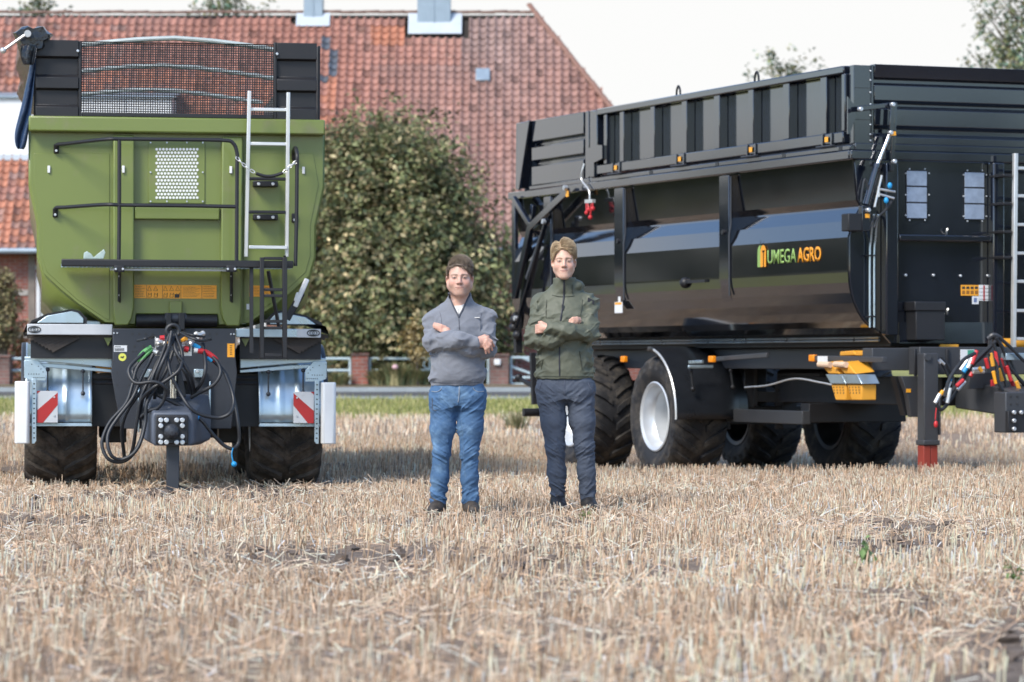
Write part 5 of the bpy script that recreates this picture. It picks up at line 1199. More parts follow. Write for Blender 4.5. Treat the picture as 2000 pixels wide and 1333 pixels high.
# wheel chocks hung on a bar, marker lamps
kb = sarm('lamp_bar', (1592, 700), (1728, 703), .055, .10, frame_grey, .05)
def lamp(px, py, u, w=.055): p = bu(px, py, u); b = MB(); b.box(p.x-.02, p.x+.03, p.y-w, p.y+w, p.z-.035, p.z+.035); b.build('marker_lamp', mat('amber_lens', (.9, .28, .01), .25), bt, bevel=.01)
lamp(1587, 700, .08); lamp(1218, 702, .1); lamp(1390, 702, .02)
p0, p1 = bu(1597, 708, .07), bu(1616, 696, .07); b = MB(); b.box(.068, .0735, p1.y, p0.y, p0.z, p1.z); b.build('lamp_label', white_film, bt, smooth=0)
for dx in (0, 31):
    ck = MB(); ck.prism([bu(1600+dx, 709, -.06), bu(1622+dx, 707, -.06), bu(1640+dx, 731, -.06), bu(1618+dx, 731, -.06)], (.22, 0, .02)); co = ck.build('wheel_chock', yellow_plastic, bt, bevel=.012)
    b = MB(); b.prism([bu(1612+dx, 731.5, -.05), bu(1643+dx, 731.5, -.05), bu(1652+dx, 750, -.05), bu(1622+dx, 750, -.05)], (.20, 0, .0)); b.build('chock_holder', galv, co, bevel=.006)
    b = MB(); b.prism([bu(1623+dx, 751, -.03), bu(1652+dx, 751, -.03), bu(1652+dx, 782, -.03), bu(1632+dx, 782, -.03)], (.16, 0, 0)); b.build('chock_toe', yellow_plastic, co, bevel=.008)
    for r in range(3):
        for c_ in range(4):
            p = bu(1628.5+dx+c_*6+r*.6, 757+r*5.5, -.0305); b = MB(); b.cyl(p, p+Vector((-.001, 0, 0)), .010, 6); b.build('hole', print_dark, co, smooth=0)
    b = MB(); b.cyl(bu(1600+dx, 712, -.08), bu(1622+dx, 713, -.08), .03, 10); b.build('chock_grip', mat('pale_foam', (.7, .5, .35), .7), co)
    b = MB(); b.prism([bu(1640+dx, 687, .2), bu(1666+dx, 685, .2), bu(1672+dx, 694, .2), bu(1640+dx, 696, .2)], (.15, 0, 0)); b.build('chock_heel', yellow_plastic, co, bevel=.01)
# running gear
WR, WW, WZ = .69, .64, .45
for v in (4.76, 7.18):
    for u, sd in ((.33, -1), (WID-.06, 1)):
        make_wheel(bt, (u, v, WZ), WR, WW, .355, worn_rubber, silver_rim if sd < 0 else chassis_grey, sd, lugs=22, rot=.13*v)  # far-side rims: shade put into the colour, dark grey in place of silver
    lbox('axle', matt_black, .5, WID-.5, v-.09, v+.09, .36, .56)
    for u in (.78, WID-.95): lbox('leaf_spring', matt_black, u, u+.12, v-.6, v+.6, .60, .72); lbox('spring_clamp', matt_black, u-.03, u+.15, v-.1, v+.1, .30, .84); lbox('hanger', matt_black, u, u+.12, v-.75, v-.60, .55, .98); lbox('hanger', matt_black, u, u+.12, v+.6, v+.75, .55, .98)
lbox('air_tank', matt_black, 1.0, 1.6, 2.6, 3.7, .72, .98, bevel=.05)
lbox('bogie_beam', matt_black, .70, WID-.70, 2.3, 2.5, .42, .62); lbox('drawbar_beam', matt_black, uc-.28, uc+.28, .0, 3.6, .62, .90)
lbox('push_rod', frame_grey, .62, .72, 2.3, 4.2, .40, .54)
b = MB(); b.tube(catmull([bu(1455, 757, .5), bu(1500, 753, .5), bu(1552, 740, .5), bu(1600, 747, .5), bu(1625, 752, .5)], 6), .010, 6); b.build('brake_cable', alu, bt)
# front fender of the near wheel
b = MB(); na = 16; vv0 = 4.76; xs = (-.06, -.05, .12, .45, .80)
for i in range(na+1):
    a = R(lerp(-3, 88, i/na)); rr = .80
    for j, u in enumerate(xs): b.v.append((u, vv0 - (rr + (-.05 if j == 0 else 0))*math.cos(a), WZ + .02 + (rr + (-.05 if j == 0 else 0))*.94*math.sin(a)))
K = len(xs); b.f = [(i*K+j, (i+1)*K+j, (i+1)*K+j+1, i*K+j+1) for i in range(na) for j in range(K-1)]
fo = b.build('fender', mat('satin_black', (.014, .016, .02), .3, var=.1), bt, smooth=40); s_ = fo.modifiers.new('s', 'SOLIDIFY'); s_.thickness = .006
b = MB(); b.tube([(-.062, vv0 - .79*math.cos(R(a)), WZ+.02+.79*.94*math.sin(R(a))) for a in range(-3, 80, 6)], .013, 6); b.build('fender_trim', alu, bt)
sarm('fender_tube', (1347, 708), (1372, 707), .035, .0, galv, .035); sarm('fender_bar', (1397, 702), (1500, 694), .05, .15, frame_grey, .04)
vf = vv0-.82
for u, z0, z1 in ((.10, .96, .76), (.58, .96, .78)): b = MB(); b.tube([(u, vf+.0, z0), (u+.02, vf-.01, z1)], .014, 8); b.ball((u, vf, z0), .024, 8, 6); b.ball((u+.02, vf-.01, z1), .028, 8, 6); b.build('fender_stay', matt_black, bt)
lbox('fender_arm', galv, .05, .35, vf-.05, vf-.02, .985, 1.02)
# rear under-run tube and lamp bracket
b = MB(); b.cyl(bu(1022, 806, .0), bu(1022, 806, .0) + Vector((2.3, -.15, 0)), .05, 16); b.build('underrun_bar', matt_black, bt)
b = MB(); b.bar(bu(1040, 690, -.05), bu(1044, 790, -.05), .06, .06, (1, 0, 0)); b.bar(bu(1012, 738, -.1), bu(1042, 756, -.05), .04, .04, (1, 0, 0)); b.ball(bu(1013, 738, -.1), .05, 8, 6); b.build('rear_lamp_bracket', matt_black, bt)
sbox('rear_board_plate', chassis_grey, 1037, 1050, bu(1040, 745, 0).z, bu(1040, 690, 0).z, .0, .05)
# ------------------------------------------------------------------ people: implicit surfaces meshed with surface nets
class Field:
    def __init__(s, lo, hi, h):
        s.lo = np.array(lo, np.float32); s.h = h; s.n = np.ceil((np.array(hi)-s.lo)/h).astype(int)+1
        s.D = np.full(s.n, .2, np.float32)
    def _sub(s, lo, hi, pad):
        a = np.clip(np.floor((np.array(lo)-pad-s.lo)/s.h).astype(int), 0, s.n-1); b = np.clip(np.ceil((np.array(hi)+pad-s.lo)/s.h).astype(int)+1, 1, s.n)
        sl = tuple(slice(i, j) for i, j in zip(a, b))
        ax = [(s.lo[i] + s.h*np.arange(a[i], b[i], dtype=np.float32)) for i in range(3)]
        return sl, ax[0][:, None, None], ax[1][None, :, None], ax[2][None, None, :]
    def put(s, sl, d, k, sub=False):
        D = s.D[sl]
        if sub: d = -d; hh = np.maximum(k-np.abs(D-d), 0)/max(k, 1e-6); s.D[sl] = np.maximum(D, d) + hh*hh*k*.25
        else: hh = np.maximum(k-np.abs(D-d), 0)/max(k, 1e-6); s.D[sl] = np.minimum(D, d) - hh*hh*k*.25
    def cone(s, p0, p1, r0, r1, k=.02, sub=False):
        p0 = np.array(p0, np.float32); p1 = np.array(p1, np.float32); r = max(r0, r1)
        sl, x, y, z = s._sub(np.minimum(p0, p1)-r, np.maximum(p0, p1)+r, k+.03)
        d = p1-p0; L = float((d*d).sum()) + 1e-9
        t = np.clip(((x-p0[0])*d[0] + (y-p0[1])*d[1] + (z-p0[2])*d[2])/L, 0, 1)
        q = np.sqrt((x-p0[0]-t*d[0])**2 + (y-p0[1]-t*d[1])**2 + (z-p0[2]-t*d[2])**2) - (r0 + (r1-r0)*t)
        s.put(sl, q, k, sub)
    def chain(s, pts, k=.02):
        for (a, ra), (b, rb) in zip(pts[:-1], pts[1:]): s.cone(a, b, ra, rb, k)
    def ell(s, c, r, k=.02, sub=False, rot=None):
        c = np.array(c, np.float32); r = np.array(r, np.float32); m = r.max()
        sl, x, y, z = s._sub(c-m, c+m, k+.03); x = x-c[0]; y = y-c[1]; z = z-c[2]
        if rot is not None:
            M = np.array(rot); x, y, z = M[0][0]*x+M[0][1]*y+M[0][2]*z, M[1][0]*x+M[1][1]*y+M[1][2]*z, M[2][0]*x+M[2][1]*y+M[2][2]*z
        q = np.sqrt((x/r[0])**2 + (y/r[1])**2 + (z/r[2])**2); g = np.sqrt((x/r[0]**2)**2 + (y/r[1]**2)**2 + (z/r[2]**2)**2) + 1e-6
        s.put(sl, q*(q-1)/g, k, sub)
    def stack(s, rows, k=.03):
        """rows (z, cx, cy, rx, ry): body of elliptical slices"""
        rows = sorted(rows); Z = [r[0] for r in rows]; mx = max(max(r[3], r[4]) for r in rows)
        sl, x, y, z = s._sub((-mx*1.2-.1, -mx-.1, Z[0]), (mx*1.2+.1, mx+.1, Z[-1]), k+.03)
        f = lambda i: np.interp(z.ravel(), Z, [r[i] for r in rows]).astype(np.float32)[None, None, :]
        cx, cy, rx, ry = f(1), f(2), f(3), f(4)
        q = np.sqrt(((x-cx)/rx)**2 + ((y-cy)/ry)**2); d = (q-1)*np.minimum(rx, ry)
        d = np.maximum(d, np.maximum(Z[0]-z, z-Z[-1])); s.put(sl, d, k)
    def wrinkle(s, fn, lo=None, hi=None):
        sl, x, y, z = s._sub(lo if lo is not None else s.lo, hi if hi is not None else s.lo + s.h*s.n, 0)
        D = s.D[sl]; m = np.abs(D) < .03; i = np.nonzero(m)
        if len(i[0]) == 0: return
        X = x.ravel()[i[0]]; Y = y.ravel()[i[1]]; Z = z.ravel()[i[2]]; D[i] += fn(X, Y, Z).astype(np.float32); s.D[sl] = D
    def front(s, x, z):
        """y of the frontmost surface at (x, z)"""
        i = int(round((x-s.lo[0])/s.h)); k = int(round((z-s.lo[2])/s.h)); c = s.D[np.clip(i, 0, s.n[0]-1), :, np.clip(k, 0, s.n[2]-1)]
        j = np.argmax(c < 0); return None if not (c < 0).any() else float(s.lo[1] + s.h*(j-.5))
    def mesh(s, name, colour=None):
        D = s.D; S = D < 0; h = s.h
        n = np.array(D.shape)-1
        cnt = np.zeros(n, np.uint8)
        for a in (0, 1):
            for b in (0, 1):
                for c in (0, 1): cnt += S[a:a+n[0], b:b+n[1], c:c+n[2]]
        act = (cnt > 0) & (cnt < 8); I = np.argwhere(act); idx = np.full(n, -1, np.int32); idx[act] = np.arange(len(I))
        acc = np.zeros((len(I), 3), np.float32); w = np.zeros(len(I), np.float32)
        for ax in range(3):
            o = [i for i in range(3) if i != ax]
            for a in (0, 1):
                for b in (0, 1):
                    q = I.copy(); q[:, o[0]] += a; q[:, o[1]] += b; q2 = q.copy(); q2[:, ax] += 1
                    d0 = D[q[:, 0], q[:, 1], q[:, 2]]; d1 = D[q2[:, 0], q2[:, 1], q2[:, 2]]; m = (d0 < 0) != (d1 < 0)
                    t = d0[m]/(d0[m]-d1[m]); p = q[m].astype(np.float32); p[:, ax] += t; acc[m] += p; w[m] += 1
        V = s.lo + h*acc/w[:, None]; Fs = []
        for ax in range(3):
            o = [(ax+1) % 3, (ax+2) % 3]
            sl0 = [slice(0, D.shape[i]) for i in range(3)]; sl1 = list(sl0); sl0[ax] = slice(0, -1); sl1[ax] = slice(1, None)
            A, B = S[tuple(sl0)], S[tuple(sl1)]; E = np.argwhere(A != B)
            ok = (E[:, o[0]] > 0) & (E[:, o[1]] > 0) & (E[:, o[0]] < n[o[0]]) & (E[:, o[1]] < n[o[1]]); E = E[ok]
            ins = A[E[:, 0], E[:, 1], E[:, 2]]
            def cell(da, db):
                q = E.copy(); q[:, o[0]] -= da; q[:, o[1]] -= db; return idx[q[:, 0], q[:, 1], q[:, 2]]
            quad = np.stack([cell(1, 1), cell(0, 1), cell(0, 0), cell(1, 0)], 1)
            quad[~ins] = quad[~ins][:, ::-1]; Fs.append(quad)
        Fc = np.concatenate(Fs); Fc = Fc[(Fc >= 0).all(1)]
        return np_mesh(name, V, Fc, {'sk': colour(V)} if colour else None)

_lat = np.random.default_rng(99).random((64, 64, 64)).astype(np.float32)
def n3(X, Y, Z):
    xi = np.floor(X).astype(int); yi = np.floor(Y).astype(int); zi = np.floor(Z).astype(int); f = [X-xi, Y-yi, Z-zi]; f = [a*a*(3-2*a) for a in f]; r = 0
    for a in (0, 1):
        for b in (0, 1):
            for c in (0, 1):
                r = r + _lat[(xi+a) % 64, (yi+b) % 64, (zi+c) % 64]*(f[0] if a else 1-f[0])*(f[1] if b else 1-f[1])*(f[2] if c else 1-f[2])
    return r
def thin(v): return np.maximum(0, 1-np.abs(2*v-1)*5.5)
def ridge(v): return .42-np.abs(2*v-1)*1.6
bump3 = lambda X, Z, x, z, rx, rz: np.exp(-((X-x)/rx)**2 - ((Z-z)/rz)**2)

skin = mat('skin', (.5, .3, .22), .45, var=.05, vscale=30, attr='sk', sss=.12, spec=.4, bump=.0008, bscale=180)
V3 = lambda *a: np.array(a, float)

class Scaled:
    def __init__(s, f, k): s.f = f; s.k = k
    def ell(s, c, r, k=.02, sub=False): s.f.ell(c, np.array(r)*s.k, k*s.k, sub)
    def cone(s, a, b, r0, r1, k=.02, sub=False): s.f.cone(a, b, r0*s.k, r1*s.k, k*s.k, sub)
HS = 1.0
def head_field(f, O, wide=1.0, jaw=1.0, tilt=0.0):
    f = Scaled(f, HS)
    c = lambda x, y, z: (O[0] + HS*x*wide, O[1] + HS*y, O[2] + HS*z)
    f.ell(c(0, .015, .045), (.074*wide, .096, .082), .02)
    f.ell(c(0, -.018, -.03), (.063*wide, .074, .088), .03)
    for s in (-1, 1):
        f.cone(c(s*.050*jaw, .015, -.05), c(s*.018, -.066, -.100), .026*jaw, .020, .03)
        f.ell(c(s*.040, -.050, -.030), (.028, .030, .030), .025)
        f.cone(c(s*.012, -.086, .024), c(s*.046, -.070, .022), .011, .009, .02)
        f.ell(c(s*.080, .018, -.006), (.010, .022, .032), .008)
        f.ell(c(s*.080, .008, -.008), (.006, .010, .017), .006, sub=True)
    f.ell(c(0, -.074, -.100), (.026, .020, .020), .02)
    for s in (-1, 1): f.ell(c(s*.031, -.100, .004), (.019, .016, .013), .012, sub=True)
    for s in (-1, 1): f.ell(c(s*.031, -.074, .003), (.0165, .0165, .0125), .006)
    f.cone(c(0, -.084, .016), c(0, -.107, -.028), .0085, .0125, .012)
    for s in (-1, 1): f.ell(c(s*.0125, -.096, -.033), (.009, .010, .008), .008)
    f.ell(c(0, -.080, -.066), (.030, .014, .022), .02)
    f.cone(c(-.018, -.0895, -.0605), c(.018, -.0895, -.0605), .0055, .0055, .006); f.cone(c(-.014, -.089, -.0715), c(.014, -.089, -.0715), .0065, .0065, .006)
    f.cone(c(-.026, -.090, -.0655), c(.026, -.090, -.0655), .002, .002, .003, sub=True)
def face_colour(O, wide, hair, base, stub):
    def fn(V):
        x = (V[:, 0]-O[0])/wide/HS; y = (V[:, 1]-O[1])/HS; z = (V[:, 2]-O[2])/HS; n = len(V)
        C = np.tile(np.array(base, float), (n, 1)); mixc = lambda m, col: C*(1-m[:, None]) + np.array(col)*m[:, None]
        fr = (y < -.03)
        for s in (-1, 1):
            C = mixc(.45*np.exp(-((x-s*.042)/.022)**2 - ((z+.028)/.022)**2)*fr, (.60, .24, .19))
        C = mixc(.35*np.exp(-(x/.014)**2 - ((z+.028)/.016)**2)*fr, (.60, .27, .21))
        C = mixc(.8*(np.abs(x) < .023)*np.exp(-((z+.066-5*x*x)/.0075)**2)*(y < -.065)*(1-(np.abs(x)/.024)**4).clip(0, 1), (.46, .19, .16))
        C = mixc(.7*np.exp(-((z+.0662-6*x*x)/.0024)**2)*(np.abs(x) < .027)*(y < -.06), (.10, .035, .03))
        if stub: C = mixc(stub*np.exp(-((z+.085)/.035)**2)*(z < -.045)*(y < .03)*(np.abs(x) < .08), (.24, .13, .09))
        for s in (-1, 1):
            bx = x-s*.032; C = mixc(.85*np.exp(-((z-.0245+.03*bx*s+6*bx*bx)/.0042)**2)*(np.abs(bx) < .021)*(y < -.05), hair)
            e = (np.abs(bx) < .0155)*np.exp(-((z-.0035)/.0048)**2)*(y < -.05); C = mixc(.75*e, (.07, .042, .034))
            C = mixc(np.exp(-((bx)/.006)**2 - ((z-.0035)/.0055)**2)*(y < -.06), (.012, .014, .016)); C = mixc(.5*np.exp(-((np.abs(bx)-.0095)/.003)**2 - ((z-.0025)/.003)**2)*(y < -.06), (.55, .52, .50))
        C = mixc(.5*((np.abs(x) < .016) & (np.abs(x) > .005) & (z < -.036) & (z > -.046) & (y < -.08)), (.2, .07, .05))
        C = mixc(.35*(np.abs(V[:, 2]-O[2]) > .22)*1.0, (.62, .30, .23))
        return np.concatenate([np.clip(C, 0, 1), np.ones((n, 1))], 1)
    return fn

def hair_strands(name, O, wide, flow, m, parent, seed, count, length, hl, r=.0017, lift=.012, rad=(.079, .101, .088)):
    O = np.array(O); rad = tuple(HS*a for a in rad); length = length*HS; lift = lift*HS
    cc = np.array((0, .015, .045))*HS; hl0 = hl; hl = lambda y, x: HS*hl0(y/HS, x/HS)
    g = np.random.default_rng(seed); b = MB()
    for _ in range(count*3):
        if len(b.v) > count*13: break
        a = g.uniform(0, 2*np.pi); e = math.asin(g.uniform(-.15, 1)); d = np.array((math.cos(e)*math.cos(a), math.cos(e)*math.sin(a), math.sin(e)))
        p = cc + np.array((d[0]*rad[0]*wide, d[1]*rad[1], d[2]*rad[2]))
        if p[2] < hl(p[1], p[0]): continue
        top = np.clip((p[2]-.08)/.06, 0, 1); L = length*(.35 + .65*top)*g.uniform(.7, 1.2); pts = []; q = p.copy(); nrm = d/np.linalg.norm(d)
        fl = np.array(flow(p)) + g.normal(size=3)*.22; fl -= nrm*fl.dot(nrm)*.9; fl /= np.linalg.norm(fl)+1e-6
        for k in range(5):
            t = k/4; lf = lift*(.4+.6*top)
            pts.append(O + q + nrm*(lf*math.sin(math.pi*min(1, t*1.15)*.8) + .001)); q = q + fl*L/4; v = (q - cc)/np.array((rad[0]*wide, rad[1], rad[2])); l = np.linalg.norm(v)
            q = cc + v/l*np.clip(l, 1.0, 1.07)*np.array((rad[0]*wide, rad[1], rad[2]))
            if q[2] < hl(q[1], q[0])-.012: pts.append(O + q + nrm*.004); break
        pts = [Vector(w) for w in pts]
        b.tube(pts, [r*(1-.75*i/(len(pts)-1)) for i in range(len(pts))], 3, cap=False)
    return b.build(name, m, parent, smooth=180)

def cloth_bump(m, sc, dist):
    t = m.node_tree; n = t.nodes.new; L = t.links.new; b = t.nodes['Principled BSDF']; c = n('ShaderNodeTexCoord'); w = n('ShaderNodeTexWave'); w.inputs['Scale'].default_value = sc; w.inputs['Distortion'].default_value = 1.5
    L(c.outputs['Object'], w.inputs['Vector']); bp = n('ShaderNodeBump'); bp.inputs['Distance'].default_value = dist; L(w.outputs['Fac'], bp.inputs['Height'])
    if b.inputs['Normal'].is_linked: L(b.inputs['Normal'].links[0].from_socket, bp.inputs['Normal'])
    L(bp.outputs[0], b.inputs['Normal']); return m

def surf_line(f, pts, dy=-.002):
    out = []
    for (x0, z0), (x1, z1) in zip(pts[:-1], pts[1:]):
        k = max(2, int(math.hypot(x1-x0, z1-z0)/.012))
        for i in range(k):
            x, z = lerp(x0, x1, i/k), lerp(z0, z1, i/k); y = f.front(x, z)
            if y is not None: out.append((x, y+dy, z))
    # soften steps
    o = [Vector(p) for p in out]
    for _ in range(2): o = [o[0]] + [(o[i-1]+o[i]*2+o[i+1])/4 for i in range(1, len(o)-1)] + [o[-1]]
    return o
def seam(f, name, pts, r, m, parent, dy=-.002, n=6):
    p = surf_line(f, pts, dy)
    if len(p) > 2: b = MB(); b.tube(p, r, n); return b.build(name, m, parent, smooth=60)

denim = mat('blue_denim', (.052, .115, .22), .85, var=.22, vscale=7, bump=.0012, bscale=260, dirt=(.16, .27, .40), dscale=6, damt=.3)
navy = mat('navy_twill', (.062, .076, .106), .8, var=.16, vscale=8, bump=.001, bscale=240, dirt=(.085, .105, .145), dscale=6, damt=.2)
wool = mat('grey_fleece', (.172, .182, .208), .95, var=.08, vscale=40, bump=.0016, bscale=210, sheen=.3)
olive = mat('olive_shell', (.105, .112, .078), .62, var=.08, vscale=10, bump=.0008, bscale=220)
boot_m = mat('brown_leather', (.03, .024, .02), .6, var=.25, vscale=12, bump=.002, bscale=60, dirt=(.09, .07, .05), dscale=9)
black_boot = mat('black_leather', (.012, .012, .014), .55, var=.25, vscale=12, bump=.002, bscale=60, dirt=(.06, .05, .04), dscale=9, damt=.35)
cotton = mat('white_cotton', (.72, .70, .66), .85, var=.05)
def crease(m, sc, dist, stretch=(1, 1, 1)):
    t = m.node_tree; n = t.nodes.new; L = t.links.new; b = t.nodes['Principled BSDF']; c = n('ShaderNodeTexCoord'); mp = n('ShaderNodeMapping'); mp.inputs['Scale'].default_value = stretch; mp.inputs['Rotation'].default_value = (.3, .5, .2)
    z = n('ShaderNodeTexNoise'); z.noise_type = 'RIDGED_MULTIFRACTAL'; z.inputs['Scale'].default_value = sc; z.inputs['Detail'].default_value = 3; z.inputs['Distortion'].default_value = .8
    L(c.outputs['Object'], mp.inputs[0]); L(mp.outputs[0], z.inputs['Vector']); bp = n('ShaderNodeBump'); bp.inputs['Distance'].default_value = dist; bp.inputs['Strength'].default_value = .8; L(z.outputs['Fac'], bp.inputs['Height'])
    if b.inputs['Normal'].is_linked: L(b.inputs['Normal'].links[0].from_socket, bp.inputs['Normal'])
    L(bp.outputs[0], b.inputs['Normal'])
crease(denim, 9, .008, (1, 1, 1.8)); crease(navy, 9, .008, (1, 1, 1.8)); crease(wool, 7, .006, (1, 1, 1.3)); crease(olive, 9, .009, (1.2, 1, 1.2))
zip_m = mat('zip_tape', (.022, .023, .03), .6); dark_seam = mat('dark_seam', (.075, .082, .10), .9); olive_seam = mat('olive_seam', (.045, .05, .036), .8)
stitch = mat('pale_stitch', (.24, .27, .31), .8); denim_thread = mat('denim_thread', (.09, .15, .23), .8); navy_stitch = mat('navy_stitch', (.085, .10, .14), .8)

def legs(f, hipL, kneeL, ankL, hipR, kneeR, ankR, rt, rk, ra, waist, fold, crotch):
    for h_, k_, a_ in ((hipL, kneeL, ankL), (hipR, kneeR, ankR)):
        f.chain([(h_, rt), (np.array(h_)*.45+np.array(k_)*.55, rt*.86), (k_, rk), (np.array(k_)*.5+np.array(a_)*.5, rk*.98), (a_, ra)], .03)
    f.stack(waist, .05)
    def wr(X, Y, Z):
        kn = np.exp(-((Z-kneeL[2])/.10)**2); an = np.exp(-((Z-ankL[2]-.03)/.09)**2); cr = np.exp(-((Z-crotch)/.09)**2)
        side = np.where(X < (hipL[0]+hipR[0])/2, 1, -1)
        v = ridge(n3(X*11+5, Y*11, Z*40 + X*side*22 + 1.5*n3(X*9, Y*9, Z*9))) * (.22 + kn*.8 + an*1.1 + cr*.4)
        v3 = ridge(n3(X*19+2, Y*19, Z*66 - X*side*30)) * (.10 + kn*.4 + an*.5 + cr*.35)
        v2 = n3(X*24, Y*24, Z*9)
        t1 = thin(n3(X*8+9, Y*8, Z*26 + X*side*20)) * (.25 + kn + an + .8*cr)
        return -.006*t1 - fold*v - fold*.5*v3 - .006*(v2-.5)
    f.wrinkle(wr)
    f.stack([(ankL[2]-.04, 0, 0, .001, .001), (ankL[2]-.039, 0, 0, .001, .001)], .001)

def person(label, px, d, group):
    X0 = (px-CX)*d/F; o = bpy.data.objects.new('person', None); return X0
def finish_body(f, name, label, loc, colour):
    me = f.mesh('person', colour); me.materials.append(skin); me.polygons.foreach_set('use_smooth', [True]*len(me.polygons))
    o = bpy.data.objects.new('person', me); COL.objects.link(o); o.location = loc; tag(o, label, 'person', 'two men standing with folded arms'); return o
def garment(f, name, m, parent, sm=1):
    me = f.mesh(name); o = link(name, me, m, parent, smooth=180)
    s_ = o.modifiers.new('smooth', 'SMOOTH'); s_.factor = .5; s_.iterations = sm; return o

# ============================ man in the grey sweater
S1 = 23.0/F
gx = lambda px: (px-893)*S1
gz1 = lambda py: (1008-py)*S1
loc1 = (gx(893) + (893-CX)*S1, 23.0, float(ground_z((893-CX)*S1, 23.0)) + .005)
O1 = V3(gx(898), -.045, 1.611)
HAIR1 = (.125, .093, .07)
arm_r = [V3(-.160, .03, 1.325), V3(-.165, -.075, 1.175), V3(.02, -.205, 1.188), V3(.130, -.190, 1.178)]
arm_l = [V3(.190, .03, 1.325), V3(.208, -.075, 1.135), V3(.08, -.150, 1.135), V3(-.065, -.140, 1.220)]
f = Field((-.36, -.36, -.02), (.38, .22, 1.80), .0042)
head_field(f, O1, 1.07, 1.12)
f.cone(O1+V3(0, .035, -.06), O1+V3(0, .058, -.22), .060, .064, .04)
f.stack([(.84, 0, 0, .15, .10), (1.0, 0, 0, .15, .105), (1.25, 0, .01, .165, .10), (1.36, .01, .02, .16, .08), (1.44, .01, .02, .08, .06)], .04)
for a in (arm_r, arm_l): f.chain([(a[0], .048), (a[1], .04), (a[2], .036), (a[3], .029)], .02)
for hx, kx, ax in ((-.085, -.105, -.13), (.095, .085, .085)): f.chain([((hx, 0, .85), .08), ((kx, -.02, .43), .05), ((ax, .01, .08), .034), ((ax, -.07, .035), .022)], .03)
# right hand laid over the left elbow
w = V3(.146, -.186, 1.178); f.cone(arm_r[3], w, .029, .030, .015); f.ell((.172, -.182, 1.178), (.040, .021, .039), .015)
for kn, pip, tip, r in ((V3(.202, -.188, 1.206), V3(.232, -.184, 1.184), V3(.250, -.152, 1.152), .0105), (V3(.202, -.192, 1.189), V3(.226, -.192, 1.160), V3(.238, -.164, 1.126), .0108), (V3(.194, -.193, 1.172), V3(.212, -.194, 1.142), V3(.218, -.172, 1.108), .0102), (V3(.182, -.190, 1.157), V3(.195, -.192, 1.130), V3(.198, -.176, 1.102), .009)):
    f.chain([(V3(.168, -.184, kn[2]-.004), .0125), (kn, .0125), (pip, r), (tip, r*.85)], .005)
f.chain([(V3(.156, -.178, 1.205), .013), (V3(.188, -.172, 1.218), .0112), (V3(.212, -.158, 1.214), .0098)], .008)
# left hand: fingers on the right upper arm
f.cone(arm_l[3], V3(-.070, -.132, 1.245), .029, .028, .015); f.ell((-.074, -.126, 1.256), (.030, .018, .026), .015)
for k, (zz, dx) in enumerate(((1.292, .0), (1.280, -.006), (1.268, -.004), (1.256, .008))):
    f.chain([(V3(-.078, -.130, zz-.012), .010), (V3(-.106, -.134, zz-.002), .0105), (V3(-.132+dx, -.120, zz+.006), .0095), (V3(-.152+dx, -.098, zz+.012), .0082)], .004)
man1 = finish_body(f, 'person', 'man in grey quarter-zip sweater and blue jeans with folded arms, left of two', loc1, face_colour(O1, 1.07, HAIR1, (.60, .37, .285), .40))
# sweater
f = Field((-.36, -.34, .84), (.38, .22, 1.54), .005)
cxt = .008
f.stack([(.882, cxt-.008, 0, .178, .125), (.90, cxt-.008, 0, .184, .132), (.93, cxt-.006, -.003, .196, .142), (.98, cxt, -.006, .192, .146), (1.08, cxt, -.008, .184, .142), (1.18, cxt+.004, -.004, .188, .136), (1.28, cxt+.008, 0, .198, .128), (1.35, cxt+.010, .012, .192, .112), (1.395, cxt+.010, .02, .160, .095), (1.425, cxt+.010, .022, .115, .085), (1.45, cxt+.01, .02, .084, .080), (1.485, cxt+.008, .016, .078, .078), (1.516, cxt+.008, .014, .077, .078)], .03)
f.chain([(arm_r[0], .067), (arm_r[1], .059), (arm_r[2], .054), (arm_r[3]-V3(.006, 0, 0), .042)], .026)
f.chain([(arm_l[0], .067), (arm_l[1], .059), (arm_l[2], .052), (arm_l[3], .042)], .026)
for a in (arm_r, arm_l): f.cone((cxt+(.05 if a[0][0] > 0 else -.05), .022, 1.405), a[0]+V3(0, 0, .012), .060, .062, .05)
# neck hole and quarter-zip opening
f.cone((cxt, .004, 1.43), (cxt-.001, .0, 1.56), .062, .068, .006, sub=True)
def vneck(X, Y, Z):
    inside = (np.abs(X-(cxt+.004)) < (Z-1.348)*.50) & (Z > 1.348) & (Y < 0); return np.where(inside, .022, 0)
f.wrinkle(vneck)
def wr1(X, Y, Z):
    arm = np.clip((np.abs(X-.01)-.12)/.08, 0, 1)
    fo = ridge(n3(X*10 + Z*6, Y*8, Z*16 - X*9)); el = np.exp(-((Z-1.16)/.09)**2)*(Y < -.05)
    f2 = ridge(n3(X*17 - Z*14 + 3, Y*15, Z*26 + X*10)); t1 = thin(n3(X*7 + Z*8 + 4, Y*7, Z*13 - X*8)); return -.007*t1*(.25 + arm + .5*el) - .011*fo*(.2 + .8*arm + .8*el) - .007*f2*(.15 + .8*arm + .5*el) - .005*(n3(X*18, Y*18, Z*18)-.5) - .006*ridge(n3(X*5, Y*5, Z*30))*np.exp(-((Z-.925)/.03)**2)
f.wrinkle(wr1)
sw = garment(f, 'sweater', wool, man1, 1)
fs = f
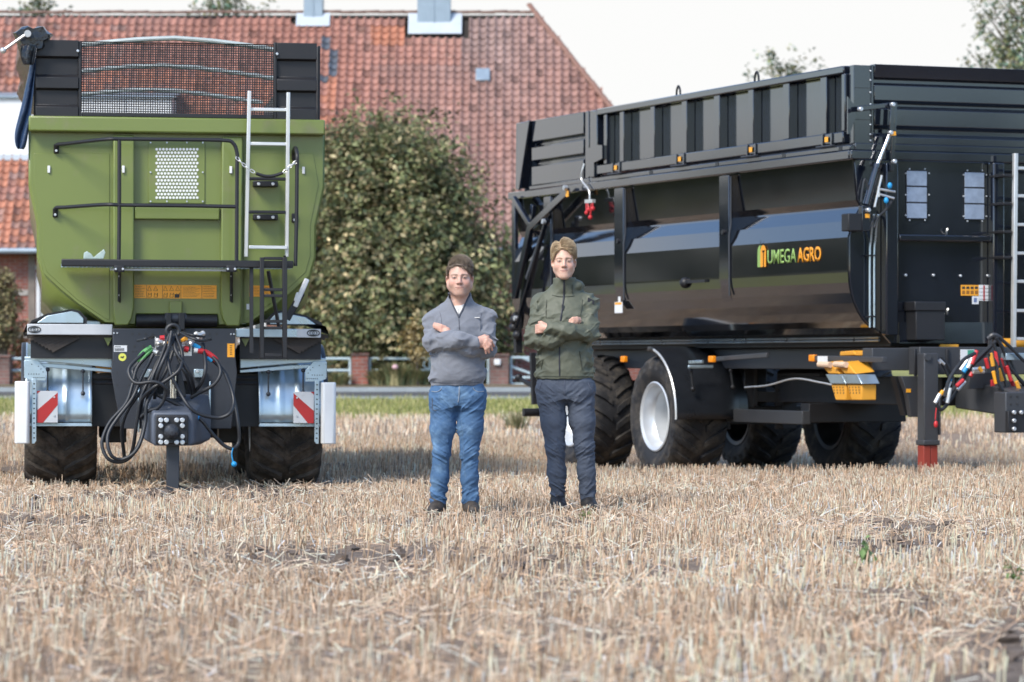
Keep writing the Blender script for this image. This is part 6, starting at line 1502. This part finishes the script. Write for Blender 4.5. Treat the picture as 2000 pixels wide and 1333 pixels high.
for s, pt in ((-1, [(cxt+.004, 1.348), (cxt-.022, 1.40), (cxt-.046, 1.45), (cxt-.060, 1.485), (cxt-.066, 1.510)]), (1, [(cxt+.004, 1.348), (cxt+.030, 1.40), (cxt+.053, 1.45), (cxt+.066, 1.485), (cxt+.072, 1.510)])):
    b = MB(); P = [Vector((x, (fs.front(x + s*.012, z) or -.09)-.004, z)) for x, z in pt]; b.tube(catmull(P, 5), .0055, 6); b.build('zip_edge', dark_seam, sw)
b = MB(); y0 = fs.front(.03+.06, 1.29); px_, pz_ = gx(932), gz1(622); yy = fs.front(px_, pz_); b.box(px_-.017, px_+.017, yy-.008, yy-.001, pz_-.0025, pz_+.0025); b.build('chest_mark', cotton, sw)
seam(fs, 'placket_seam', [(cxt+.004, 1.35), (cxt+.010, 1.25)], .003, dark_seam, sw)
seam(fs, 'armhole_seam', [(-.118, 1.385), (-.106, 1.34), (-.100, 1.27)], .0016, dark_seam, sw, -.0005); seam(fs, 'armhole_seam', [(.165, 1.375), (.160, 1.33), (.158, 1.24)], .0016, dark_seam, sw, -.0005)
seam(fs, 'hem_rib', [(-.165, .905), (0, .902), (.165, .905)], .002, dark_seam, sw)
# shirt
f = Field((-.12, -.16, 1.30), (.14, .13, 1.52), .004)
f.stack([(1.31, cxt+.004, -.004, .12, .096), (1.39, cxt+.006, .005, .10, .084), (1.43, cxt+.006, .012, .078, .076), (1.462, cxt+.005, .010, .069, .069)], .02); f.cone((cxt, -.002, 1.432), (cxt-.002, -.04, 1.53), .056, .066, .006, sub=True)
sh = garment(f, 'polo_shirt', cotton, man1); b = MB(); b.tube([(cxt+.004, f.front(cxt+.004, z)-.001, z) for z in np.linspace(1.36, 1.405, 6)], .0018, 5); b.build('placket', stitch, sh)
# jeans
f = Field((-.24, -.20, .05), (.24, .20, .93), .005)
legs(f, (-.088, .0, .80), (-.108, -.03, .425), (-.130, .005, .10), (.100, .0, .80), (.082, -.03, .425), (.090, .005, .10), .096, .059, .060, [(.74, .006, 0, .16, .11), (.80, .006, .0, .180, .122), (.86, .004, .0, .178, .12), (.905, .002, 0, .170, .112)], .0085, .74)
je = garment(f, 'jeans', denim, man1)
seam(f, 'fly_seam', [(.016, .88), (.014, .80), (.004, .755)], .0035, stitch, je); seam(f, 'pocket_seam', [(-.172, .845), (-.135, .838), (-.105, .855), (-.10, .885)], .0028, stitch, je); seam(f, 'pocket_seam', [(.182, .845), (.145, .838), (.112, .855), (.105, .885)], .0028, stitch, je)
seam(f, 'inner_seam', [(.030, .66), (.040, .5), (.050, .35), (.060, .2)], .0015, denim_thread, je, -.0005); seam(f, 'phone_crease', [(-.168, .80), (-.168, .715), (-.125, .712)], .003, dark_seam, je)
for ax in (-.130, .090):
    f = Field((ax-.08, -.22, -.01), (ax+.08, .10, .18), .005)
    f.chain([((ax, .01, .16), .050), ((ax, .005, .07), .052)], .02); f.chain([((ax, .02, .045), .045), ((ax+.1*ax, -.07, .045), .045), ((ax+.25*ax, -.135, .035), .038)], .03); f.wrinkle(lambda X, Y, Z: np.where(Z < .004, .05, 0) - .003*n3(X*40, Y*40, Z*40))
    garment(f, 'boot', boot_m, man1)
# hair
hl1 = lambda y, x: np.interp(y, [-.10, -.075, -.05, -.01, .03, .12], [.084, .078, .055, .016, -.02, -.055]) - .20*np.clip(x, -.06, .06)*(np.asarray(y) < -.03)
hair1_m = mat('brown_hair', HAIR1, .5, var=.35, vscale=60, spec=.4)
f = Scaled(Field(O1-HS*V3(.11, .13, .10), O1+HS*V3(.11, .14, .17), .0037), HS)
f.ell(O1+HS*V3(0, .018, .048), (.0815, .099, .0855), .01); f.ell(O1+HS*V3(.010, -.026, .082), (.058, .056, .032), .03); f.ell(O1+HS*V3(-.01, .03, .096), (.062, .07, .034), .03)
f.f.wrinkle(lambda X, Y, Z: np.where(Z-O1[2] < hl1(Y-O1[1], X-O1[0]) + .022*(n3(X*70, Y*70, Z*25)-.5), .06, 0) - .009*ridge(n3((X-O1[0])*14, Y*52 + Z*12, Z*38)))
h1 = garment(f.f, 'hair', hair1_m, man1); hair_strands('hair_strands', O1, 1.07, lambda p: (1.0, -.45, .25) if p[2] > .085 else (.1, .5, -.9), hair1_m, h1, 3, 1700, .065, hl1, lift=.016, rad=(.0795, .1005, .096), r=.0022); hair_strands('hair_highlights', O1, 1.07, lambda p: (1.0, -.35, .25) if p[2] > .085 else (.1, .5, -.9), mat('light_brown_hair', (.24, .185, .13), .45, var=.3, vscale=60), h1, 13, 600, .07, hl1, lift=.019, rad=(.080, .1015, .098), r=.002)

# ============================ man in the olive jacket
S2 = 23.67/F
hx2 = lambda px: (px-1102)*S2
hz2 = lambda py: (1000-py)*S2
loc2 = ((1102-CX)*S2, 23.67, float(ground_z((1102-CX)*S2, 23.67)) + .005)
O2 = V3(hx2(1101), -.045, 1.744)
HAIR2 = (.30, .205, .115)
ar2 = [V3(-.162, .03, 1.440), V3(-.212, -.055, 1.205), V3(-.10, -.150, 1.190), V3(.010, -.165, 1.235)]
al2 = [V3(.172, .03, 1.446), V3(.172, -.085, 1.240), V3(.02, -.200, 1.262), V3(-.116, -.192, 1.278)]
f = Field((-.36, -.36, -.02), (.36, .22, 1.92), .0042)
head_field(f, O2, .99, .98)
f.cone(O2+V3(0, .038, -.06), O2+V3(0, .065, -.24), .053, .058, .04)
f.stack([(.88, 0, 0, .14, .09), (1.05, 0, 0, .14, .095), (1.30, 0, .01, .155, .095), (1.45, 0, .02, .15, .075), (1.52, 0, .02, .07, .06)], .04)
for a in (ar2, al2): f.chain([(a[0], .045), (a[1], .038), (a[2], .034), (a[3], .028)], .02)
for hx, kx, ax in ((-.085, -.060, -.045), (.10, .135, .165)): f.chain([((hx, 0, .90), .08), ((kx, -.02, .45), .05), ((ax, .01, .08), .034), ((ax, -.07, .035), .022)], .03)
# left hand tucked into the crook of the right arm
f.cone(al2[3], V3(-.138, -.186, 1.280), .028, .030, .015); f.ell((-.150, -.178, 1.281), (.034, .022, .036), .015)
for zz in (1.304, 1.288, 1.271, 1.256): f.chain([(V3(-.152, -.188, zz), .012), (V3(-.178, -.176, zz-.003), .0112), (V3(-.196, -.146, zz-.008), .0098), (V3(-.194, -.122, zz-.012), .0085)], .004)
f.chain([(V3(-.138, -.176, 1.306), .012), (V3(-.163, -.164, 1.320), .0105), (V3(-.178, -.150, 1.320), .009)], .006)
# right hand fingers on the left upper arm
f.cone(ar2[3], V3(.040, -.150, 1.285), .028, .028, .015); f.ell((.046, -.148, 1.300), (.028, .018, .034), .015)
for k, (dx, zz) in enumerate(((.0, 1.352), (.004, 1.340), (.002, 1.328), (-.006, 1.317))): f.chain([(V3(.040, -.152, zz-.018), .011), (V3(.058+dx, -.166, zz-.005), .0108), (V3(.086+dx, -.156, zz-.001), .0098), (V3(.108+dx, -.132, zz-.004), .0084)], .004)
man2 = finish_body(f, 'person', 'taller man in olive green hooded jacket and navy trousers, right of two', loc2, face_colour(O2, .99, (.16, .10, .06), (.63, .40, .30), .10))
# jacket
f = Field((-.36, -.36, .89), (.36, .22, 1.66), .005)
f.stack([(.925, .0, 0, .196, .128), (.95, .0, 0, .200, .132), (1.05, .002, 0, .196, .130), (1.15, .004, 0, .190, .130), (1.28, .004, 0, .190, .128), (1.38, .004, .005, .186, .122), (1.45, .006, .012, .172, .105), (1.495, .006, .02, .128, .09), (1.52, .006, .02, .098, .085), (1.55, .004, .014, .086, .090), (1.60, .0, .006, .081, .096), (1.634, .0, .004, .079, .101)], .03)
f.chain([(ar2[0], .065), (ar2[1], .060), (ar2[2], .053), (ar2[3], .042)], .026)
f.chain([(al2[0], .065), (al2[1], .060), (al2[2], .052), (al2[3]+V3(.010, 0, 0), .042)], .026)
for a in (ar2, al2): f.cone(((.055 if a[0][0] > 0 else -.055), .022, 1.50), a[0]+V3(0, 0, .014), .060, .060, .05)
f.chain([(V3(-.085, .03, 1.535), .035), (V3(-.05, .095, 1.545), .05), (V3(.03, .11, 1.545), .055), (V3(.088, .05, 1.570), .048), (V3(.092, -.015, 1.580), .034)], .02)   # folded hood
f.cone((0, .008, 1.585), (0, .0, 1.70), .056, .066, .008, sub=True)
def wr2(X, Y, Z):
    arm = np.clip((np.abs(X)-.11)/.07, 0, 1); el = np.exp(-((Z-1.23)/.12)**2)*(Y < -.03)
    a = ridge(n3(X*12 + Z*9, Y*9, Z*15 - X*12)); c = ridge(n3(X*17 - Z*13, Y*14 + 7, Z*20)); 
    t1 = thin(n3(X*8 + Z*10 + 4, Y*8, Z*13 - X*11)); t2 = thin(n3(X*12 - Z*9, Y*11, Z*16 + X*14 + 6)); return -.0048*t1*(.3 + arm + .5*el) - .0035*t2*(.25 + arm + .4*el) - .010*a*(.2 + .75*arm + .6*el) - .009*c*(.2 + .9*arm + .5*el) - .004*(n3(X*20, Y*20, Z*20)-.5)
f.wrinkle(wr2)
jk2 = garment(f, 'jacket', olive, man2, 1); fj = f
seam(fj, 'zip', [(-.002, 1.625), (-.004, 1.50), (-.018, 1.40), (-.030, 1.32)], .0065, zip_m, jk2); seam(fj, 'zip', [(-.034, 1.15), (-.036, 1.05), (-.034, .935)], .0055, zip_m, jk2)
b = MB(); xz = -.012; b.box(xz-.007, xz+.007, fj.front(xz, 1.43)-.012, fj.front(xz, 1.43)-.002, 1.405, 1.445); b.build('zip_pull', zip_m, jk2)
seam(fj, 'pocket_zip', [(.105, 1.12), (.118, 1.03), (.125, .98)], .0035, olive_seam, jk2); seam(fj, 'pocket_zip', [(-.150, 1.06), (-.165, .98)], .003, olive_seam, jk2)
seam(fj, 'yoke_seam', [(-.13, 1.352), (-.05, 1.352)], .0025, olive_seam, jk2); seam(fj, 'yoke_seam', [(.01, 1.352), (.10, 1.350)], .0025, olive_seam, jk2); seam(fj, 'armhole_seam', [(-.122, 1.48), (-.128, 1.42), (-.128, 1.34)], .003, olive_seam, jk2); seam(fj, 'armhole_seam', [(.128, 1.48), (.120, 1.42), (.110, 1.36)], .003, olive_seam, jk2)
seam(fj, 'collar_seam', [(-.085, 1.512), (-.04, 1.500), (.04, 1.500), (.085, 1.51)], .003, olive_seam, jk2); seam(fj, 'hem_seam', [(-.18, .945), (0, .942), (.18, .945)], .002, olive_seam, jk2); seam(fj, 'collar_flap', [(.055, 1.585), (.056, 1.51)], .004, olive_seam, jk2)
pz = [(hx2(1148), hz2(583)), (hx2(1160.5), hz2(589)), (hx2(1160), hz2(597)), (hx2(1147.5), hz2(591))]; yb = min((fj.front(x, z) or 0) for x, z in pz[:1]+pz[3:]) - .003; yc = min((fj.front(x, z) or 0) for x, z in pz[1:3]) - .003; P = [Vector((x, yb if k in (0, 3) else yc, z)) for k, (x, z) in enumerate(pz)]; b = MB(); b.prism(P, (0, .004, 0)); ba = b.build('sleeve_badge', zip_m, jk2, smooth=0)
# trousers
f = Field((-.25, -.20, .06), (.27, .20, .97), .005)
legs(f, (-.092, .0, .84), (-.062, -.03, .44), (-.044, .005, .125), (.112, .0, .84), (.140, -.03, .45), (.168, .005, .10), .100, .064, .056, [(.78, .008, 0, .17, .11), (.84, .008, .0, .194, .12), (.90, .006, .0, .192, .118), (.945, .004, 0, .180, .112)], .0085, .78)
tr2 = garment(f, 'trousers', navy, man2)
seam(f, 'fly_seam', [(.0, .92), (-.002, .86), (.004, .80)], .003, navy_stitch, tr2); seam(f, 'pocket_seam', [(.190, .85), (.172, .88), (.160, .92)], .003, navy_stitch, tr2); seam(f, 'pocket_seam', [(-.178, .85), (-.165, .88), (-.155, .92)], .003, navy_stitch, tr2)
for ax in (-.044, .168):
    f = Field((ax-.08, -.22, -.01), (ax+.08, .10, .18), .005)
    f.chain([((ax, .01, .16), .048), ((ax, .005, .07), .050)], .02); f.chain([((ax, .02, .045), .044), ((ax+.01, -.07, .045), .044), ((ax+.02, -.135, .035), .037)], .03); f.wrinkle(lambda X, Y, Z: np.where(Z < .004, .05, 0) - .003*n3(X*40, Y*40, Z*40))
    garment(f, 'boot', black_boot, man2)
hl2 = lambda y, x: np.interp(y, [-.10, -.075, -.05, -.01, .03, .12], [.094, .088, .062, .014, -.03, -.075]) - (np.asarray(y) < -.03)*(.38*np.clip(np.asarray(x)+.015, 0, .06) + .42*np.clip(-(np.asarray(x)+.015), 0, .05))
hair2_m = mat('blond_hair', HAIR2, .45, var=.4, vscale=60, spec=.45)
f = Scaled(Field(O2-HS*V3(.12, .13, .10), O2+HS*V3(.12, .14, .18), .0037), HS)
f.ell(O2+HS*V3(0, .020, .046), (.0785, .100, .0865), .01); f.ell(O2+HS*V3(.014, -.022, .088), (.056, .060, .038), .03); f.ell(O2+HS*V3(-.008, .03, .100), (.062, .07, .038), .03); f.ell(O2+HS*V3(.066, .0, .052), (.020, .055, .040), .025)
f.f.wrinkle(lambda X, Y, Z: np.where(Z-O2[2] < hl2(Y-O2[1], X-O2[0]) + .022*(n3(X*70, Y*70, Z*25)-.5), .06, 0) - .011*ridge(n3((X-O2[0])*14, Y*46 + Z*14, Z*34)))
h2 = garment(f.f, 'hair', hair2_m, man2); hair_strands('hair_strands', O2, .99, lambda p: (1.0, -.25, .10) if p[0] > -.03 else (-.35, .4, -.6), hair2_m, h2, 4, 1900, .085, hl2, lift=.020, rad=(.0795, .101, .100), r=.0022); hair_strands('hair_highlights', O2, .99, lambda p: (1.0, -.2, .10) if p[0] > -.03 else (-.35, .3, -.5), mat('pale_blond_hair', (.50, .38, .235), .4, var=.3, vscale=60), h2, 14, 700, .09, hl2, lift=.024, rad=(.0805, .102, .102), r=.002)
# ------------------------------------------------------------------ stubble, straw, soil, weeds
def scatter(y0, y1, dens, g, marg=2.1):
    area = .165*(y1*y1-y0*y0) + 2*marg*(y1-y0); n = int(area*dens*1.02)
    y = np.sqrt(g.uniform(y0*y0, y1*y1, n*2)); x = g.uniform(-1, 1, n*2)*(.165*y+marg); return x[:n], y[:n]
STRAW_C = [(.72, .53, .37), (.80, .64, .475), (.64, .43, .275), (.69, .53, .395), (.36, .24, .15), (.86, .75, .60)]; STRAW_W = [4, 3, 3.4, 1.6, 1.8, 1.6]
def keep_off(x, y):
    """False inside boots, tyres and the jack"""
    k = np.ones(len(x), bool)
    for (cx_, cy_, rx, ry) in [(loc1[0]-.135, 22.95, .055, .12), (loc1[0]+.095, 22.95, .055, .12), (loc2[0]-.04, 23.62, .055, .12), (loc2[0]+.17, 23.62, .055, .12)]:
        k &= ~((np.abs(x-cx_) < rx) & (np.abs(y-cy_) < ry))
    for M, ws, w_, r_ in ((GM, [(u, v) for u in (cu-.98, cu+.98) for v in (.92, 2.87)], .33, .30), (BM, [(u, v) for u in (.33, WID-.06) for v in (4.76, 7.18)], .33, .32)):
        I = M.inverted(); a = np.array(I); lx = a[0, 0]*x + a[0, 1]*y + a[0, 3]; ly = a[1, 0]*x + a[1, 1]*y + a[1, 3]
        for u, v in ws: k &= ~((np.abs(lx-u) < w_) & (np.abs(ly-v) < r_))
    return k
def stalks(name, y0, y1, dens, hm, rad, sides, seed, lean_sd=.16):
    g = np.random.default_rng(seed); x, y = scatter(y0, y1, dens, g)
    # drilled in rows: pull towards rows 12 cm apart, slightly oblique
    q = (x*.96 + y*.28)/.15; x = x + (np.round(q)-q)*.15*.96*.72
    p = patch(x, y); cl_ = fnoise(x, y, 2.2, 3, 31); k = (g.random(len(x)) > p*1.05) & (g.random(len(x)) < .12 + 1.5*sstep(.36, .62, cl_)) & keep_off(x, y); x, y = x[k], y[k]; n = len(x)
    z = ground_z(x, y)-.015; tr = fnoise(x, y, .7, 3, 33); L = hm*g.uniform(.45, 1.25, n)*(.75+.5*fnoise(x, y, 1.1, 2, 34))
    for q in ((loc1[0], 22.85), (loc2[0]+.06, 23.5)): L = L*(1-.55*np.exp(-((x-q[0])/.32)**4 - ((y-q[1])/.5)**2))
    L = L*(1-.62*np.exp(-((x+2.75)/1.6)**4 - ((y-27.4)/1.6)**4))
    ls = lean_sd*(.6 + 2.0*sstep(.48, .72, tr)); ax = g.normal(size=n)*ls + .05; ay = g.normal(size=n)*ls
    d = np.stack([ax, ay, np.ones(n)], 1); d /= np.linalg.norm(d, axis=1, keepdims=True)
    b0 = np.stack([x, y, z], 1); b1 = b0 + d*L[:, None]
    a0 = g.uniform(0, 2*np.pi, n); r = rad*g.uniform(.7, 1.35, n); rows = []
    for base, rr in ((b0, r), (b1, r*.85)):
        for s_ in range(sides):
            a = a0 + 2*np.pi*s_/sides; rows.append(base + np.stack([np.cos(a)*rr, np.sin(a)*rr, np.zeros(n)], 1))
    v = np.stack(rows, 1).reshape(-1, 3); i = np.arange(n)[:, None]*(2*sides); f = []
    for s_ in range(sides if sides > 2 else 1): t_ = (s_+1) % sides; f.append(i + np.array([[s_, t_, sides+t_, sides+s_]]))
    col = palette(n, g, STRAW_C, STRAW_W); col = np.clip(col*(.75+.5*fnoise(x, y, .5, 2, 35))[:, None], .05, .8)
    me = np_mesh(name, v, np.concatenate(f, 0), {'lc': np.repeat(np.concatenate([col, np.ones((n, 1))], 1), 2*sides, 0)})
    return tag(link(name, me, straw_mat, smooth=0), 'pale cut cereal stubble covering the field', 'stubble', None, 'stuff'), n
straw_mat = mat('straw', (.6, .46, .34), .6, var=.12, vscale=25, attr='lc', trans=.12, spec=.35)
stalks('stubble', 8.8, 31, 520, .10, .0034, 3, 51, .22)
stalks('stubble', 31, 46, 270, .108, .0038, 3, 52, .12)
stalks('stubble', 46, 56.5, 170, .11, .005, 2, 53, .12)
def litter(y0, y1, dens, seed):
    g = np.random.default_rng(seed); x, y = scatter(y0, y1, dens, g); k = g.random(len(x)) > patch(x, y)*.97; x, y = x[k], y[k]; n = len(x)
    L = g.uniform(.04, .17, n); a = g.uniform(0, 2*np.pi, n); el = np.abs(g.normal(size=n))*.28; z = ground_z(x, y) + g.uniform(.004, .05, n)*g.random(n)
    d = np.stack([np.cos(a)*np.cos(el), np.sin(a)*np.cos(el), np.sin(el)], 1); b0 = np.stack([x, y, z], 1); b1 = b0 + d*L[:, None]; m = (b0+b1)/2 + g.normal(size=(n, 3))*.006
    s_ = np.stack([-np.sin(a), np.cos(a), np.zeros(n)], 1)*(.0026*g.uniform(.7, 1.5, n))[:, None]; up = np.array((0, 0, .0026)); rows = []
    for c in (b0, m, b1): rows += [c-s_, c+up, c+s_]
    v = np.stack(rows, 1).reshape(-1, 3); i = np.arange(n)[:, None]*9; f = np.concatenate([i + np.array([[q, q+1, q+4, q+3]]) for q in (0, 1, 3, 4)], 0)
    col = np.clip(palette(n, g, STRAW_C, STRAW_W)*1.05, .05, .8)
    me = np_mesh('loose_straw', v, f, {'lc': np.repeat(np.concatenate([col, np.ones((n, 1))], 1), 9, 0)}); tag(link('loose_straw', me, straw_mat, smooth=0), 'loose chopped straw lying between the stubble', 'straw', None, 'stuff')
litter(8.8, 30, 150, 61)
# clods of soil
def clods(seed, n):
    g = np.random.default_rng(seed); x, y = scatter(11, 33, 140, g); k = g.random(len(x)) < patch(x, y)**1.5; x, y = x[k][:n], y[k][:n]
    x = np.concatenate([x, g.normal(-2.5, .5, 420)]); y = np.concatenate([y, g.normal(27.65, .25, 420)]); u, vv = 7, 5; V_, F_ = [], []
    for q in range(len(x)):
        r = min(.034, g.gamma(2.0, .008)); zc = float(ground_z(x[q], y[q])) + r*.25; o = len(V_)*(vv+1)*u; P = []
        for j in range(vv+1):
            b_ = -math.pi/2 + math.pi*j/vv
            for i in range(u): a = 2*math.pi*i/u; rr = r*g.uniform(.55, 1.4); P.append((x[q] + rr*1.3*math.cos(b_)*math.cos(a), y[q] + rr*1.2*math.cos(b_)*math.sin(a), zc + rr*.8*math.sin(b_)))
        V_.append(P); F_ += [(o+j*u+i, o+j*u+(i+1) % u, o+(j+1)*u+(i+1) % u, o+(j+1)*u+i) for j in range(vv) for i in range(u)]
    me = np_mesh('soil_clods', np.array(V_).reshape(-1, 3), np.array(F_)); tag(link('soil_clods', me, mat('soil_clod', (.13, .10, .08), .95, var=.3, vscale=20, bump=.004, bscale=120), smooth=50), 'crumbled dark soil clods among the stubble', 'soil', None, 'stuff')
clods(71, 1300)
# grass verge beyond the stubble
g = np.random.default_rng(81); n = 26000; y = g.uniform(55.5, 69.8, n); x = g.uniform(-1, 1, n)*(.17*y+1); z = ground_z(x, y); hh = g.uniform(.05, .16, n); a = g.uniform(0, 6.28, n)
s_ = np.stack([np.cos(a), np.sin(a), np.zeros(n)], 1)*.012; tip = np.stack([x + g.normal(size=n)*.04, y + g.normal(size=n)*.04, z+hh], 1); b0 = np.stack([x, y, z-.01], 1)
v = np.stack([b0-s_, b0+s_, tip], 1).reshape(-1, 3); f = np.arange(n*3).reshape(-1, 3)
tag(link('grass', np_mesh('grass', v, f, {'lc': np.repeat(np.concatenate([palette(n, g, [(.27, .29, .085), (.42, .39, .15), (.18, .21, .06), (.50, .44, .22)], [3, 3, 2, 2]), np.ones((n, 1))], 1), 3, 0)}), leaf_mat, smooth=0), 'short yellow green grass strip along the road', 'grass', None, 'stuff')
# single weeds in the field
def weed(label, px, py, h, n, pal, wts, seed, lf=.05):
    d = CAM_H*F/(py-HY); x = (px-CX)*d/F; g = np.random.default_rng(seed); o = empty('weed', (x, d, float(ground_z(x, d)))); tag(o, label, 'weed', 'weeds growing in the stubble')
    b = MB(); C, Nn = [], []
    for k in range(n):
        a = g.uniform(0, 6.28); tip = Vector((math.cos(a)*h*.5*g.random(), math.sin(a)*h*.5*g.random(), h*g.uniform(.5, 1))); b.tube([(0, 0, 0), tip*.5 + Vector((0, 0, .02)), tip], [.003, .0022, .001], 4)
        for q in range(5): t = g.uniform(.3, 1); C.append(np.array(tip)*t + g.normal(size=3)*.015); Nn.append(np.array((g.normal()*.6, -.4+g.normal()*.6, .8)))
    b.build('stem', mat('green_stem', (.12, .17, .05), .6), o); C, Nn = np.array(C), np.array(Nn)
    link('leaves', leaf_cloud('leaves', C, Nn, lf, palette(len(C), g, pal, wts), seed), leaf_mat, o, smooth=0)
GRN = (.16, .25, .09)
weed('leafy green weed in the stubble at right foreground', 1697, 1118, .15, 7, [GRN, (.25, .33, .14)], [2, 1], 91, .042)
weed('small green weed right of the leafy one in the foreground', 1985, 1150, .11, 5, [GRN, OL], [2, 1], 92, .035)
weed('faint green weed in front of the olive jacket man', 1140, 1020, .10, 6, [(.24, .24, .10), OL], [2, 1], 93, .03)
tuft_plant('grass_clump', 'dry pale grass clump standing in the stubble between the two men', 1008, 49.5, .38, .5, 160, [(.32, .30, .16), (.24, .26, .13), STRAW], [2, 2, 2], 94, width=.012)
